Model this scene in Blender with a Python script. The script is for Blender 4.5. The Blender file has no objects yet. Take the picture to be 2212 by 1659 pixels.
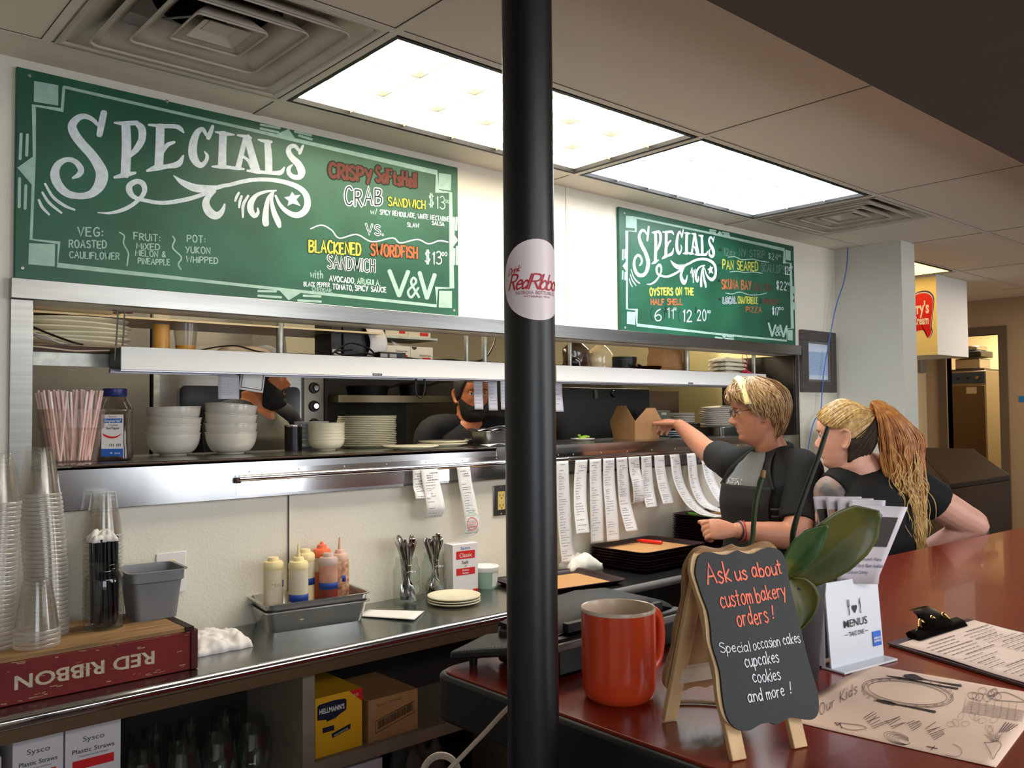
import bpy, math, random
from mathutils import Vector, Matrix, noise
random.seed(7)
S = bpy.context.scene
COL = S.collection
PI = math.pi
# ------------------------------------------------------------------ camera
CAM = Vector((0, 0, 1.5))
F = 1872.7
_yaw, _pit, _rol = 0.72476, 0.034375, -0.008523
_fw = Vector((math.sin(_yaw)*math.cos(_pit), math.cos(_yaw)*math.cos(_pit), math.sin(_pit)))
_r = Vector((math.cos(_yaw), -math.sin(_yaw), 0)); _u = _r.cross(_fw)
_c, _s = math.cos(_rol), math.sin(_rol)
RV, UV, FW = _c*_r + _s*_u, -_s*_r + _c*_u, _fw
cd = bpy.data.cameras.new('camera'); cam = bpy.data.objects.new('camera', cd); COL.objects.link(cam)
cd.sensor_fit = 'HORIZONTAL'; cd.sensor_width = 36; cd.lens = F/2212*36; cd.clip_start = .02
cam.matrix_world = Matrix(((RV.x, UV.x, -FW.x, CAM.x), (RV.y, UV.y, -FW.y, CAM.y), (RV.z, UV.z, -FW.z, CAM.z), (0, 0, 0, 1)))
S.camera = cam
# ------------------------------------------------------------------ light and exposure
S.view_settings.view_transform = 'Standard'; S.view_settings.look = 'None'
S.view_settings.gamma = 1; S.view_settings.use_curve_mapping = False
S.view_settings.exposure = 0.12
wd = bpy.data.worlds.new('daylight'); S.world = wd; wd.use_nodes = True
wd.node_tree.nodes['Background'].inputs[0].default_value = (.78, .89, 1, 1)
wd.node_tree.nodes['Background'].inputs[1].default_value = 1.0
def area(name, loc, direction, sx, sy, power, color):
    l = bpy.data.lights.new(name, 'AREA'); l.shape = 'RECTANGLE'; l.size = sx; l.size_y = sy
    l.energy = power; l.color = color
    o = bpy.data.objects.new(name, l); COL.objects.link(o); o.location = loc
    o.rotation_euler = Vector(direction).to_track_quat('-Z', 'Y').to_euler()
    return o
# daylight through the shop windows in the wall behind the camera
area('daylight_window', (-.35, -1.86, 1.55), (0, 1, -.05), 1.5, 1.3, 24, (.84, .92, 1))
area('daylight_window', (2.45, -1.86, 1.5), (-.1, 1, -.05), .6, 1.5, 17, (.90, .95, 1))
area('daylight_window', (3.25, -1.86, 1.5), (-.1, 1, -.05), .6, 1.5, 17, (.90, .95, 1))
area('daylight_window', (5.6, -1.86, 1.5), (-.1, 1, -.05), 1.2, 1.5, 40, (.95, .97, 1))
S.cycles.transparent_max_bounces = 48; S.cycles.max_bounces = 10
# kitchen lamps
area('kitchen_lamp', (1.6, 3.35, 2.40), (0, 0, -1), 1.6, .3, 30, (1, .88, .70))
area('kitchen_lamp', (4.4, 3.5, 2.40), (0, 0, -1), 1.2, .3, 26, (1, .88, .70))
area('hall_lamp', (6.9, 1.6, 2.40), (0, 0, -1), 1.0, .5, 22, (1, .84, .66))
area('dining_fill', (1.8, -.8, 2.24), (.05, .38, -1), 2.6, .8, 50, (1, .95, .88))  # unseen soft fill, added overhead to brighten the bar front
area('pantry_lamp', (8.7, 2.9, 2.40), (0, 0, -1), .6, .6, 34, (1, .84, .62))
TROFFER_A, TROFFER_B = 10.5, 12.0       # emission of the two ceiling fixtures
# ------------------------------------------------------------------ pixel helpers: where a ray through the photograph meets a plane
def ray(x, y): return RV*((x-1106)/F) - UV*((y-829.5)/F) + FW
def P(x, y, ax, val):
    d = ray(x, y); return CAM + d*((val-CAM[ax])/d[ax])
def Q(x, y, d): return CAM + ray(x, y)*d
# ------------------------------------------------------------------ materials
def lin(c): return tuple((v/12.92 if v <= .04045 else ((v+.055)/1.055)**2.4) for v in c)
MATS = {}
def mat(name, col, rough=.5, metal=0, var=0, scale=20, bump=0, bscale=80, spec=.5, trans=0, ior=1.45, emit=0, stretch=None, coat=0, col2=None, alpha=1, sub=0, thr=None):
    if name in MATS: return MATS[name]
    m = bpy.data.materials.new(name); m.use_nodes = True
    nt = m.node_tree; b = nt.nodes['Principled BSDF']; L = nt.links.new
    c = lin(col); b.inputs['Base Color'].default_value = (*c, 1)
    b.inputs['Roughness'].default_value = rough; b.inputs['Metallic'].default_value = metal
    b.inputs['Specular IOR Level'].default_value = spec; b.inputs['IOR'].default_value = ior
    b.inputs['Transmission Weight'].default_value = trans; b.inputs['Coat Weight'].default_value = coat
    b.inputs['Alpha'].default_value = alpha
    if sub: b.inputs['Subsurface Weight'].default_value = sub; b.inputs['Subsurface Radius'].default_value = (.01, .004, .002); b.inputs['Subsurface Scale'].default_value = 1
    if emit: b.inputs['Emission Color'].default_value = (*c, 1); b.inputs['Emission Strength'].default_value = emit
    if var or bump or col2:
        tc = nt.nodes.new('ShaderNodeTexCoord'); mp = nt.nodes.new('ShaderNodeMapping'); L(tc.outputs['Object'], mp.inputs[0])
        if stretch: mp.inputs['Scale'].default_value = stretch
    if var or col2:
        n = nt.nodes.new('ShaderNodeTexNoise'); n.inputs['Scale'].default_value = scale; n.inputs['Detail'].default_value = 5; L(mp.outputs[0], n.inputs[0])
        r = nt.nodes.new('ShaderNodeValToRGB'); L(n.outputs[0], r.inputs[0])
        a, z = thr or (.3, .7)
        r.color_ramp.elements[0].position = a; r.color_ramp.elements[1].position = z
        r.color_ramp.elements[0].color = (*[max(0, v*(1-var)) for v in c], 1)
        r.color_ramp.elements[1].color = (*lin(col2), 1) if col2 else (*[min(1, v*(1+var)) for v in c], 1)
        L(r.outputs[0], b.inputs['Base Color'])
    if bump:
        n2 = nt.nodes.new('ShaderNodeTexNoise'); n2.inputs['Scale'].default_value = bscale; n2.inputs['Detail'].default_value = 3; L(mp.outputs[0], n2.inputs[0])
        bp = nt.nodes.new('ShaderNodeBump'); bp.inputs['Strength'].default_value = bump; bp.inputs['Distance'].default_value = .004
        L(n2.outputs[0], bp.inputs['Height']); L(bp.outputs[0], b.inputs['Normal'])
    MATS[name] = m; return m
def thin_clear(name, tint, gloss=.12, rough=.08, milk=0):
    """clear plastic sheet: mostly transparent with a fresnel gloss"""
    if name in MATS: return MATS[name]
    m = bpy.data.materials.new(name); m.use_nodes = True; nt = m.node_tree; nt.nodes.clear(); L = nt.links.new
    o = nt.nodes.new('ShaderNodeOutputMaterial'); t = nt.nodes.new('ShaderNodeBsdfTransparent'); t.inputs[0].default_value = (*lin(tint), 1)
    g = nt.nodes.new('ShaderNodeBsdfGlossy'); g.inputs[1].default_value = rough
    f = nt.nodes.new('ShaderNodeLayerWeight'); f.inputs[0].default_value = .35
    a = nt.nodes.new('ShaderNodeMath'); a.operation = 'MULTIPLY_ADD'; a.inputs[1].default_value = .75; a.inputs[2].default_value = gloss; L(f.outputs['Facing'], a.inputs[0])
    a.use_clamp = True
    p = nt.nodes.new('ShaderNodeMath'); p.operation = 'POWER'; p.inputs[1].default_value = 2.2; L(f.outputs['Facing'], p.inputs[0]); L(p.outputs[0], a.inputs[0])
    x = nt.nodes.new('ShaderNodeMixShader'); L(a.outputs[0], x.inputs[0]); L(t.outputs[0], x.inputs[1]); L(g.outputs[0], x.inputs[2])
    if milk:
        df = nt.nodes.new('ShaderNodeBsdfDiffuse'); df.inputs[0].default_value = (.86, .83, .79, 1); tr = nt.nodes.new('ShaderNodeBsdfTranslucent'); tr.inputs[0].default_value = (.86, .83, .79, 1)
        x1 = nt.nodes.new('ShaderNodeMixShader'); L(df.outputs[0], x1.inputs[1]); L(tr.outputs[0], x1.inputs[2]); x2 = nt.nodes.new('ShaderNodeMixShader'); x2.inputs[0].default_value = milk; L(x.outputs[0], x2.inputs[1]); L(x1.outputs[0], x2.inputs[2]); x = x2
    L(x.outputs[0], o.inputs[0])
    MATS[name] = m; return m
STEEL = mat('brushed_steel', (.60, .60, .59), .28, 1, var=.12, scale=6, stretch=(.6, 1, 14))
STEELH = mat('brushed_steel_panel', (.60, .60, .60), .19, 1, var=.22, scale=3, stretch=(1.2, 1, .5))
PANST = mat('pan_steel', (.78, .78, .77), .24, .95, var=.06, scale=8)
STEELTOP = mat('counter_steel', (.60, .61, .60), .22, 1, var=.1, scale=5, bump=.02, bscale=30)
CHROME = mat('polished_steel', (.82, .82, .83), .1, 1)
GALV = mat('galvanised_steel', (.62, .63, .60), .4, .9, var=.2, scale=30)
WALLW = mat('white_textured_panel', (.87, .85, .79), .45, bump=.26, bscale=130, var=.02, scale=3)
PAINTW = mat('white_paint', (.82, .83, .83), .5, bump=.04, bscale=60)
WHITE = mat('white_enamel', (.88, .88, .87), .35)
CEIL = mat('ceiling_tile', (.87, .83, .765), .8, bump=.05, bscale=300)
CREAM = mat('cream_paint', (.78, .70, .55), .6)
TAN = mat('tan_paint', (.62, .52, .40), .6)
CHALKB = mat('green_chalkboard', (.085, .30, .21), .42, var=.2, scale=4, col2=(.14, .38, .28))
CHALK = mat('white_chalk_paint', (.80, .84, .86), .8, var=.14, scale=60)
BLACKP = mat('black_plastic', (.035, .035, .04), .38)
BLACKM = mat('black_metal', (.06, .06, .065), .4, .3)
DARKST = mat('dark_steel', (.30, .29, .27), .35, 1, var=.2, scale=4)
GREYST = mat('dull_grey_metal', (.36, .35, .32), .5, .5, var=.1, scale=6)
CERAM = mat('white_stoneware', (.83, .80, .75), .18, spec=.6)
CERAMC = mat('cream_stoneware', (.88, .85, .74), .2, spec=.6)
CERAMG = mat('grey_stoneware', (.62, .63, .66), .25, spec=.6)
PAPER = mat('white_paper', (.87, .86, .85), .7, var=.03, scale=9)
INK = mat('printed_ink', (.22, .22, .25), .7)
INKG = mat('faint_print', (.50, .50, .56), .8)
WOODL = mat('pale_wood', (.80, .66, .48), .55, var=.15, scale=8, stretch=(6, 6, .8))
KRAFT = mat('kraft_card', (.62, .46, .30), .75, var=.08, scale=30)
GLASS = thin_clear('clear_glass', (.93, .95, .94), .07, .02)
RED = mat('label_red', (.78, .10, .10), .5)
# ------------------------------------------------------------------ mesh builder
WM = {}
def link(o):
    COL.objects.link(o); return o
def thing(name, label, cat, loc=(0, 0, 0), rz=0, group=None, rot=None):
    o = link(bpy.data.objects.new(name, None)); o.empty_display_size = .05
    o.location = loc; o.rotation_euler = rot or (0, 0, rz)
    o['label'] = label; o['category'] = cat
    if group: o['group'] = group
    return o
def tag(o, label, cat, group=None):
    o['label'] = label; o['category'] = cat
    if group: o['group'] = group
    return o
def dup(root, loc, rot=None, label=None, rz=None):
    r = link(root.copy()); r.location = loc
    if rz is not None: r.rotation_euler = (0, 0, rz)
    if rot: r.rotation_euler = rot
    if label: r['label'] = label
    for ch in root.children:
        c = link(ch.copy()); c.parent = r
        for g in ch.children:
            d = link(g.copy()); d.parent = c
    return r
def smooth_path(pts, n=6):
    pts = [Vector(p) for p in pts]
    if len(pts) < 3: return pts
    out = []
    for i in range(len(pts)-1):
        p0 = pts[i-1] if i else pts[0]*2-pts[1]; p1 = pts[i]; p2 = pts[i+1]
        p3 = pts[i+2] if i+2 < len(pts) else pts[-1]*2-pts[-2]
        for k in range(n):
            t = k/n
            out.append(.5*((2*p1)+(p2-p0)*t+(2*p0-5*p1+4*p2-p3)*t*t+(3*p1-p0-3*p2+p3)*t**3))
    out.append(pts[-1]); return out
class MB:
    def __init__(s, M=None): s.v = []; s.f = []; s.mi = []; s.M = M
    def add(s, vs, fs, mi=0):
        n = len(s.v)
        s.v += [(s.M @ Vector(v)) if s.M else Vector(v) for v in vs]
        s.f += [tuple(i+n for i in f) for f in fs]; s.mi += [mi]*len(fs); return s
    def box(s, x0, x1, y0, y1, z0, z1, mi=0):
        return s.add([(x0,y0,z0),(x1,y0,z0),(x1,y1,z0),(x0,y1,z0),(x0,y0,z1),(x1,y0,z1),(x1,y1,z1),(x0,y1,z1)],
            [(0,3,2,1),(4,5,6,7),(0,1,5,4),(1,2,6,5),(2,3,7,6),(3,0,4,7)], mi)
    def hexa(s, a, b, mi=0):      # two quads, bottom and top
        return s.add(list(a)+list(b), [(0,3,2,1),(4,5,6,7),(0,1,5,4),(1,2,6,5),(2,3,7,6),(3,0,4,7)], mi)
    def loft(s, rings, cap0=True, cap1=True, closed=True, mi=0):
        n = len(rings[0]); vs = [p for r in rings for p in r]; fs = []
        for k in range(len(rings)-1):
            for i in range(n if closed else n-1):
                j = (i+1) % n; fs.append((k*n+i, k*n+j, (k+1)*n+j, (k+1)*n+i))
        if cap0: fs.append(tuple(range(n-1, -1, -1)))
        if cap1: fs.append(tuple((len(rings)-1)*n+i for i in range(n)))
        return s.add(vs, fs, mi)
    def lathe(s, prof, seg=24, c=(0, 0, 0), cap0=False, cap1=False, mi=0, sy=1, sup=None):
        rings = []
        for r, z in prof:
            ring = []
            for i in range(seg):
                a = 2*PI*i/seg; ca, sa = math.cos(a), math.sin(a)
                if sup:
                    ca = math.copysign(abs(ca)**sup, ca); sa = math.copysign(abs(sa)**sup, sa)
                ring.append((c[0]+r*ca, c[1]+r*sy*sa, c[2]+z))
            rings.append(ring)
        return s.loft(rings, cap0, cap1, mi=mi)
    def tube(s, pts, r, seg=8, n=0, mi=0, cap=True, flat=1, upv=None):
        pts = [Vector(p) for p in pts]
        rr = r if isinstance(r, (list, tuple)) else [r]*len(pts)
        if n:
            q = smooth_path([(*p, w) if False else p for p in pts], n)
            m = len(q); rr2 = []
            for i in range(m):
                t = i/(m-1)*(len(rr)-1); k = min(int(t), len(rr)-2); rr2.append(rr[k]+(rr[k+1]-rr[k])*(t-k))
            pts, rr = q, rr2
        rings = []; u = None
        for i, p in enumerate(pts):
            d = (pts[min(i+1, len(pts)-1)]-pts[max(i-1, 0)])
            if d.length < 1e-9: d = Vector((0, 0, 1))
            d.normalize()
            if u is None:
                u = Vector(upv) if upv else (Vector((0, 0, 1)) if abs(d.z) < .9 else Vector((1, 0, 0)))
            u = (u - d*u.dot(d)); u = u.normalized() if u.length > 1e-6 else d.orthogonal().normalized()
            w = d.cross(u)
            rings.append([p+(w*math.cos(2*PI*k/seg)+u*(flat*math.sin(2*PI*k/seg)))*rr[i] for k in range(seg)])
        return s.loft(rings, cap, cap, mi=mi)
    def prism(s, poly, z0, z1, mp=None, mi=0):
        """polygon (2D) extruded between z0 and z1; mp maps (x,y,z) to space"""
        mp = mp or (lambda x, y, z: (x, y, z)); n = len(poly)
        vs = [mp(x, y, z0) for x, y in poly]+[mp(x, y, z1) for x, y in poly]
        fs = [tuple(range(n-1, -1, -1)), tuple(range(n, 2*n))]+[(i, (i+1) % n, n+(i+1) % n, n+i) for i in range(n)]
        return s.add(vs, fs, mi)
    def grid(s, fn, nu, nv, mi=0):
        vs = [fn(i/nu, j/nv) for j in range(nv+1) for i in range(nu+1)]
        return s.add(vs, [(j*(nu+1)+i, j*(nu+1)+i+1, (j+1)*(nu+1)+i+1, (j+1)*(nu+1)+i) for j in range(nv) for i in range(nu)], mi)
    def sphere(s, c, r, seg=16, rings=10, mi=0):
        rx, ry, rz = (r, r, r) if not isinstance(r, (tuple, list)) else r
        R = [[(c[0]+rx*math.sin(PI*k/rings)*math.cos(2*PI*i/seg), c[1]+ry*math.sin(PI*k/rings)*math.sin(2*PI*i/seg), c[2]+rz*math.cos(PI*k/rings)) for i in range(seg)] for k in range(rings, -1, -1)]
        R[0] = [(c[0]+1e-5*math.cos(2*PI*i/seg), c[1]+1e-5*math.sin(2*PI*i/seg), c[2]-rz) for i in range(seg)]
        R[-1] = [(c[0]+1e-5*math.cos(2*PI*i/seg), c[1]+1e-5*math.sin(2*PI*i/seg), c[2]+rz) for i in range(seg)]
        return s.loft(R, mi=mi)
    def mesh(s, name, mats, ang=38):
        me = bpy.data.meshes.new(name); me.from_pydata([tuple(v) for v in s.v], [], s.f)
        for m in (mats if isinstance(mats, (list, tuple)) else [mats]): me.materials.append(m)
        if len(set(s.mi)) > 1: me.polygons.foreach_set('material_index', s.mi)
        me.polygons.foreach_set('use_smooth', [True]*len(me.polygons))
        me.update(); me.validate()
        try: me.set_sharp_from_angle(angle=math.radians(ang))
        except Exception: pass
        return me
    def build(s, name, mats, parent=None, world=False, bevel=0, solid=0, sub=0, ang=38, weld=False):
        if world and parent:
            inv = parent.matrix_basis.inverted()
            p = parent.parent
            while p: inv = inv @ p.matrix_basis.inverted(); p = p.parent
            s.v = [inv @ Vector(v) for v in s.v]
        o = link(bpy.data.objects.new(name, s.mesh(name, mats, ang)))
        if parent: o.parent = parent
        if weld: w = o.modifiers.new('w', 'WELD'); w.merge_threshold = 1e-4
        if solid: m = o.modifiers.new('s', 'SOLIDIFY'); m.thickness = solid; m.offset = 0
        if bevel: m = o.modifiers.new('b', 'BEVEL'); m.width = bevel; m.segments = 2; m.limit_method = 'ANGLE'; m.angle_limit = math.radians(40)
        if sub: m = o.modifiers.new('u', 'SUBSURF'); m.levels = sub; m.render_levels = sub
        return o
def struct(o): o['kind'] = 'structure'; return o
def sbox(name, m, x0, x1, y0, y1, z0, z1, bevel=0):
    return struct(MB().box(x0, x1, y0, y1, z0, z1).build(name, m, bevel=bevel))
# ------------------------------------------------------------------ flat lettering: ribbons on a surface
RC = [0]
def ribbon(mb, pts, w, mp, h=0, mi=0, n=0, round_end=True):
    """pts: 2D points (optionally with width), mp(x,y,h) -> space"""
    P3 = [Vector((p[0], p[1], p[2] if len(p) > 2 else w)) for p in pts]
    if n and len(P3) > 2: P3 = smooth_path(P3, n)
    if len(P3) < 2: return
    RC[0] += 1; h = h+(RC[0] % 40)*8e-6      # every stroke lies a hair above the one before
    L, R = [], []
    for i, p in enumerate(P3):
        a = P3[max(i-1, 0)]; b = P3[min(i+1, len(P3)-1)]
        d = Vector((b.x-a.x, b.y-a.y)); d = d.normalized() if d.length > 1e-9 else Vector((1, 0))
        nx, ny = -d.y, d.x; k = 1.0
        if 0 < i < len(P3)-1:
            d1 = Vector((p.x-a.x, p.y-a.y)); 
            if d1.length > 1e-9: k = min(1.6, 1/max(.4, abs(d1.normalized().dot(d))))
        hw = max(abs(p.z), 1e-6)*.5*k
        L.append((p.x+nx*hw, p.y+ny*hw)); R.append((p.x-nx*hw, p.y-ny*hw))
    if round_end:
        for lst, sgn in ((0, -1), (-1, 1)):
            p = P3[lst]; q = P3[1] if lst == 0 else P3[-2]; d = Vector((p.x-q.x, p.y-q.y)); d = d.normalized() if d.length > 1e-9 else Vector((1, 0))
            e = p.z*.32; nx, ny = (-d.y, d.x) if lst == -1 else (d.y, -d.x)
            l = (p.x+d.x*e+nx*p.z*.28, p.y+d.y*e+ny*p.z*.28); r = (p.x+d.x*e-nx*p.z*.28, p.y+d.y*e-ny*p.z*.28)
            if lst == 0: L.insert(0, l); R.insert(0, r)
            else: L.append(l); R.append(r)
    m = len(L); e = 2.2e-6; vs = [mp(x, y, h+i*e) for i, (x, y) in enumerate(L)]+[mp(x, y, h+i*e) for i, (x, y) in enumerate(R)]
    mb.add(vs, [(i, m+i, m+i+1, i+1) for i in range(m-1)], mi)
G = {  # stroke letters on a unit cap height; '~' smooth
'A':'.0,0 .33,1 .66,0|.12,.36 .54,.36','B':'0,0 0,1|~0,1 .45,.95 .5,.75 .3,.55 0,.53|~0,.53 .5,.48 .58,.24 .4,.04 0,0','C':'~.58,.85 .4,1 .15,.9 .02,.5 .15,.1 .4,0 .6,.14',
'D':'0,0 0,1|~0,1 .42,.92 .6,.5 .42,.08 0,0','E':'.5,1 0,1 0,0 .52,0|0,.52 .42,.52','F':'.52,1 0,1 0,0|0,.52 .4,.52','G':'~.58,.85 .4,1 .15,.9 .02,.5 .15,.08 .4,0 .58,.15 .58,.42|.34,.42 .62,.42',
'H':'0,0 0,1|.55,0 .55,1|0,.5 .55,.5','I':'0,0 0,1','i':'0,0 0,.66|0,.86 0,.93','J':'~.4,1 .4,.25 .25,0 0,.12','K':'0,0 0,1|.5,1 0,.45 .54,0','L':'0,1 0,0 .5,0','M':'0,0 .08,1 .36,.35 .64,1 .72,0','N':'0,0 0,1 .55,0 .55,1',
'O':'~.3,1 .06,.82 .02,.4 .2,.02 .45,.02 .62,.4 .56,.82 .3,1 .25,1','P':'0,0 0,1|~0,1 .42,.96 .54,.74 .38,.5 0,.46','Q':'~.3,1 .05,.8 .02,.4 .2,.02 .45,.02 .62,.4 .56,.82 .3,1|.38,.25 .65,-.05','R':'0,0 0,1|~0,1 .42,.96 .52,.74 .38,.54 0,.5|.22,.5 .56,0',
'S':'~.5,.88 .3,1 .08,.9 .06,.68 .3,.53 .5,.36 .48,.1 .25,0 .02,.12','T':'0,1 .6,1|.3,1 .3,0','U':'~0,1 .02,.3 .15,.02 .4,.02 .54,.3 .55,1','V':'0,1 .3,0 .6,1','W':'0,1 .2,0 .42,.75 .64,0 .84,1','X':'0,0 .55,1|0,1 .55,0','Y':'0,1 .28,.48|.58,1 .2,0','Z':'0,1 .52,1 0,0 .55,0',
'0':'~.25,1 .04,.75 .04,.25 .25,0 .46,.25 .46,.75 .25,1 .2,.98','1':'.05,.82 .2,1 .2,0','2':'~.02,.78 .2,1 .44,.85 .4,.55 .0,0|0,0 .5,0','3':'~.02,.88 .25,1 .45,.8 .35,.58 .15,.53|~.15,.53 .45,.45 .48,.15 .2,0 0,.12','4':'.38,0 .38,1 0,.32 .52,.32','5':'.45,1 .06,1 .04,.58|~.04,.58 .3,.66 .48,.4 .38,.06 .02,.05','6':'~.42,.95 .15,.75 .02,.35 .15,.02 .4,.04 .48,.3 .3,.5 .06,.38','7':'0,1 .5,1 .15,0','8':'~.25,.54 .05,.75 .25,1 .45,.75 .25,.54 .02,.28 .25,0 .48,.28 .25,.54','9':'~.46,.7 .25,.45 .05,.7 .25,1 .46,.75 .42,.3 .2,0',
'$':'~.46,.82 .25,.92 .06,.75 .25,.52 .46,.3 .25,.08 .02,.2|.18,1.05 .18,-.05|.33,1.05 .33,-.05','&':'~.62,0 .2,.6 .15,.85 .32,1 .45,.8 .1,.4 .05,.15 .25,0 .6,.42','(':'~.22,1.05 .04,.7 .04,.25 .22,-.1','/':'0,-.05 .3,1',')':'~0,1.05 .2,.7 .2,.25 0,-.1',',':'.1,.08 .02,-.18',
'.':'.04,0 .06,.06',':':'.05,.1 .06,.18|.05,.55 .06,.63','!':'.06,1 .04,.3|.03,.02 .04,.07','*':'.2,.2 .2,.8|0,.35 .4,.65|0,.65 .4,.35','-':'0,.45 .4,.45',"'":'.06,1 .02,.75',
'a':'~.42,.5 .25,.62 .05,.4 .08,.08 .25,.02 .42,.25|.44,.62 .42,.12 .5,0','b':'.02,1 .02,0|~.02,.3 .2,.58 .42,.4 .36,.06 .15,0 .02,.14','c':'~.42,.5 .22,.6 .03,.32 .18,.02 .42,.1','d':'~.4,.45 .22,.58 .04,.3 .18,.02 .4,.2|.44,1 .42,0','e':'~.05,.32 .38,.36 .36,.56 .18,.58 .04,.3 .18,.02 .42,.1','f':'~.4,.9 .25,1 .16,.8 .15,0|0,.56 .35,.56',
'g':'~.42,.5 .22,.6 .05,.35 .2,.05 .42,.3|~.44,.6 .42,-.2 .2,-.35 .02,-.22','h':'.02,1 .02,0|~.02,.35 .2,.58 .38,.45 .4,0','j':'~.2,.6 .2,-.2 0,-.3','k':'.03,1 .03,0|.38,.58 .05,.25 .4,0','l':'.04,1 .04,0','m':'.02,.58 .02,0|~.02,.35 .16,.58 .28,.4 .28,0|~.28,.35 .42,.58 .54,.4 .56,0','n':'.02,.58 .02,0|~.02,.35 .2,.58 .38,.42 .4,0','o':'~.22,.6 .04,.4 .08,.08 .28,.02 .44,.28 .36,.56 .22,.6',
'p':'.03,.6 .02,-.38|~.02,.3 .2,.6 .42,.4 .34,.06 .14,0 .02,.14','q':'~.4,.5 .22,.6 .04,.3 .2,.02 .4,.2|.42,.6 .42,-.38','r':'.03,.58 .03,0|~.03,.32 .14,.54 .34,.54','s':'~.36,.5 .2,.6 .05,.48 .2,.32 .36,.18 .2,.0 .0,.08','t':'.16,.9 .16,.0 .3,.02|0,.6 .34,.6','u':'~.02,.6 .05,.12 .2,.02 .38,.2|.42,.6 .42,0','v':'0,.6 .2,0 .4,.6','w':'0,.6 .14,0 .3,.45 .46,0 .6,.6','x':'0,0 .38,.58|0,.58 .38,0','y':'0,.6 .2,.1|.42,.6 .1,-.35','z':'0,.58 .38,.58 0,0 .4,0',' ':''}
GP = {}
for k, s_ in G.items():
    st = []
    for part in s_.split('|'):
        if not part: continue
        sm = part[0] == '~'; pts = [tuple(float(q) for q in t.split(',')) for t in part.lstrip('~').split()]
        st.append((sm, pts))
    GP[k] = (st, max([p[0] for _, ps in st for p in ps] or [.3]))
def layout(txt, gap=.2):
    x = 0; out = []
    for ch in txt:
        st, w = GP.get(ch, GP['x']); out.append((x, st)); x += w+gap
    return out, x-gap
def handwrite(mb, txt, mp, w, height, width, h=0, mi=0, jit=0, gap=.22):
    """letters in local (x right, y up); fitted to width x height"""
    lay, tot = layout(txt, gap); sx = width/tot
    rnd = random.Random(txt)
    for x0, st in lay:
        j = rnd.uniform(-jit, jit); js = 1+rnd.uniform(-jit, jit)
        for sm, pts in st:
            ribbon(mb, [((x0+px)*sx, (py*js+j)*height) for px, py in pts], w, mp, h, mi, 4 if sm else 0)
def plane_map(o, xd, yd, nd):
    o, xd, yd, nd = Vector(o), Vector(xd).normalized(), Vector(yd).normalized(), Vector(nd).normalized()
    return lambda x, y, h: o+xd*x+yd*y+nd*h
def printed(mb, txt, mp, height, width=None, h=0, mi=0, bold=0, shear=0, align='C'):
    cu = bpy.data.curves.new('t', 'FONT'); cu.body = txt; cu.size = 1; cu.offset = bold; cu.shear = shear; cu.resolution_u = 3
    ob = bpy.data.objects.new('t', cu); me = bpy.data.meshes.new_from_object(ob)
    vs = [v.co.copy() for v in me.vertices]
    if vs:
        x0 = min(v.x for v in vs); x1 = max(v.x for v in vs); sy = height/.73; sx = (width/(x1-x0)) if width else sy
        off = {'C': -(x0+x1)/2, 'L': -x0, 'R': -x1}[align]
        mb.add([mp((v.x+off)*sx, v.y*sy, h) for v in vs], [tuple(p.vertices) for p in me.polygons], mi)
    bpy.data.objects.remove(ob); bpy.data.curves.remove(cu); bpy.data.meshes.remove(me)
# ================================================================== the setting
D = 2.49; CZ = 2.427; XL, XR, YB = -1.6, 7.8, -1.9
sbox('floor', mat('floor_tile', (.30, .22, .18), .5, var=.15, scale=3), XL-.1, 9.6, YB-.1, 4.4, -.06, 0)
mb = MB()
y0, y1 = 1.735, 2.335
for a in ((XL, 9.6, YB, y0), (XL, 9.6, y1, 4.4)): mb.box(*a, CZ, CZ+.04)
for a, b in ((XL, .555), (1.15, 1.176), (2.388, 2.414), (3.605, 3.655), (4.235, 9.6)): mb.box(a, b, y0, y1, CZ, CZ+.04)
mb.box(XL, 9.6, YB, 4.4, 2.75, 2.79)
struct(mb.build('ceiling', CEIL))
# suspended grid: thin T bars just proud of the tiles, dark strips along them paint in the shadow line at each seam
mb = MB(); TB = .011
for y in (1.115, 1.725, 2.335):
    mb.box(XL, XR, y-TB, y+TB, CZ-.003, CZ+.001)
for x in (-.05, 1.165, 2.40, 3.63, 4.85, 6.07, 7.29):
    mb.box(x-TB, x+TB, YB, 2.335, CZ-.0028, CZ+.001); mb.box(x-TB, x+TB, 2.335, D, CZ-.0028, CZ+.001)
mb.box(.54-TB, .54+TB, 1.725, 2.335, CZ-.0028, CZ); mb.box(4.24-TB, 4.24+TB, 1.725, 2.335, CZ-.0028, CZ)
struct(mb.build('trim_1', mat('ceiling_bar', (.85, .81, .75), .6)))
mb = MB()
for y in (1.115, 1.725, 2.335):
    for sg in (-1, 1):
        if y != 1.725 or sg < 0: mb.box(XL, XR, y+sg*TB-.0016, y+sg*TB+.0016, CZ-.0012, CZ)
for x in (-.05, .54, 1.165, 2.40, 3.63, 4.24, 4.85, 6.07, 7.29):
    for sg in (-1, 1): mb.box(x+sg*TB-.0016, x+sg*TB+.0016, 1.725 if x in (.54, 4.24) else YB, 2.335 if x in (.54, 4.24) else D, CZ-.0012, CZ)
struct(mb.build('trim_2', mat('ceiling_seam_shadow', (.22, .18, .15), .9)))
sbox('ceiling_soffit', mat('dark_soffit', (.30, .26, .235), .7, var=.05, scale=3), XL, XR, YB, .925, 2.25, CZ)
def wall(name, m, boxes):
    mb = MB()
    for b in boxes: mb.box(*b)
    return struct(mb.build(name, m))
X0, X1 = .53, 4.255        # the serving opening
Z0, Z1 = 1.36, 1.803
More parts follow.
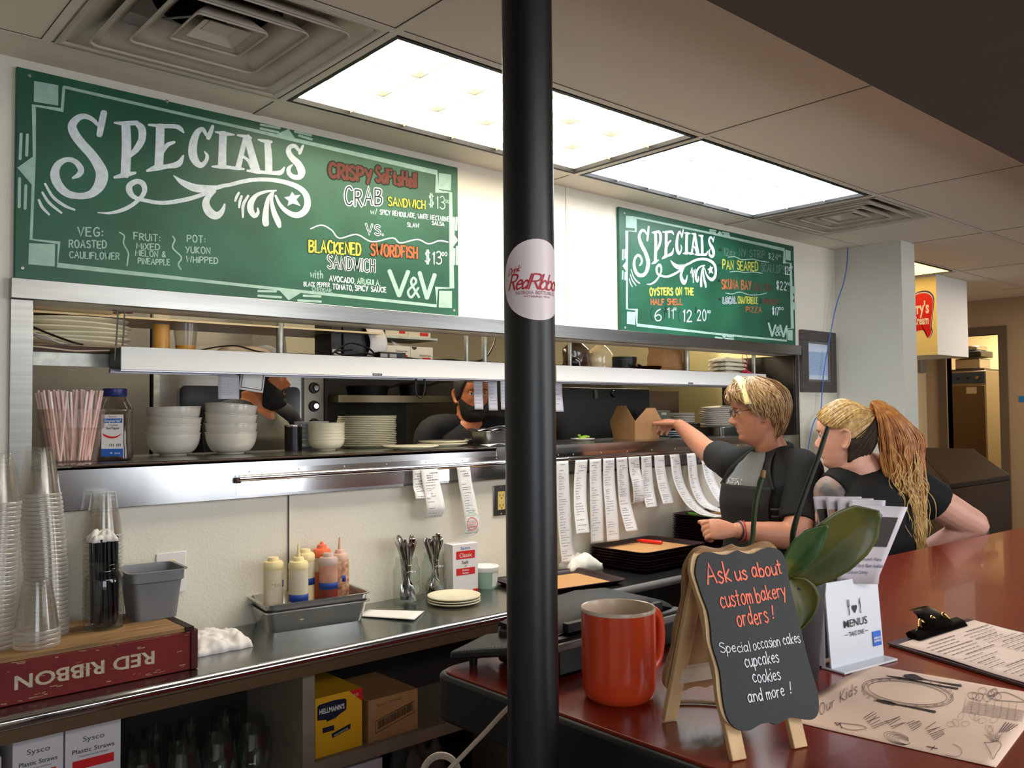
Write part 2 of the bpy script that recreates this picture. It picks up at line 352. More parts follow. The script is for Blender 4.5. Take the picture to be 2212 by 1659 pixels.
wall('wall_front', WALLW, [(XL, X0, D, 2.61, 0, CZ), (X0, X1, D, 2.61, 0, Z0), (X0, X1, D, 2.61, Z1, CZ), (X1, 4.70, D, 2.61, 0, CZ)])
wall('wall_stub', mat('stub_paint', (.80, .80, .76), .55, bump=.05, bscale=120), [(4.70, 4.866, 2.105, 2.61, 0, CZ)])
wall('wall_left', WALLW, [(XL-.1, XL, YB, 4.3, 0, CZ)])
WS = ((-1.1, .4), (2.12, 3.58), (4.95, 6.25)); xs = [XL-.1]+[v for w in WS for v in w]+[8]
wb = [(xs[i], xs[i+1], YB-.1, YB, 0, CZ) for i in range(0, len(xs), 2)]+[(a, b, YB-.1, YB, 0, .72) for a, b in WS]+[(a, b, YB-.1, YB, 2.28, CZ) for a, b in WS]
wall('wall_back', mat('front_wall_paint', (.75, .72, .68), .6), wb)
for i, (a, b) in enumerate(WS):
    mb = MB()
    for q in ((a, b, .72, .77), (a, b, 2.23, 2.28), (a, a+.05, .77, 2.23), (b-.05, b, .77, 2.23), ((a+b)/2-.08, (a+b)/2+.08, .77, 2.23)):
        mb.box(q[0], q[1], YB-.08, YB-.02, q[2], q[3])
    struct(mb.build('window_%d' % (i+1), BLACKM))
# the hall beyond the stub wall
DY0, DY1, DZ = 2.70, 3.12, 2.13
wall('wall_hall', TAN, [(XR, XR+.1, YB, DY0, 0, CZ), (XR, XR+.1, DY1, 4.3, 0, CZ), (XR, XR+.1, DY0, DY1, DZ, CZ)])
wall('wall_right', CREAM, [(5.07, XR, 3.3, 3.4, 0, CZ)])
wall('wall_pantry', mat('pantry_paint', (.92, .84, .66), .6), [(9.4, 9.5, 2.0, 4.3, 0, CZ), (XR+.1, 9.5, 4.2, 4.3, 0, CZ), (XR+.1, 9.5, 1.95, 2.05, 0, CZ)])
mb = MB()
mb.box(XR-.02, XR+.1, DY0-.065, DY0, 0, DZ+.065); mb.box(XR-.02, XR+.1, DY1, DY1+.065, 0, DZ+.065); mb.box(XR-.02, XR+.1, DY0, DY1, DZ, DZ+.065)
struct(mb.build('door_1', mat('brown_door_frame', (.36, .29, .22), .55)))
# kitchen shell
KB = 4.2
wall('wall_kitchen_back', mat('kitchen_back', (.50, .48, .43), .5), [(.0, 5.07, KB, KB+.1, 0, CZ)])
wall('wall_kitchen_left', mat('kitchen_back', ()), [(-.1, 0, 2.61, KB+.1, 0, CZ)])
wall('wall_kitchen_right', mat('kitchen_yellow', (.86, .82, .62), .6), [(4.95, 5.07, 2.61, KB+.1, 0, CZ)])
# wall battens
sbox('trim_3', WALLW, 1.272, 1.292, D-.006, D, .878, 1.257)
sbox('trim_4', WALLW, 2.506, 2.522, D-.004, D, 1.853, CZ)
sbox('trim_5', mat('dark_seam', (.35, .34, .32), .7), 1.2695, 1.2718, D-.0045, D, .878, 1.257)
# steel surround of the serving opening
def steel(name, label, cat, boxes, m=STEEL, bevel=.0015):
    mb = MB()
    for b in boxes: mb.box(*b)
    return tag(mb.build(name, m, bevel=bevel), label, cat)
o = sbox('trim_6', STEEL, .498, 4.272, D-.028, D, 1.803, 1.855, .0015)
struct(steel('trim_7', 'x', 'x', [(.5, .553, D-.012, D, 1.25, 1.803), (.53, .553, D, 2.61, 1.375, 1.803)]));
struct(steel('trim_8', 'x', 'x', [(4.235, 4.268, D-.012, D, 1.25, 1.803), (4.235, 4.26, D, 2.95, 1.375, 1.803)], DARKST))
for n in ('trim_7', 'trim_8'):
    for k in ('label', 'category'): del bpy.data.objects[n][k]
# the pass shelf
t = thing('pass_shelf', 'long stainless serving shelf with a bright steel apron below the opening', 'shelf', (.56, 2.465, 1.2))
MB().box(.556, 4.235, 2.462, 2.97, 1.363, 1.375).build('shelf_top', STEELTOP, t, True)
mb = MB(); mb.box(.556, 2.10, 2.462, 2.489, 1.255, 1.3745); mb.box(2.10, 4.235, 2.464, 2.489, 1.255, 1.3725); mb.build('apron', STEELH, t, True, bevel=.002)
MB().tube([(.556, 2.463, 1.372), (2.10, 2.463, 1.372)], .0045, 8).build('rolled_edge', CHROME, t, True)
# work counter, steel as far as the pole and black beyond it
CT = .876
def bullnose(mb, x0, x1, y, z, r):
    mb.tube([(x0, y, z-r), (x1, y, z-r)], r, 14)
t = thing('work_counter', 'long stainless work counter with a polished rolled front edge', 'counter', (-1.2, 2.08, .8))
MB().box(-1.55, 2.02, 2.085, D-.001, CT-.03, CT).build('worktop', STEELTOP, t, True)
mb = MB(); bullnose(mb, -1.55, 2.02, 2.087, CT, .016); mb.build('rolled_edge', CHROME, t, True)
MB().box(-1.55, 2.02, 2.09, 2.11, CT-.062, CT-.03).build('apron', mat('worn_brass_edge', (.42, .33, .24), .45, .6), t, True)
t = thing('tray_counter', 'black laminate counter with a grey rounded edge holding the tray stacks', 'counter', (2.02, 2.08, .8))
MB().box(2.022, 4.60, 2.085, D-.001, CT-.03, CT).build('worktop', mat('black_laminate', (.10, .10, .10), .3), t, True)
mb = MB(); bullnose(mb, 2.022, 4.60, 2.087, CT, .016); mb.build('front_edge', mat('grey_edge_band', (.45, .45, .44), .3), t, True)
MB().box(2.022, 4.60, 2.1, 2.12, .1, CT-.03).build('front_panel', mat('black_panel', (.05, .045, .045), .5), t, True)
# open shelving under the work counter
t = thing('under_counter_shelving', 'white painted open shelving in the shade under the steel counter', 'shelf', (-1.2, 2.1, 0))
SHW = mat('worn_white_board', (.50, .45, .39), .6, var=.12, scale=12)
ux = P(667, 1500, 1, 2.13).x
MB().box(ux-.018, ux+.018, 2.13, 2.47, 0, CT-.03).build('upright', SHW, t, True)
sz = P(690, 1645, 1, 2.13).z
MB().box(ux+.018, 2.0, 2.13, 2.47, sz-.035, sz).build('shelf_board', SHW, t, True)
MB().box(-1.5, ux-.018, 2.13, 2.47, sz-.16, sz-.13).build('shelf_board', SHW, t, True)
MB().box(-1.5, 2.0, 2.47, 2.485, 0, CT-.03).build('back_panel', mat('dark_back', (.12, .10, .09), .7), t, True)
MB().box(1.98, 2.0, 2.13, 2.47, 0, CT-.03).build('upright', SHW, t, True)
# ================================================================== ceiling fixtures
EM_A = mat('lamp_panel_warm', (1, .95, .85), .5, emit=TROFFER_A)
EM_B = mat('lamp_panel_cool', (.97, .98, 1), .5, emit=TROFFER_B)
LOUV = mat('louver_grey', (.58, .56, .50), .45)
def troffer(x0, x1, ya, yb, em, label, nx=6, ny=3):
    t = thing('ceiling_light', label, 'ceiling light', ((x0+x1)/2, (ya+yb)/2, CZ), 0, 'recessed light panels over the counter')
    mb = MB(); w = .013
    for b in ((x0, x1, ya, ya+w), (x0, x1, yb-w, yb), (x0, x0+w, ya+w, yb-w), (x1-w, x1, ya+w, yb-w)): mb.box(*b, CZ-.002, CZ+.012)
    mb.build('frame', mat('black_fixture_frame', (.05, .05, .05), .6), t, True)
    MB().box(x0+w, x1-w, ya+w, yb-w, CZ+.026, CZ+.034).build('lamp_panel', em, t, True)
    mb = MB(); mb.box(x0, x1, ya, yb, CZ+.036, CZ+.05)
    for q in ((x0, x1, ya, ya+w), (x0, x1, yb-w, yb), (x0, x0+w, ya+w, yb-w), (x1-w, x1, ya+w, yb-w)): mb.box(*q, CZ+.0125, CZ+.0358)
    mb.build('housing', WHITE, t, True)
    mb = MB(); a, b, c, d = x0+w, x1-w, ya+w, yb-w
    for i in range(1, nx):
        x = a+(b-a)*i/nx; mb.box(x-.0012, x+.0012, c, d, CZ+.006, CZ+.0245)
    for j in range(1, ny):
        y = c+(d-c)*j/ny; mb.box(a, b, y-.0012, y+.0012, CZ+.006, CZ+.0245)
    mb.build('louver', LOUV, t, True)
troffer(1.178, 2.386, 1.746, 2.322, EM_A, 'recessed warm white ceiling light with gridded louver, cut by the black pole in the photo')
troffer(2.416, 3.603, 1.746, 2.322, EM_B, 'recessed cool white ceiling light above the smaller specials board')
t = thing('ceiling_light', 'small recessed amber lit ceiling light in front of the yellow ice cream sign', 'ceiling light', (5.64, 2.6, CZ))
mb = MB()
for b in ((5.3, 5.98, 2.34, 2.352), (5.3, 5.98, 2.90, 2.912), (5.3, 5.312, 2.352, 2.9), (5.968, 5.98, 2.352, 2.9)): mb.box(*b, CZ-.008, CZ)
mb.build('frame', MATS['black_fixture_frame'], t, True)
MB().box(5.312, 5.968, 2.352, 2.9, CZ-.006, CZ-.001).build('lamp_panel', mat('lamp_panel_amber', (1, .80, .50), .5, emit=3.2), t, True)
VENTM = mat('vent_enamel', (.78, .74, .68), .5, var=.08, scale=7)
def vent(cx, cy, label, side=.59):
    t = thing('ceiling_vent', label, 'air vent', (cx, cy, CZ), 0, 'square ceiling air diffusers')
    h = side/2
    def fr(mb, a, z0, b, z1, rr=.12):
        def ring(hs, z):
            out = []; r = hs*rr
            for sx, sy, a0 in ((1, 1, 0), (-1, 1, 90), (-1, -1, 180), (1, -1, 270)):
                for k in range(4):
                    an = math.radians(a0+k*30); out.append((sx*(hs-r)+r*math.cos(an), sy*(hs-r)+r*math.sin(an), z))
            return out
        mb.loft([ring(a, z0), ring(b, z1)], False, False)
    mb = MB(); fr(mb, h, -.003, h*.93, .002, .01); fr(mb, h*.93, .002, h*.58, .075, .05); mb.build('outer_pan', VENTM, t, solid=.003)
    MB().lathe([(.152, .07), (.152, .2), (0, .2)], 28).build('duct_neck', mat('duct_dark', (.05, .045, .04), .8), t)
    for a, b, z in ((.80, .60, -.004), (.55, .36, .0), (.30, .14, .004)):
        mb = MB(); fr(mb, h*a, z-.006, h*a*.985, z); fr(mb, h*a*.985, z, h*b, z+.05)
        mb.build('louver', VENTM, t, solid=.003)
    mb = MB(); fr(mb, h*.2, .004, h*.11, .02, .1); mb.box(-h*.11, h*.11, -h*.11, h*.11, .018, .02); mb.build('centre_plate', VENTM, t)
    mb = MB()
    for a in (40, 130): 
        d = Vector((math.cos(math.radians(a)), math.sin(math.radians(a)), 0))*.15; mb.tube([(-d.x, -d.y, .055), (d.x, d.y, .055)], .0035, 6)
    mb.build('brace', GALV, t)
    return t
vent(.852, 2.03, 'large square ceiling air vent above the bigger specials board')
v2 = vent(3.945, 2.03, 'square ceiling air vent between the cool light and the stub wall', .575)
MB().box(.288, .302, -.29, .29, -.002, .02).build('gap_strip', mat('vent_gap', (.04, .035, .03), .9), v2)
# ================================================================== chalkboards
YBD = D-.016
def Z(ox, oy, s): return lambda pts: [(ox+p[0]/s, oy+p[1]/s, *(q/s for q in p[2:])) for p in pts]
def bpm(y):      # photo pixel -> board plane
    def f(x, yy, h): q = P(x, yy, 1, y); return (q.x, y-h, q.z)
    return f
COLR = {'w': CHALK, 'y': mat('yellow_chalk', (.70, .71, .29), .8, var=.15, scale=50), 'o': mat('orange_chalk', (.67, .37, .21), .8, var=.15, scale=50),
        'r': mat('red_chalk', (.40, .21, .17), .8, var=.15, scale=50), 'k': mat('black_chalk', (.07, .15, .115), .8), 'g': mat('faded_chalk', (.35, .47, .40), .8),
        's': mat('soft_chalk', (.62, .74, .69), .8, var=.12, scale=40)}
class Board:
    def __init__(s, t, y): s.t = t; s.y = y; s.mp = bpm(y); s.mb = {}
    def b(s, k): return s.mb.setdefault(k, MB())
    def line(s, k, pts, w, h=.0006, n=5): ribbon(s.b(k), pts, w, s.mp, h, 0, n)
    def poly(s, k, pts, h=.0006):
        RC[0] += 1; v = [s.mp(x, y, h+.00034+(RC[0] % 40)*8e-6) for x, y in pts]; s.b(k).add(v, [tuple(range(len(v)))])
    def text(s, k, txt, p0, p1, hpx, w=2.2, h=.0006, style=None, jit=.05, gap=.24):
        o = P(*p0, 1, s.y); e = P(*p1, 1, s.y); up = P(p0[0], p0[1]-hpx, 1, s.y); ht = (up-o).length
        pxm = ht/hpx; xd = e-o
        mp = plane_map(o, xd, (0, 0, 1), (0, -1, 0))
        if style == 'outline':       # coloured letters with a dark outline
            handwrite(s.b('k'), txt, mp, w*1.75*pxm, ht, xd.length, h, jit=jit, gap=gap)
            handwrite(s.b(k), txt, mp, w*pxm, ht, xd.length, h+.0004, jit=jit, gap=gap)
        elif style == 'hollow':      # chalk outline with a dark heart
            handwrite(s.b(k), txt, mp, w*1.9*pxm, ht, xd.length, h+.0002, jit=jit, gap=gap)
            handwrite(s.b('k'), txt, mp, w*.7*pxm, ht, xd.length, h+.0006, jit=jit, gap=gap)
        else: handwrite(s.b(k), txt, mp, w*pxm, ht, xd.length, h, jit=jit, gap=gap)
    def done(s):
        nm = {'w': 'white_lettering', 'y': 'yellow_lettering', 'o': 'orange_lettering', 'r': 'red_lettering', 'k': 'dark_outline', 'g': 'faded_lettering', 's': 'border'}
        for k, mb in s.mb.items(): mb.build(nm[k], COLR[k], s.t, True)
ZA, ZB = Z(0, 220, 5.2667), Z(330, 240, 5.967)
SPECIALS = [ZA(p) for p in [
 [(1182,120,75),(1155,250,78),(1130,378,70)],
 [(1110,260,40),(1050,200,50),(960,165,60),(880,190,78),(820,270,98),(850,370,105),(940,490,105),(1040,600,108),(1120,720,122),(1160,830,140),(1130,950,130),(1040,1045,90),(910,1072,72),(770,1045,84),(670,955,100),(622,830,105),(660,715,80),(760,657,55),(860,685,60),(920,770,72),(895,830,60),(825,868,25)],
 [(1430,255,100),(1438,500,108),(1425,830,108)],[(1300,238,20),(1380,245,45),(1480,243,55),(1560,240,55)],[(1550,240,52),(1612,310,88),(1612,430,84),(1550,540,72),(1465,625,40)],[(1300,860,30),(1420,832,60),(1540,808,30)],
 [(1822,280,98),(1817,500,100),(1805,740,100)],[(1690,262,25),(1850,276,45),(1990,280,50),(2050,305,50),(2090,350,20)],[(1850,580,30),(1900,495,50),(1985,458,30)],[(1670,785,25),(1780,750,70),(1900,735,50),(2030,705,70),(2085,610,20)],
 [(1110,1260,10),(1250,1265,30),(1420,1220,45),(1560,1130,45),(1640,1030,55),(1630,940,62),(1560,905,58),(1480,945,68),(1470,1010,72),(1520,1080,52),(1640,1120,42),(1850,1150,45),(2100,1115,50),(2290,1060,46),(2400,1010,46)],
 [(510,930,26),(600,1080,34),(730,1180,34),(850,1230,22)],[(480,1030,26),(560,1150,34),(700,1265,24)],[(440,1115,28),(480,1200,34),(560,1285,24)]]] + [ZB(p) for p in [
 [(772,195,42),(745,270,58),(712,350,58)],[(690,310,40),(640,235,55),(570,280,80),(520,420,105),(515,560,112),(560,660,92),(620,698,72),(680,650,52),(700,580,45),(665,520,15)],
 [(905,290,100),(897,500,100),(892,710,110)],[(805,268,20),(920,292,52),(1050,305,20)],[(760,715,20),(880,718,50),(1000,725,40)],
 [(1195,340,60),(1140,560,68),(1100,725,75)],[(1215,330,80),(1270,540,92),(1335,765,98)],[(1090,310,25),(1200,330,45),(1262,352,40)],[(1150,575,30),(1230,640,42),(1285,745,55)],[(960,725,35),(1080,738,45),(1175,748,25)],[(1215,768,25),(1330,780,50),(1440,790,40)],
 [(1475,395,82),(1490,600,94),(1492,765,95)],[(1355,368,20),(1440,388,45),(1530,398,35)],[(1430,790,40),(1560,798,50),(1650,790,60),(1695,725,20)],
 [(1937,442,28),(1915,490,40),(1890,548,40)],[(1885,512,40),(1830,452,50),(1770,462,58),(1747,520,68),(1790,600,78),(1870,680,92),(1915,780,102),(1890,848,72),(1810,848,62),(1755,800,56),(1752,740,50),(1800,690,15)],
 [(700,1035,40),(850,975,46),(1000,948,50),(1200,900,52),(1420,882,52),(1650,905,56),(1850,970,66),(1960,1060,76),(1993,1180,86),(1960,1285,86),(1860,1343,76),(1740,1305,62),(1640,1210,46),(1580,1090,28)],
 [(265,830,10),(380,920,70),(540,990,100),(700,1000,90),(860,980,50),(980,945,30)],
 [(800,1030,40),(720,1100,72),(682,1190,95),(720,1290,112),(800,1348,102),(870,1320,76),(910,1250,45),(925,1200,25)],
 [(1590,1025,20),(1450,1040,35),(1330,1090,52),(1262,1190,82),(1262,1280,82),(1310,1350,60),(1355,1310,40),(1350,1250,20)],
 [(1560,1030,20),(1490,1120,46),(1460,1260,68),(1450,1400,86),(1458,1460,80)],[(1560,1030,20),(1530,1150,42),(1560,1300,66),(1610,1420,76),(1632,1490,50)],
 [(1110,1050,28),(1080,1105,36),(1060,1160,28)],[(1145,1095,30),(1120,1170,38),(1112,1245,26)],[(1230,1090,30),(1165,1210,42),(1160,1370,26)]]]
STAR = ZB([(1795,1040),(1830,1085),(1905,1080),(1850,1140),(1905,1225),(1800,1190),(1735,1225),(1750,1160),(1690,1110),(1760,1100)])
def star(B, tr=lambda p: p):
    pts = [tr(p) for p in STAR]; cx = sum(p[0] for p in pts)/10; cy = sum(p[1] for p in pts)/10
    v = [B.mp(x, y, .0007) for x, y in pts]+[B.mp(cx, cy, .0007)]
    B.b('w').add(v, [(i, (i+1) % 10, 10) for i in range(10)])
def board(name, label, cs):
    tl, tr, br, bl = [P(*c, 1, YBD) for c in cs]
    x0 = (tl.x+bl.x)/2; x1 = (tr.x+br.x)/2; z1 = (tl.z+tr.z)/2; z0 = (bl.z+br.z)/2
    t = thing(name, label, 'chalkboard', (x0, D, z0), 0, 'green specials boards')
    MB().box(x0, x1, YBD, D-.0005, z0, z1).build('panel', CHALKB, t, True, bevel=.002)
    return t, Board(t, YBD), (x0, x1, z0, z1)
# --- the bigger board
t, B, ext = board('specials_board', 'larger green chalkboard listing crab and swordfish sandwiches, above the heat lamps', ((40.5,139.5),(988.8,365.4),(991,688.4),(26.3,600.2)))
for st in SPECIALS: B.line('w', st, 3)
star(B)
B.line('s', [(138,188),(134,238),(73,228),(74,340),(67,517),(127.6,524.6),(124.2,572.6),(500,613.5),(942.9,660.8),(942.9,621.9),(976,622),(973.2,416),(943.9,413.3),(942.9,372.8),(500,271),(138,188)], 6.5, n=0)
Z1, Z2 = Z(0, 100, 2.9625), Z(500, 200, 2.9625)
def deco(B, zz, polys, bars, w=6.5):
    for p in polys: B.poly('s', zz(p))
    for p in bars: B.line('s', zz(p), w)
deco(B, Z1, [[(218,222),(373,250),(372,380),(215,355)],[(185,1260),(352,1268),(350,1410),(180,1395)],[(110,778),(218,700),(210,895)]],
     [[(135,560),(128,722)],[(175,565),(170,700)],[(125,845),(122,1030)],[(165,890),(160,1040)]])
deco(B, Z2, [[(1325,515),(1405,525),(1403,628),(1325,618)],[(1328,1268),(1410,1270),(1410,1380),(1325,1375)],[(285,268),(365,232),(410,300)],[(295,1255),(470,1265),(365,1330)],[(1405,880),(1450,945),(1400,1010)]],
     [[(185,205),(310,228)],[(185,230),(300,255)],[(405,250),(510,275)],[(430,275),(515,300)],[(170,1270),(285,1272)],[(170,1300),(318,1310)],[(460,1300),(570,1305)],[(425,1330),(572,1338)],[(1423,800),(1420,905)],[(1440,800),(1437,880)],[(1425,1000),(1423,1100)],[(1443,985),(1442,1100)]], 5)
def T(B, zz, k, txt, a, b, h, w=5.5, style=None, **kw):
    s = zz([(0, 0), (0, h)]); hp = s[1][1]-s[0][1]; wp = w*hp/h
    B.text(k, txt, zz([a])[0], zz([b])[0], hp, wp, style=style, **kw)
for a in (('r','CRISPY',(625,538),(895,580),88,22,'outline'),('r','SoFtsHell',(925,570),(1180,606),88,20,'outline'),('w','CRAB',(725,720),(960,722),108,13,'hollow'),('y','SANDWICH',(1003,722),(1238,746),52,10,'outline'),
    ('s','$13',(1262,730),(1364,748),82,7),('s','00',(1368,705),(1391,709),20,4),('s','w/',(890,775),(930,778),34,6),('w','SPICY REMOULADE, WHITE NECTARINE',(950,778),(1392,825),30,5),('w','SLAW',(1125,860),(1198,862),26,5.5),('w','SALSA',(1283,845),(1360,853),24,5.5),
    ('w','VS.',(860,903),(968,912),60,9,'hollow'),('y','BLACKENED',(497,1015),(826,1042),75,14,'outline'),('o','SWORDFISH',(892,1040),(1188,1062),72,14,'outline'),('w','SANDWICH',(615,1120),(915,1150),78,10,'hollow'),
    ('w','$13',(1238,1095),(1342,1098),82,8),('w','00',(1346,1045),(1378,1046),24,5),('s','with',(505,1185),(583,1190),50,7),('w','AVOCADO,',(627,1205),(790,1222),34,7),('s','ARUGULA,',(805,1222),(950,1236),34,7),('w','BLACK PEPPER',(462,1238),(627,1244),27,5),
    ('w','TOMATO,',(648,1256),(775,1266),32,7),('w','SPICY SAUCE',(790,1266),(988,1278),32,7),('s','CHEDDAR,',(516,1266),(645,1280),22,4.5)):
    T(B, Z2, *a[:6], style=a[6] if len(a) > 6 else None)
for a in (('s','VEG:',(497,1215),(655,1215),56,9),('s','ROASTED',(442,1287),(680,1292),46,8),('s','CAULIFLOWER',(444,1355),(762,1366),42,7),('s','FRUiT:',(856,1235),(1022,1250),44,7),('s','MiXED',(873,1296),(1020,1304),38,7),
    ('s','MELON &',(866,1340),(1058,1350),36,7),('s','PiNEAPPLE',(884,1390),(1086,1402),36,7),('s','POT:',(1198,1250),(1310,1257),42,7),('s','YUKON',(1187,1320),(1343,1328),40,7),('s','WHiPPED',(1192,1382),(1393,1390),38,7)):
    T(B, Z1, *a)
for p in ([(765,1190),(795,1215),(790,1260),(820,1320),(818,1360),(812,1405)],[(1105,1215),(1118,1240),(1105,1290),(1160,1350),(1140,1395),(1158,1428)]): B.line('s', Z1(p), 3)
B.line('w', Z2([(505,872),(575,848),(640,880),(690,932),(800,908),(900,955),(1030,930),(1080,962),(1190,940),(1260,968),(1330,948),(1385,957)]), 2.8)
for p in ([(1010,1140),(1072,1300)],[(1072,1300),(1130,1145)],[(1203,1152),(1250,1315)],[(1250,1315),(1300,1165)]): B.line('s', Z2(p), 9)
B.line('s', Z2([(1200,1310),(1150,1220),(1165,1185),(1180,1215),(1130,1270),(1150,1310),(1195,1250)]), 5)
B.done()
def screws(t, pts, y):
    for p in pts:
        q = P(*p, 1, y); MB(Matrix.Translation(q) @ Matrix.Rotation(PI/2, 4, 'X')).lathe([(.0005, .0025), (.004, .002), (.0055, 0)], 12, cap0=True).build('screw', GALV, t, True)
screws(t, [(64,163),(48,579),(361,219),(981,671)], YBD)
# --- the smaller board
t, B, ext = board('specials_board', 'smaller green chalkboard listing strip steak, scallops and oysters, right of the black pole', ((1337.3,446.3),(1713.8,531.8),(1719.8,751.5),(1340,719.7)))
Z3 = Z(1180, 420, 3.6867)
A0 = [P(*p, 1, YBD) for p in ((224.4,243.7),(658.5,374),(210.8,459.2))]
A1 = [P(*p, 1, YBD) for p in Z3([(815,262),(1342,470),(800,715)])]
Ma = Matrix(((A0[0].x, A0[0].z, 1), (A0[1].x, A0[1].z, 1), (A0[2].x, A0[2].z, 1))).inverted()
Mb = [Ma @ Vector((A1[0][k], A1[1][k], A1[2][k])) for k in (0, 2)]
def to2(x, y, h):
    q = P(x, y, 1, YBD); v = Vector((q.x, q.z, 1)); return (Mb[0].dot(v), YBD-h, Mb[1].dot(v))
for st in SPECIALS: ribbon(B.b('w'), st, 3, to2, .0006, 0, 5)
v = [to2(x, y, .0007) for x, y in STAR]; c = to2(sum(p[0] for p in STAR)/10, sum(p[1] for p in STAR)/10, .0007)
B.b('w').add(v+[c], [(i, (i+1) % 10, 10) for i in range(10)])
B.line('s', Z3([(712,185),(712,295),(640,290),(641,600),(642,912),(718,918),(722,1040),(1350,1110),(1915,1165),(1915,1070),(1960,1068),(1945,548),(1895,545),(1893,440),(1300,307),(712,185)]), 4.2, n=0)
deco(B, Z3, [[(633,170),(705,175),(703,270),(633,265)],[(642,932),(708,938),(708,1040),(640,1030)],[(1903,440),(1945,450),(1945,528),(1905,520)],[(1922,1080),(1962,1080),(1962,1165),(1922,1160)],[(1350,325),(1380,290),(1412,330)],[(1385,1105),(1450,1110),(1415,1150)],[(605,570),(640,525),(640,620)],[(1955,780),(1975,820),(1957,860)]],
     [[(1300,283),(1350,290)],[(1303,298),(1345,305)],[(1400,302),(1455,312)],[(1415,318),(1458,327)],[(1345,1112),(1385,1115)],[(1345,1138),(1400,1145)],[(1440,1130),(1490,1135)],[(1425,1148),(1490,1153)],[(610,440),(608,520)],[(628,438),(627,510)],[(608,610),(606,675)],[(628,620),(627,680)],[(1962,735),(1962,785)],[(1975,735),(1976,790)],[(1966,860),(1967,915)],[(1979,860),(1980,915)]], 3.4)
for a in (('y','OYSTERS ON THE',(824,803),(1172,798),55,14),('o','HALF SHELL',(834,880),(1082,877),47,11),('k','(',(830,1000),(850,1000),90,6),('w','6',(862,1006),(915,1004),92,10),('k',')',(922,995),(940,993),80,6),('k','$',(940,940),(958,940),45,5),('w','11',(962,985),(1010,985),80,9),('w','00',(1012,922),(1036,922),20,4),
    ('k','(',(1052,1010),(1070,1010),90,5),('w','12',(1086,1012),(1158,1010),90,11),('k','$',(1180,945),(1198,945),45,5),('w','20',(1202,1005),(1270,1002),85,9),('w','00',(1282,945),(1306,945),20,5),
    ('k','*',(1372,465),(1398,465),50,6),('g','12oz NY STRIP',(1412,482),(1740,508),58,10),('s','$24',(1768,512),(1842,525),48,5),('s','00',(1845,497),(1866,499),16,3),('k','*',(1370,590),(1394,590),50,6),('y','PAN SEARED',(1405,592),(1685,608),68,12),('g','SCALLOPS',(1712,612),(1895,628),62,10),('w','$25',(1900,638),(1942,643),62,6),('w','00',(1943,590),(1960,592),18,4),
    ('k','*',(1362,712),(1386,712),50,6),('o','SKUNA BAY',(1397,750),(1630,758),72,13),('r','SALMON',(1650,760),(1795,767),54,9),('w','$22',(1832,757),(1912,766),64,7),('w','00',(1915,722),(1938,724),20,4),('k','*',(1368,858),(1392,858),50,6),('w','LOCAL',(1408,864),(1512,866),46,9,'hollow'),('y','CHANTERELLE',(1525,866),(1682,869),52,9),('k','&',(1695,868),(1715,869),40,5),
    ('r','PORK BELLY',(1728,872),(1856,878),38,8),('o','PIZZA',(1590,938),(1715,941),45,8),('w','$17',(1800,958),(1850,964),60,8),('w','00',(1853,918),(1886,921),22,5)):
    T(B, Z3, *a[:6], style=a[6] if len(a) > 6 else None)
for p in ([(1445,500),(1500,497),(1560,520),(1640,515),(1700,530),(1770,540)],[(1460,617),(1520,612),(1580,622),(1640,618),(1720,628)],[(1425,785),(1480,793),(1540,778),(1620,800),(1700,798),(1755,785)]): B.line('s', Z3(p), 1.6)
for p in ([(1770,1025),(1797,1128)],[(1797,1128),(1825,1040)],[(1862,1042),(1887,1133)],[(1887,1133),(1914,1048)]): B.line('s', Z3(p), 4.2)
B.line('s', Z3([(1862,1125),(1835,1075),(1845,1055),(1852,1075),(1825,1105),(1838,1125),(1862,1090)]), 2.6)
B.done()
screws(t, Z3([(630,1062),(622,150),(1955,410)]), YBD)
# ================================================================== picture, cord
q0, q1 = P(1732, 712, 1, D-.02), P(1800, 850, 1, D-.02)
zt, zb = 1.945, 1.605; xa, xb = q0.x, 4.655
t = thing('picture_frame', 'dark grey wooden frame with a small notice, on the white wall behind the blue cord', 'picture frame', (xa, D, zb))
fw_ = .058; mb = MB()
for b in ((xa, xb, zt-fw_, zt), (xa, xb, zb, zb+fw_), (xa, xa+fw_, zb+fw_, zt-fw_), (xb-fw_, xb, zb+fw_, zt-fw_)): mb.box(b[0], b[1], D-.024, D-.001, b[2], b[3])
mb.build('frame', mat('grey_barn_wood', (.27, .25, .24), .6, var=.2, scale=18, stretch=(1, 1, 6)), t, True, bevel=.002)
mb = MB(); e = .012
for b in ((xa+fw_, xb-fw_, zt-fw_-e, zt-fw_), (xa+fw_, xb-fw_, zb+fw_, zb+fw_+e), (xa+fw_, xa+fw_+e, zb+fw_+e, zt-fw_-e), (xb-fw_-e, xb-fw_, zb+fw_+e, zt-fw_-e)): mb.box(b[0], b[1], D-.018, D-.006, b[2], b[3])
mb.build('inner_moulding', mat('taupe_moulding', (.42, .40, .37), .6), t, True)
MB().box(xa+fw_, xb-fw_, D-.008, D-.002, zb+fw_, zt-fw_).build('notice', mat('blueish_paper', (.80, .84, .90), .6), t, True)
cx0, cx1 = xa+fw_+.02, xb-fw_-.02
MB().box(cx0, cx1, D-.0095, D-.008, 1.70, 1.83).build('card', mat('pale_blue_card', (.62, .72, .84), .6), t, True)
mb = MB()
for i, wd_ in enumerate((.5, .35, .6, .7, .4, .55, .65, .3)): handwrite(mb, 'lorem'[:5]*1 if False else 'nmu', plane_map((cx0+(1-wd_)*.06, D-.0098, 1.815-i*.0125), (1, 0, 0), (0, 0, 1), (0, -1, 0)), .0012, .005, (cx1-cx0)*wd_)
mb.build('print', INKG, t, True)
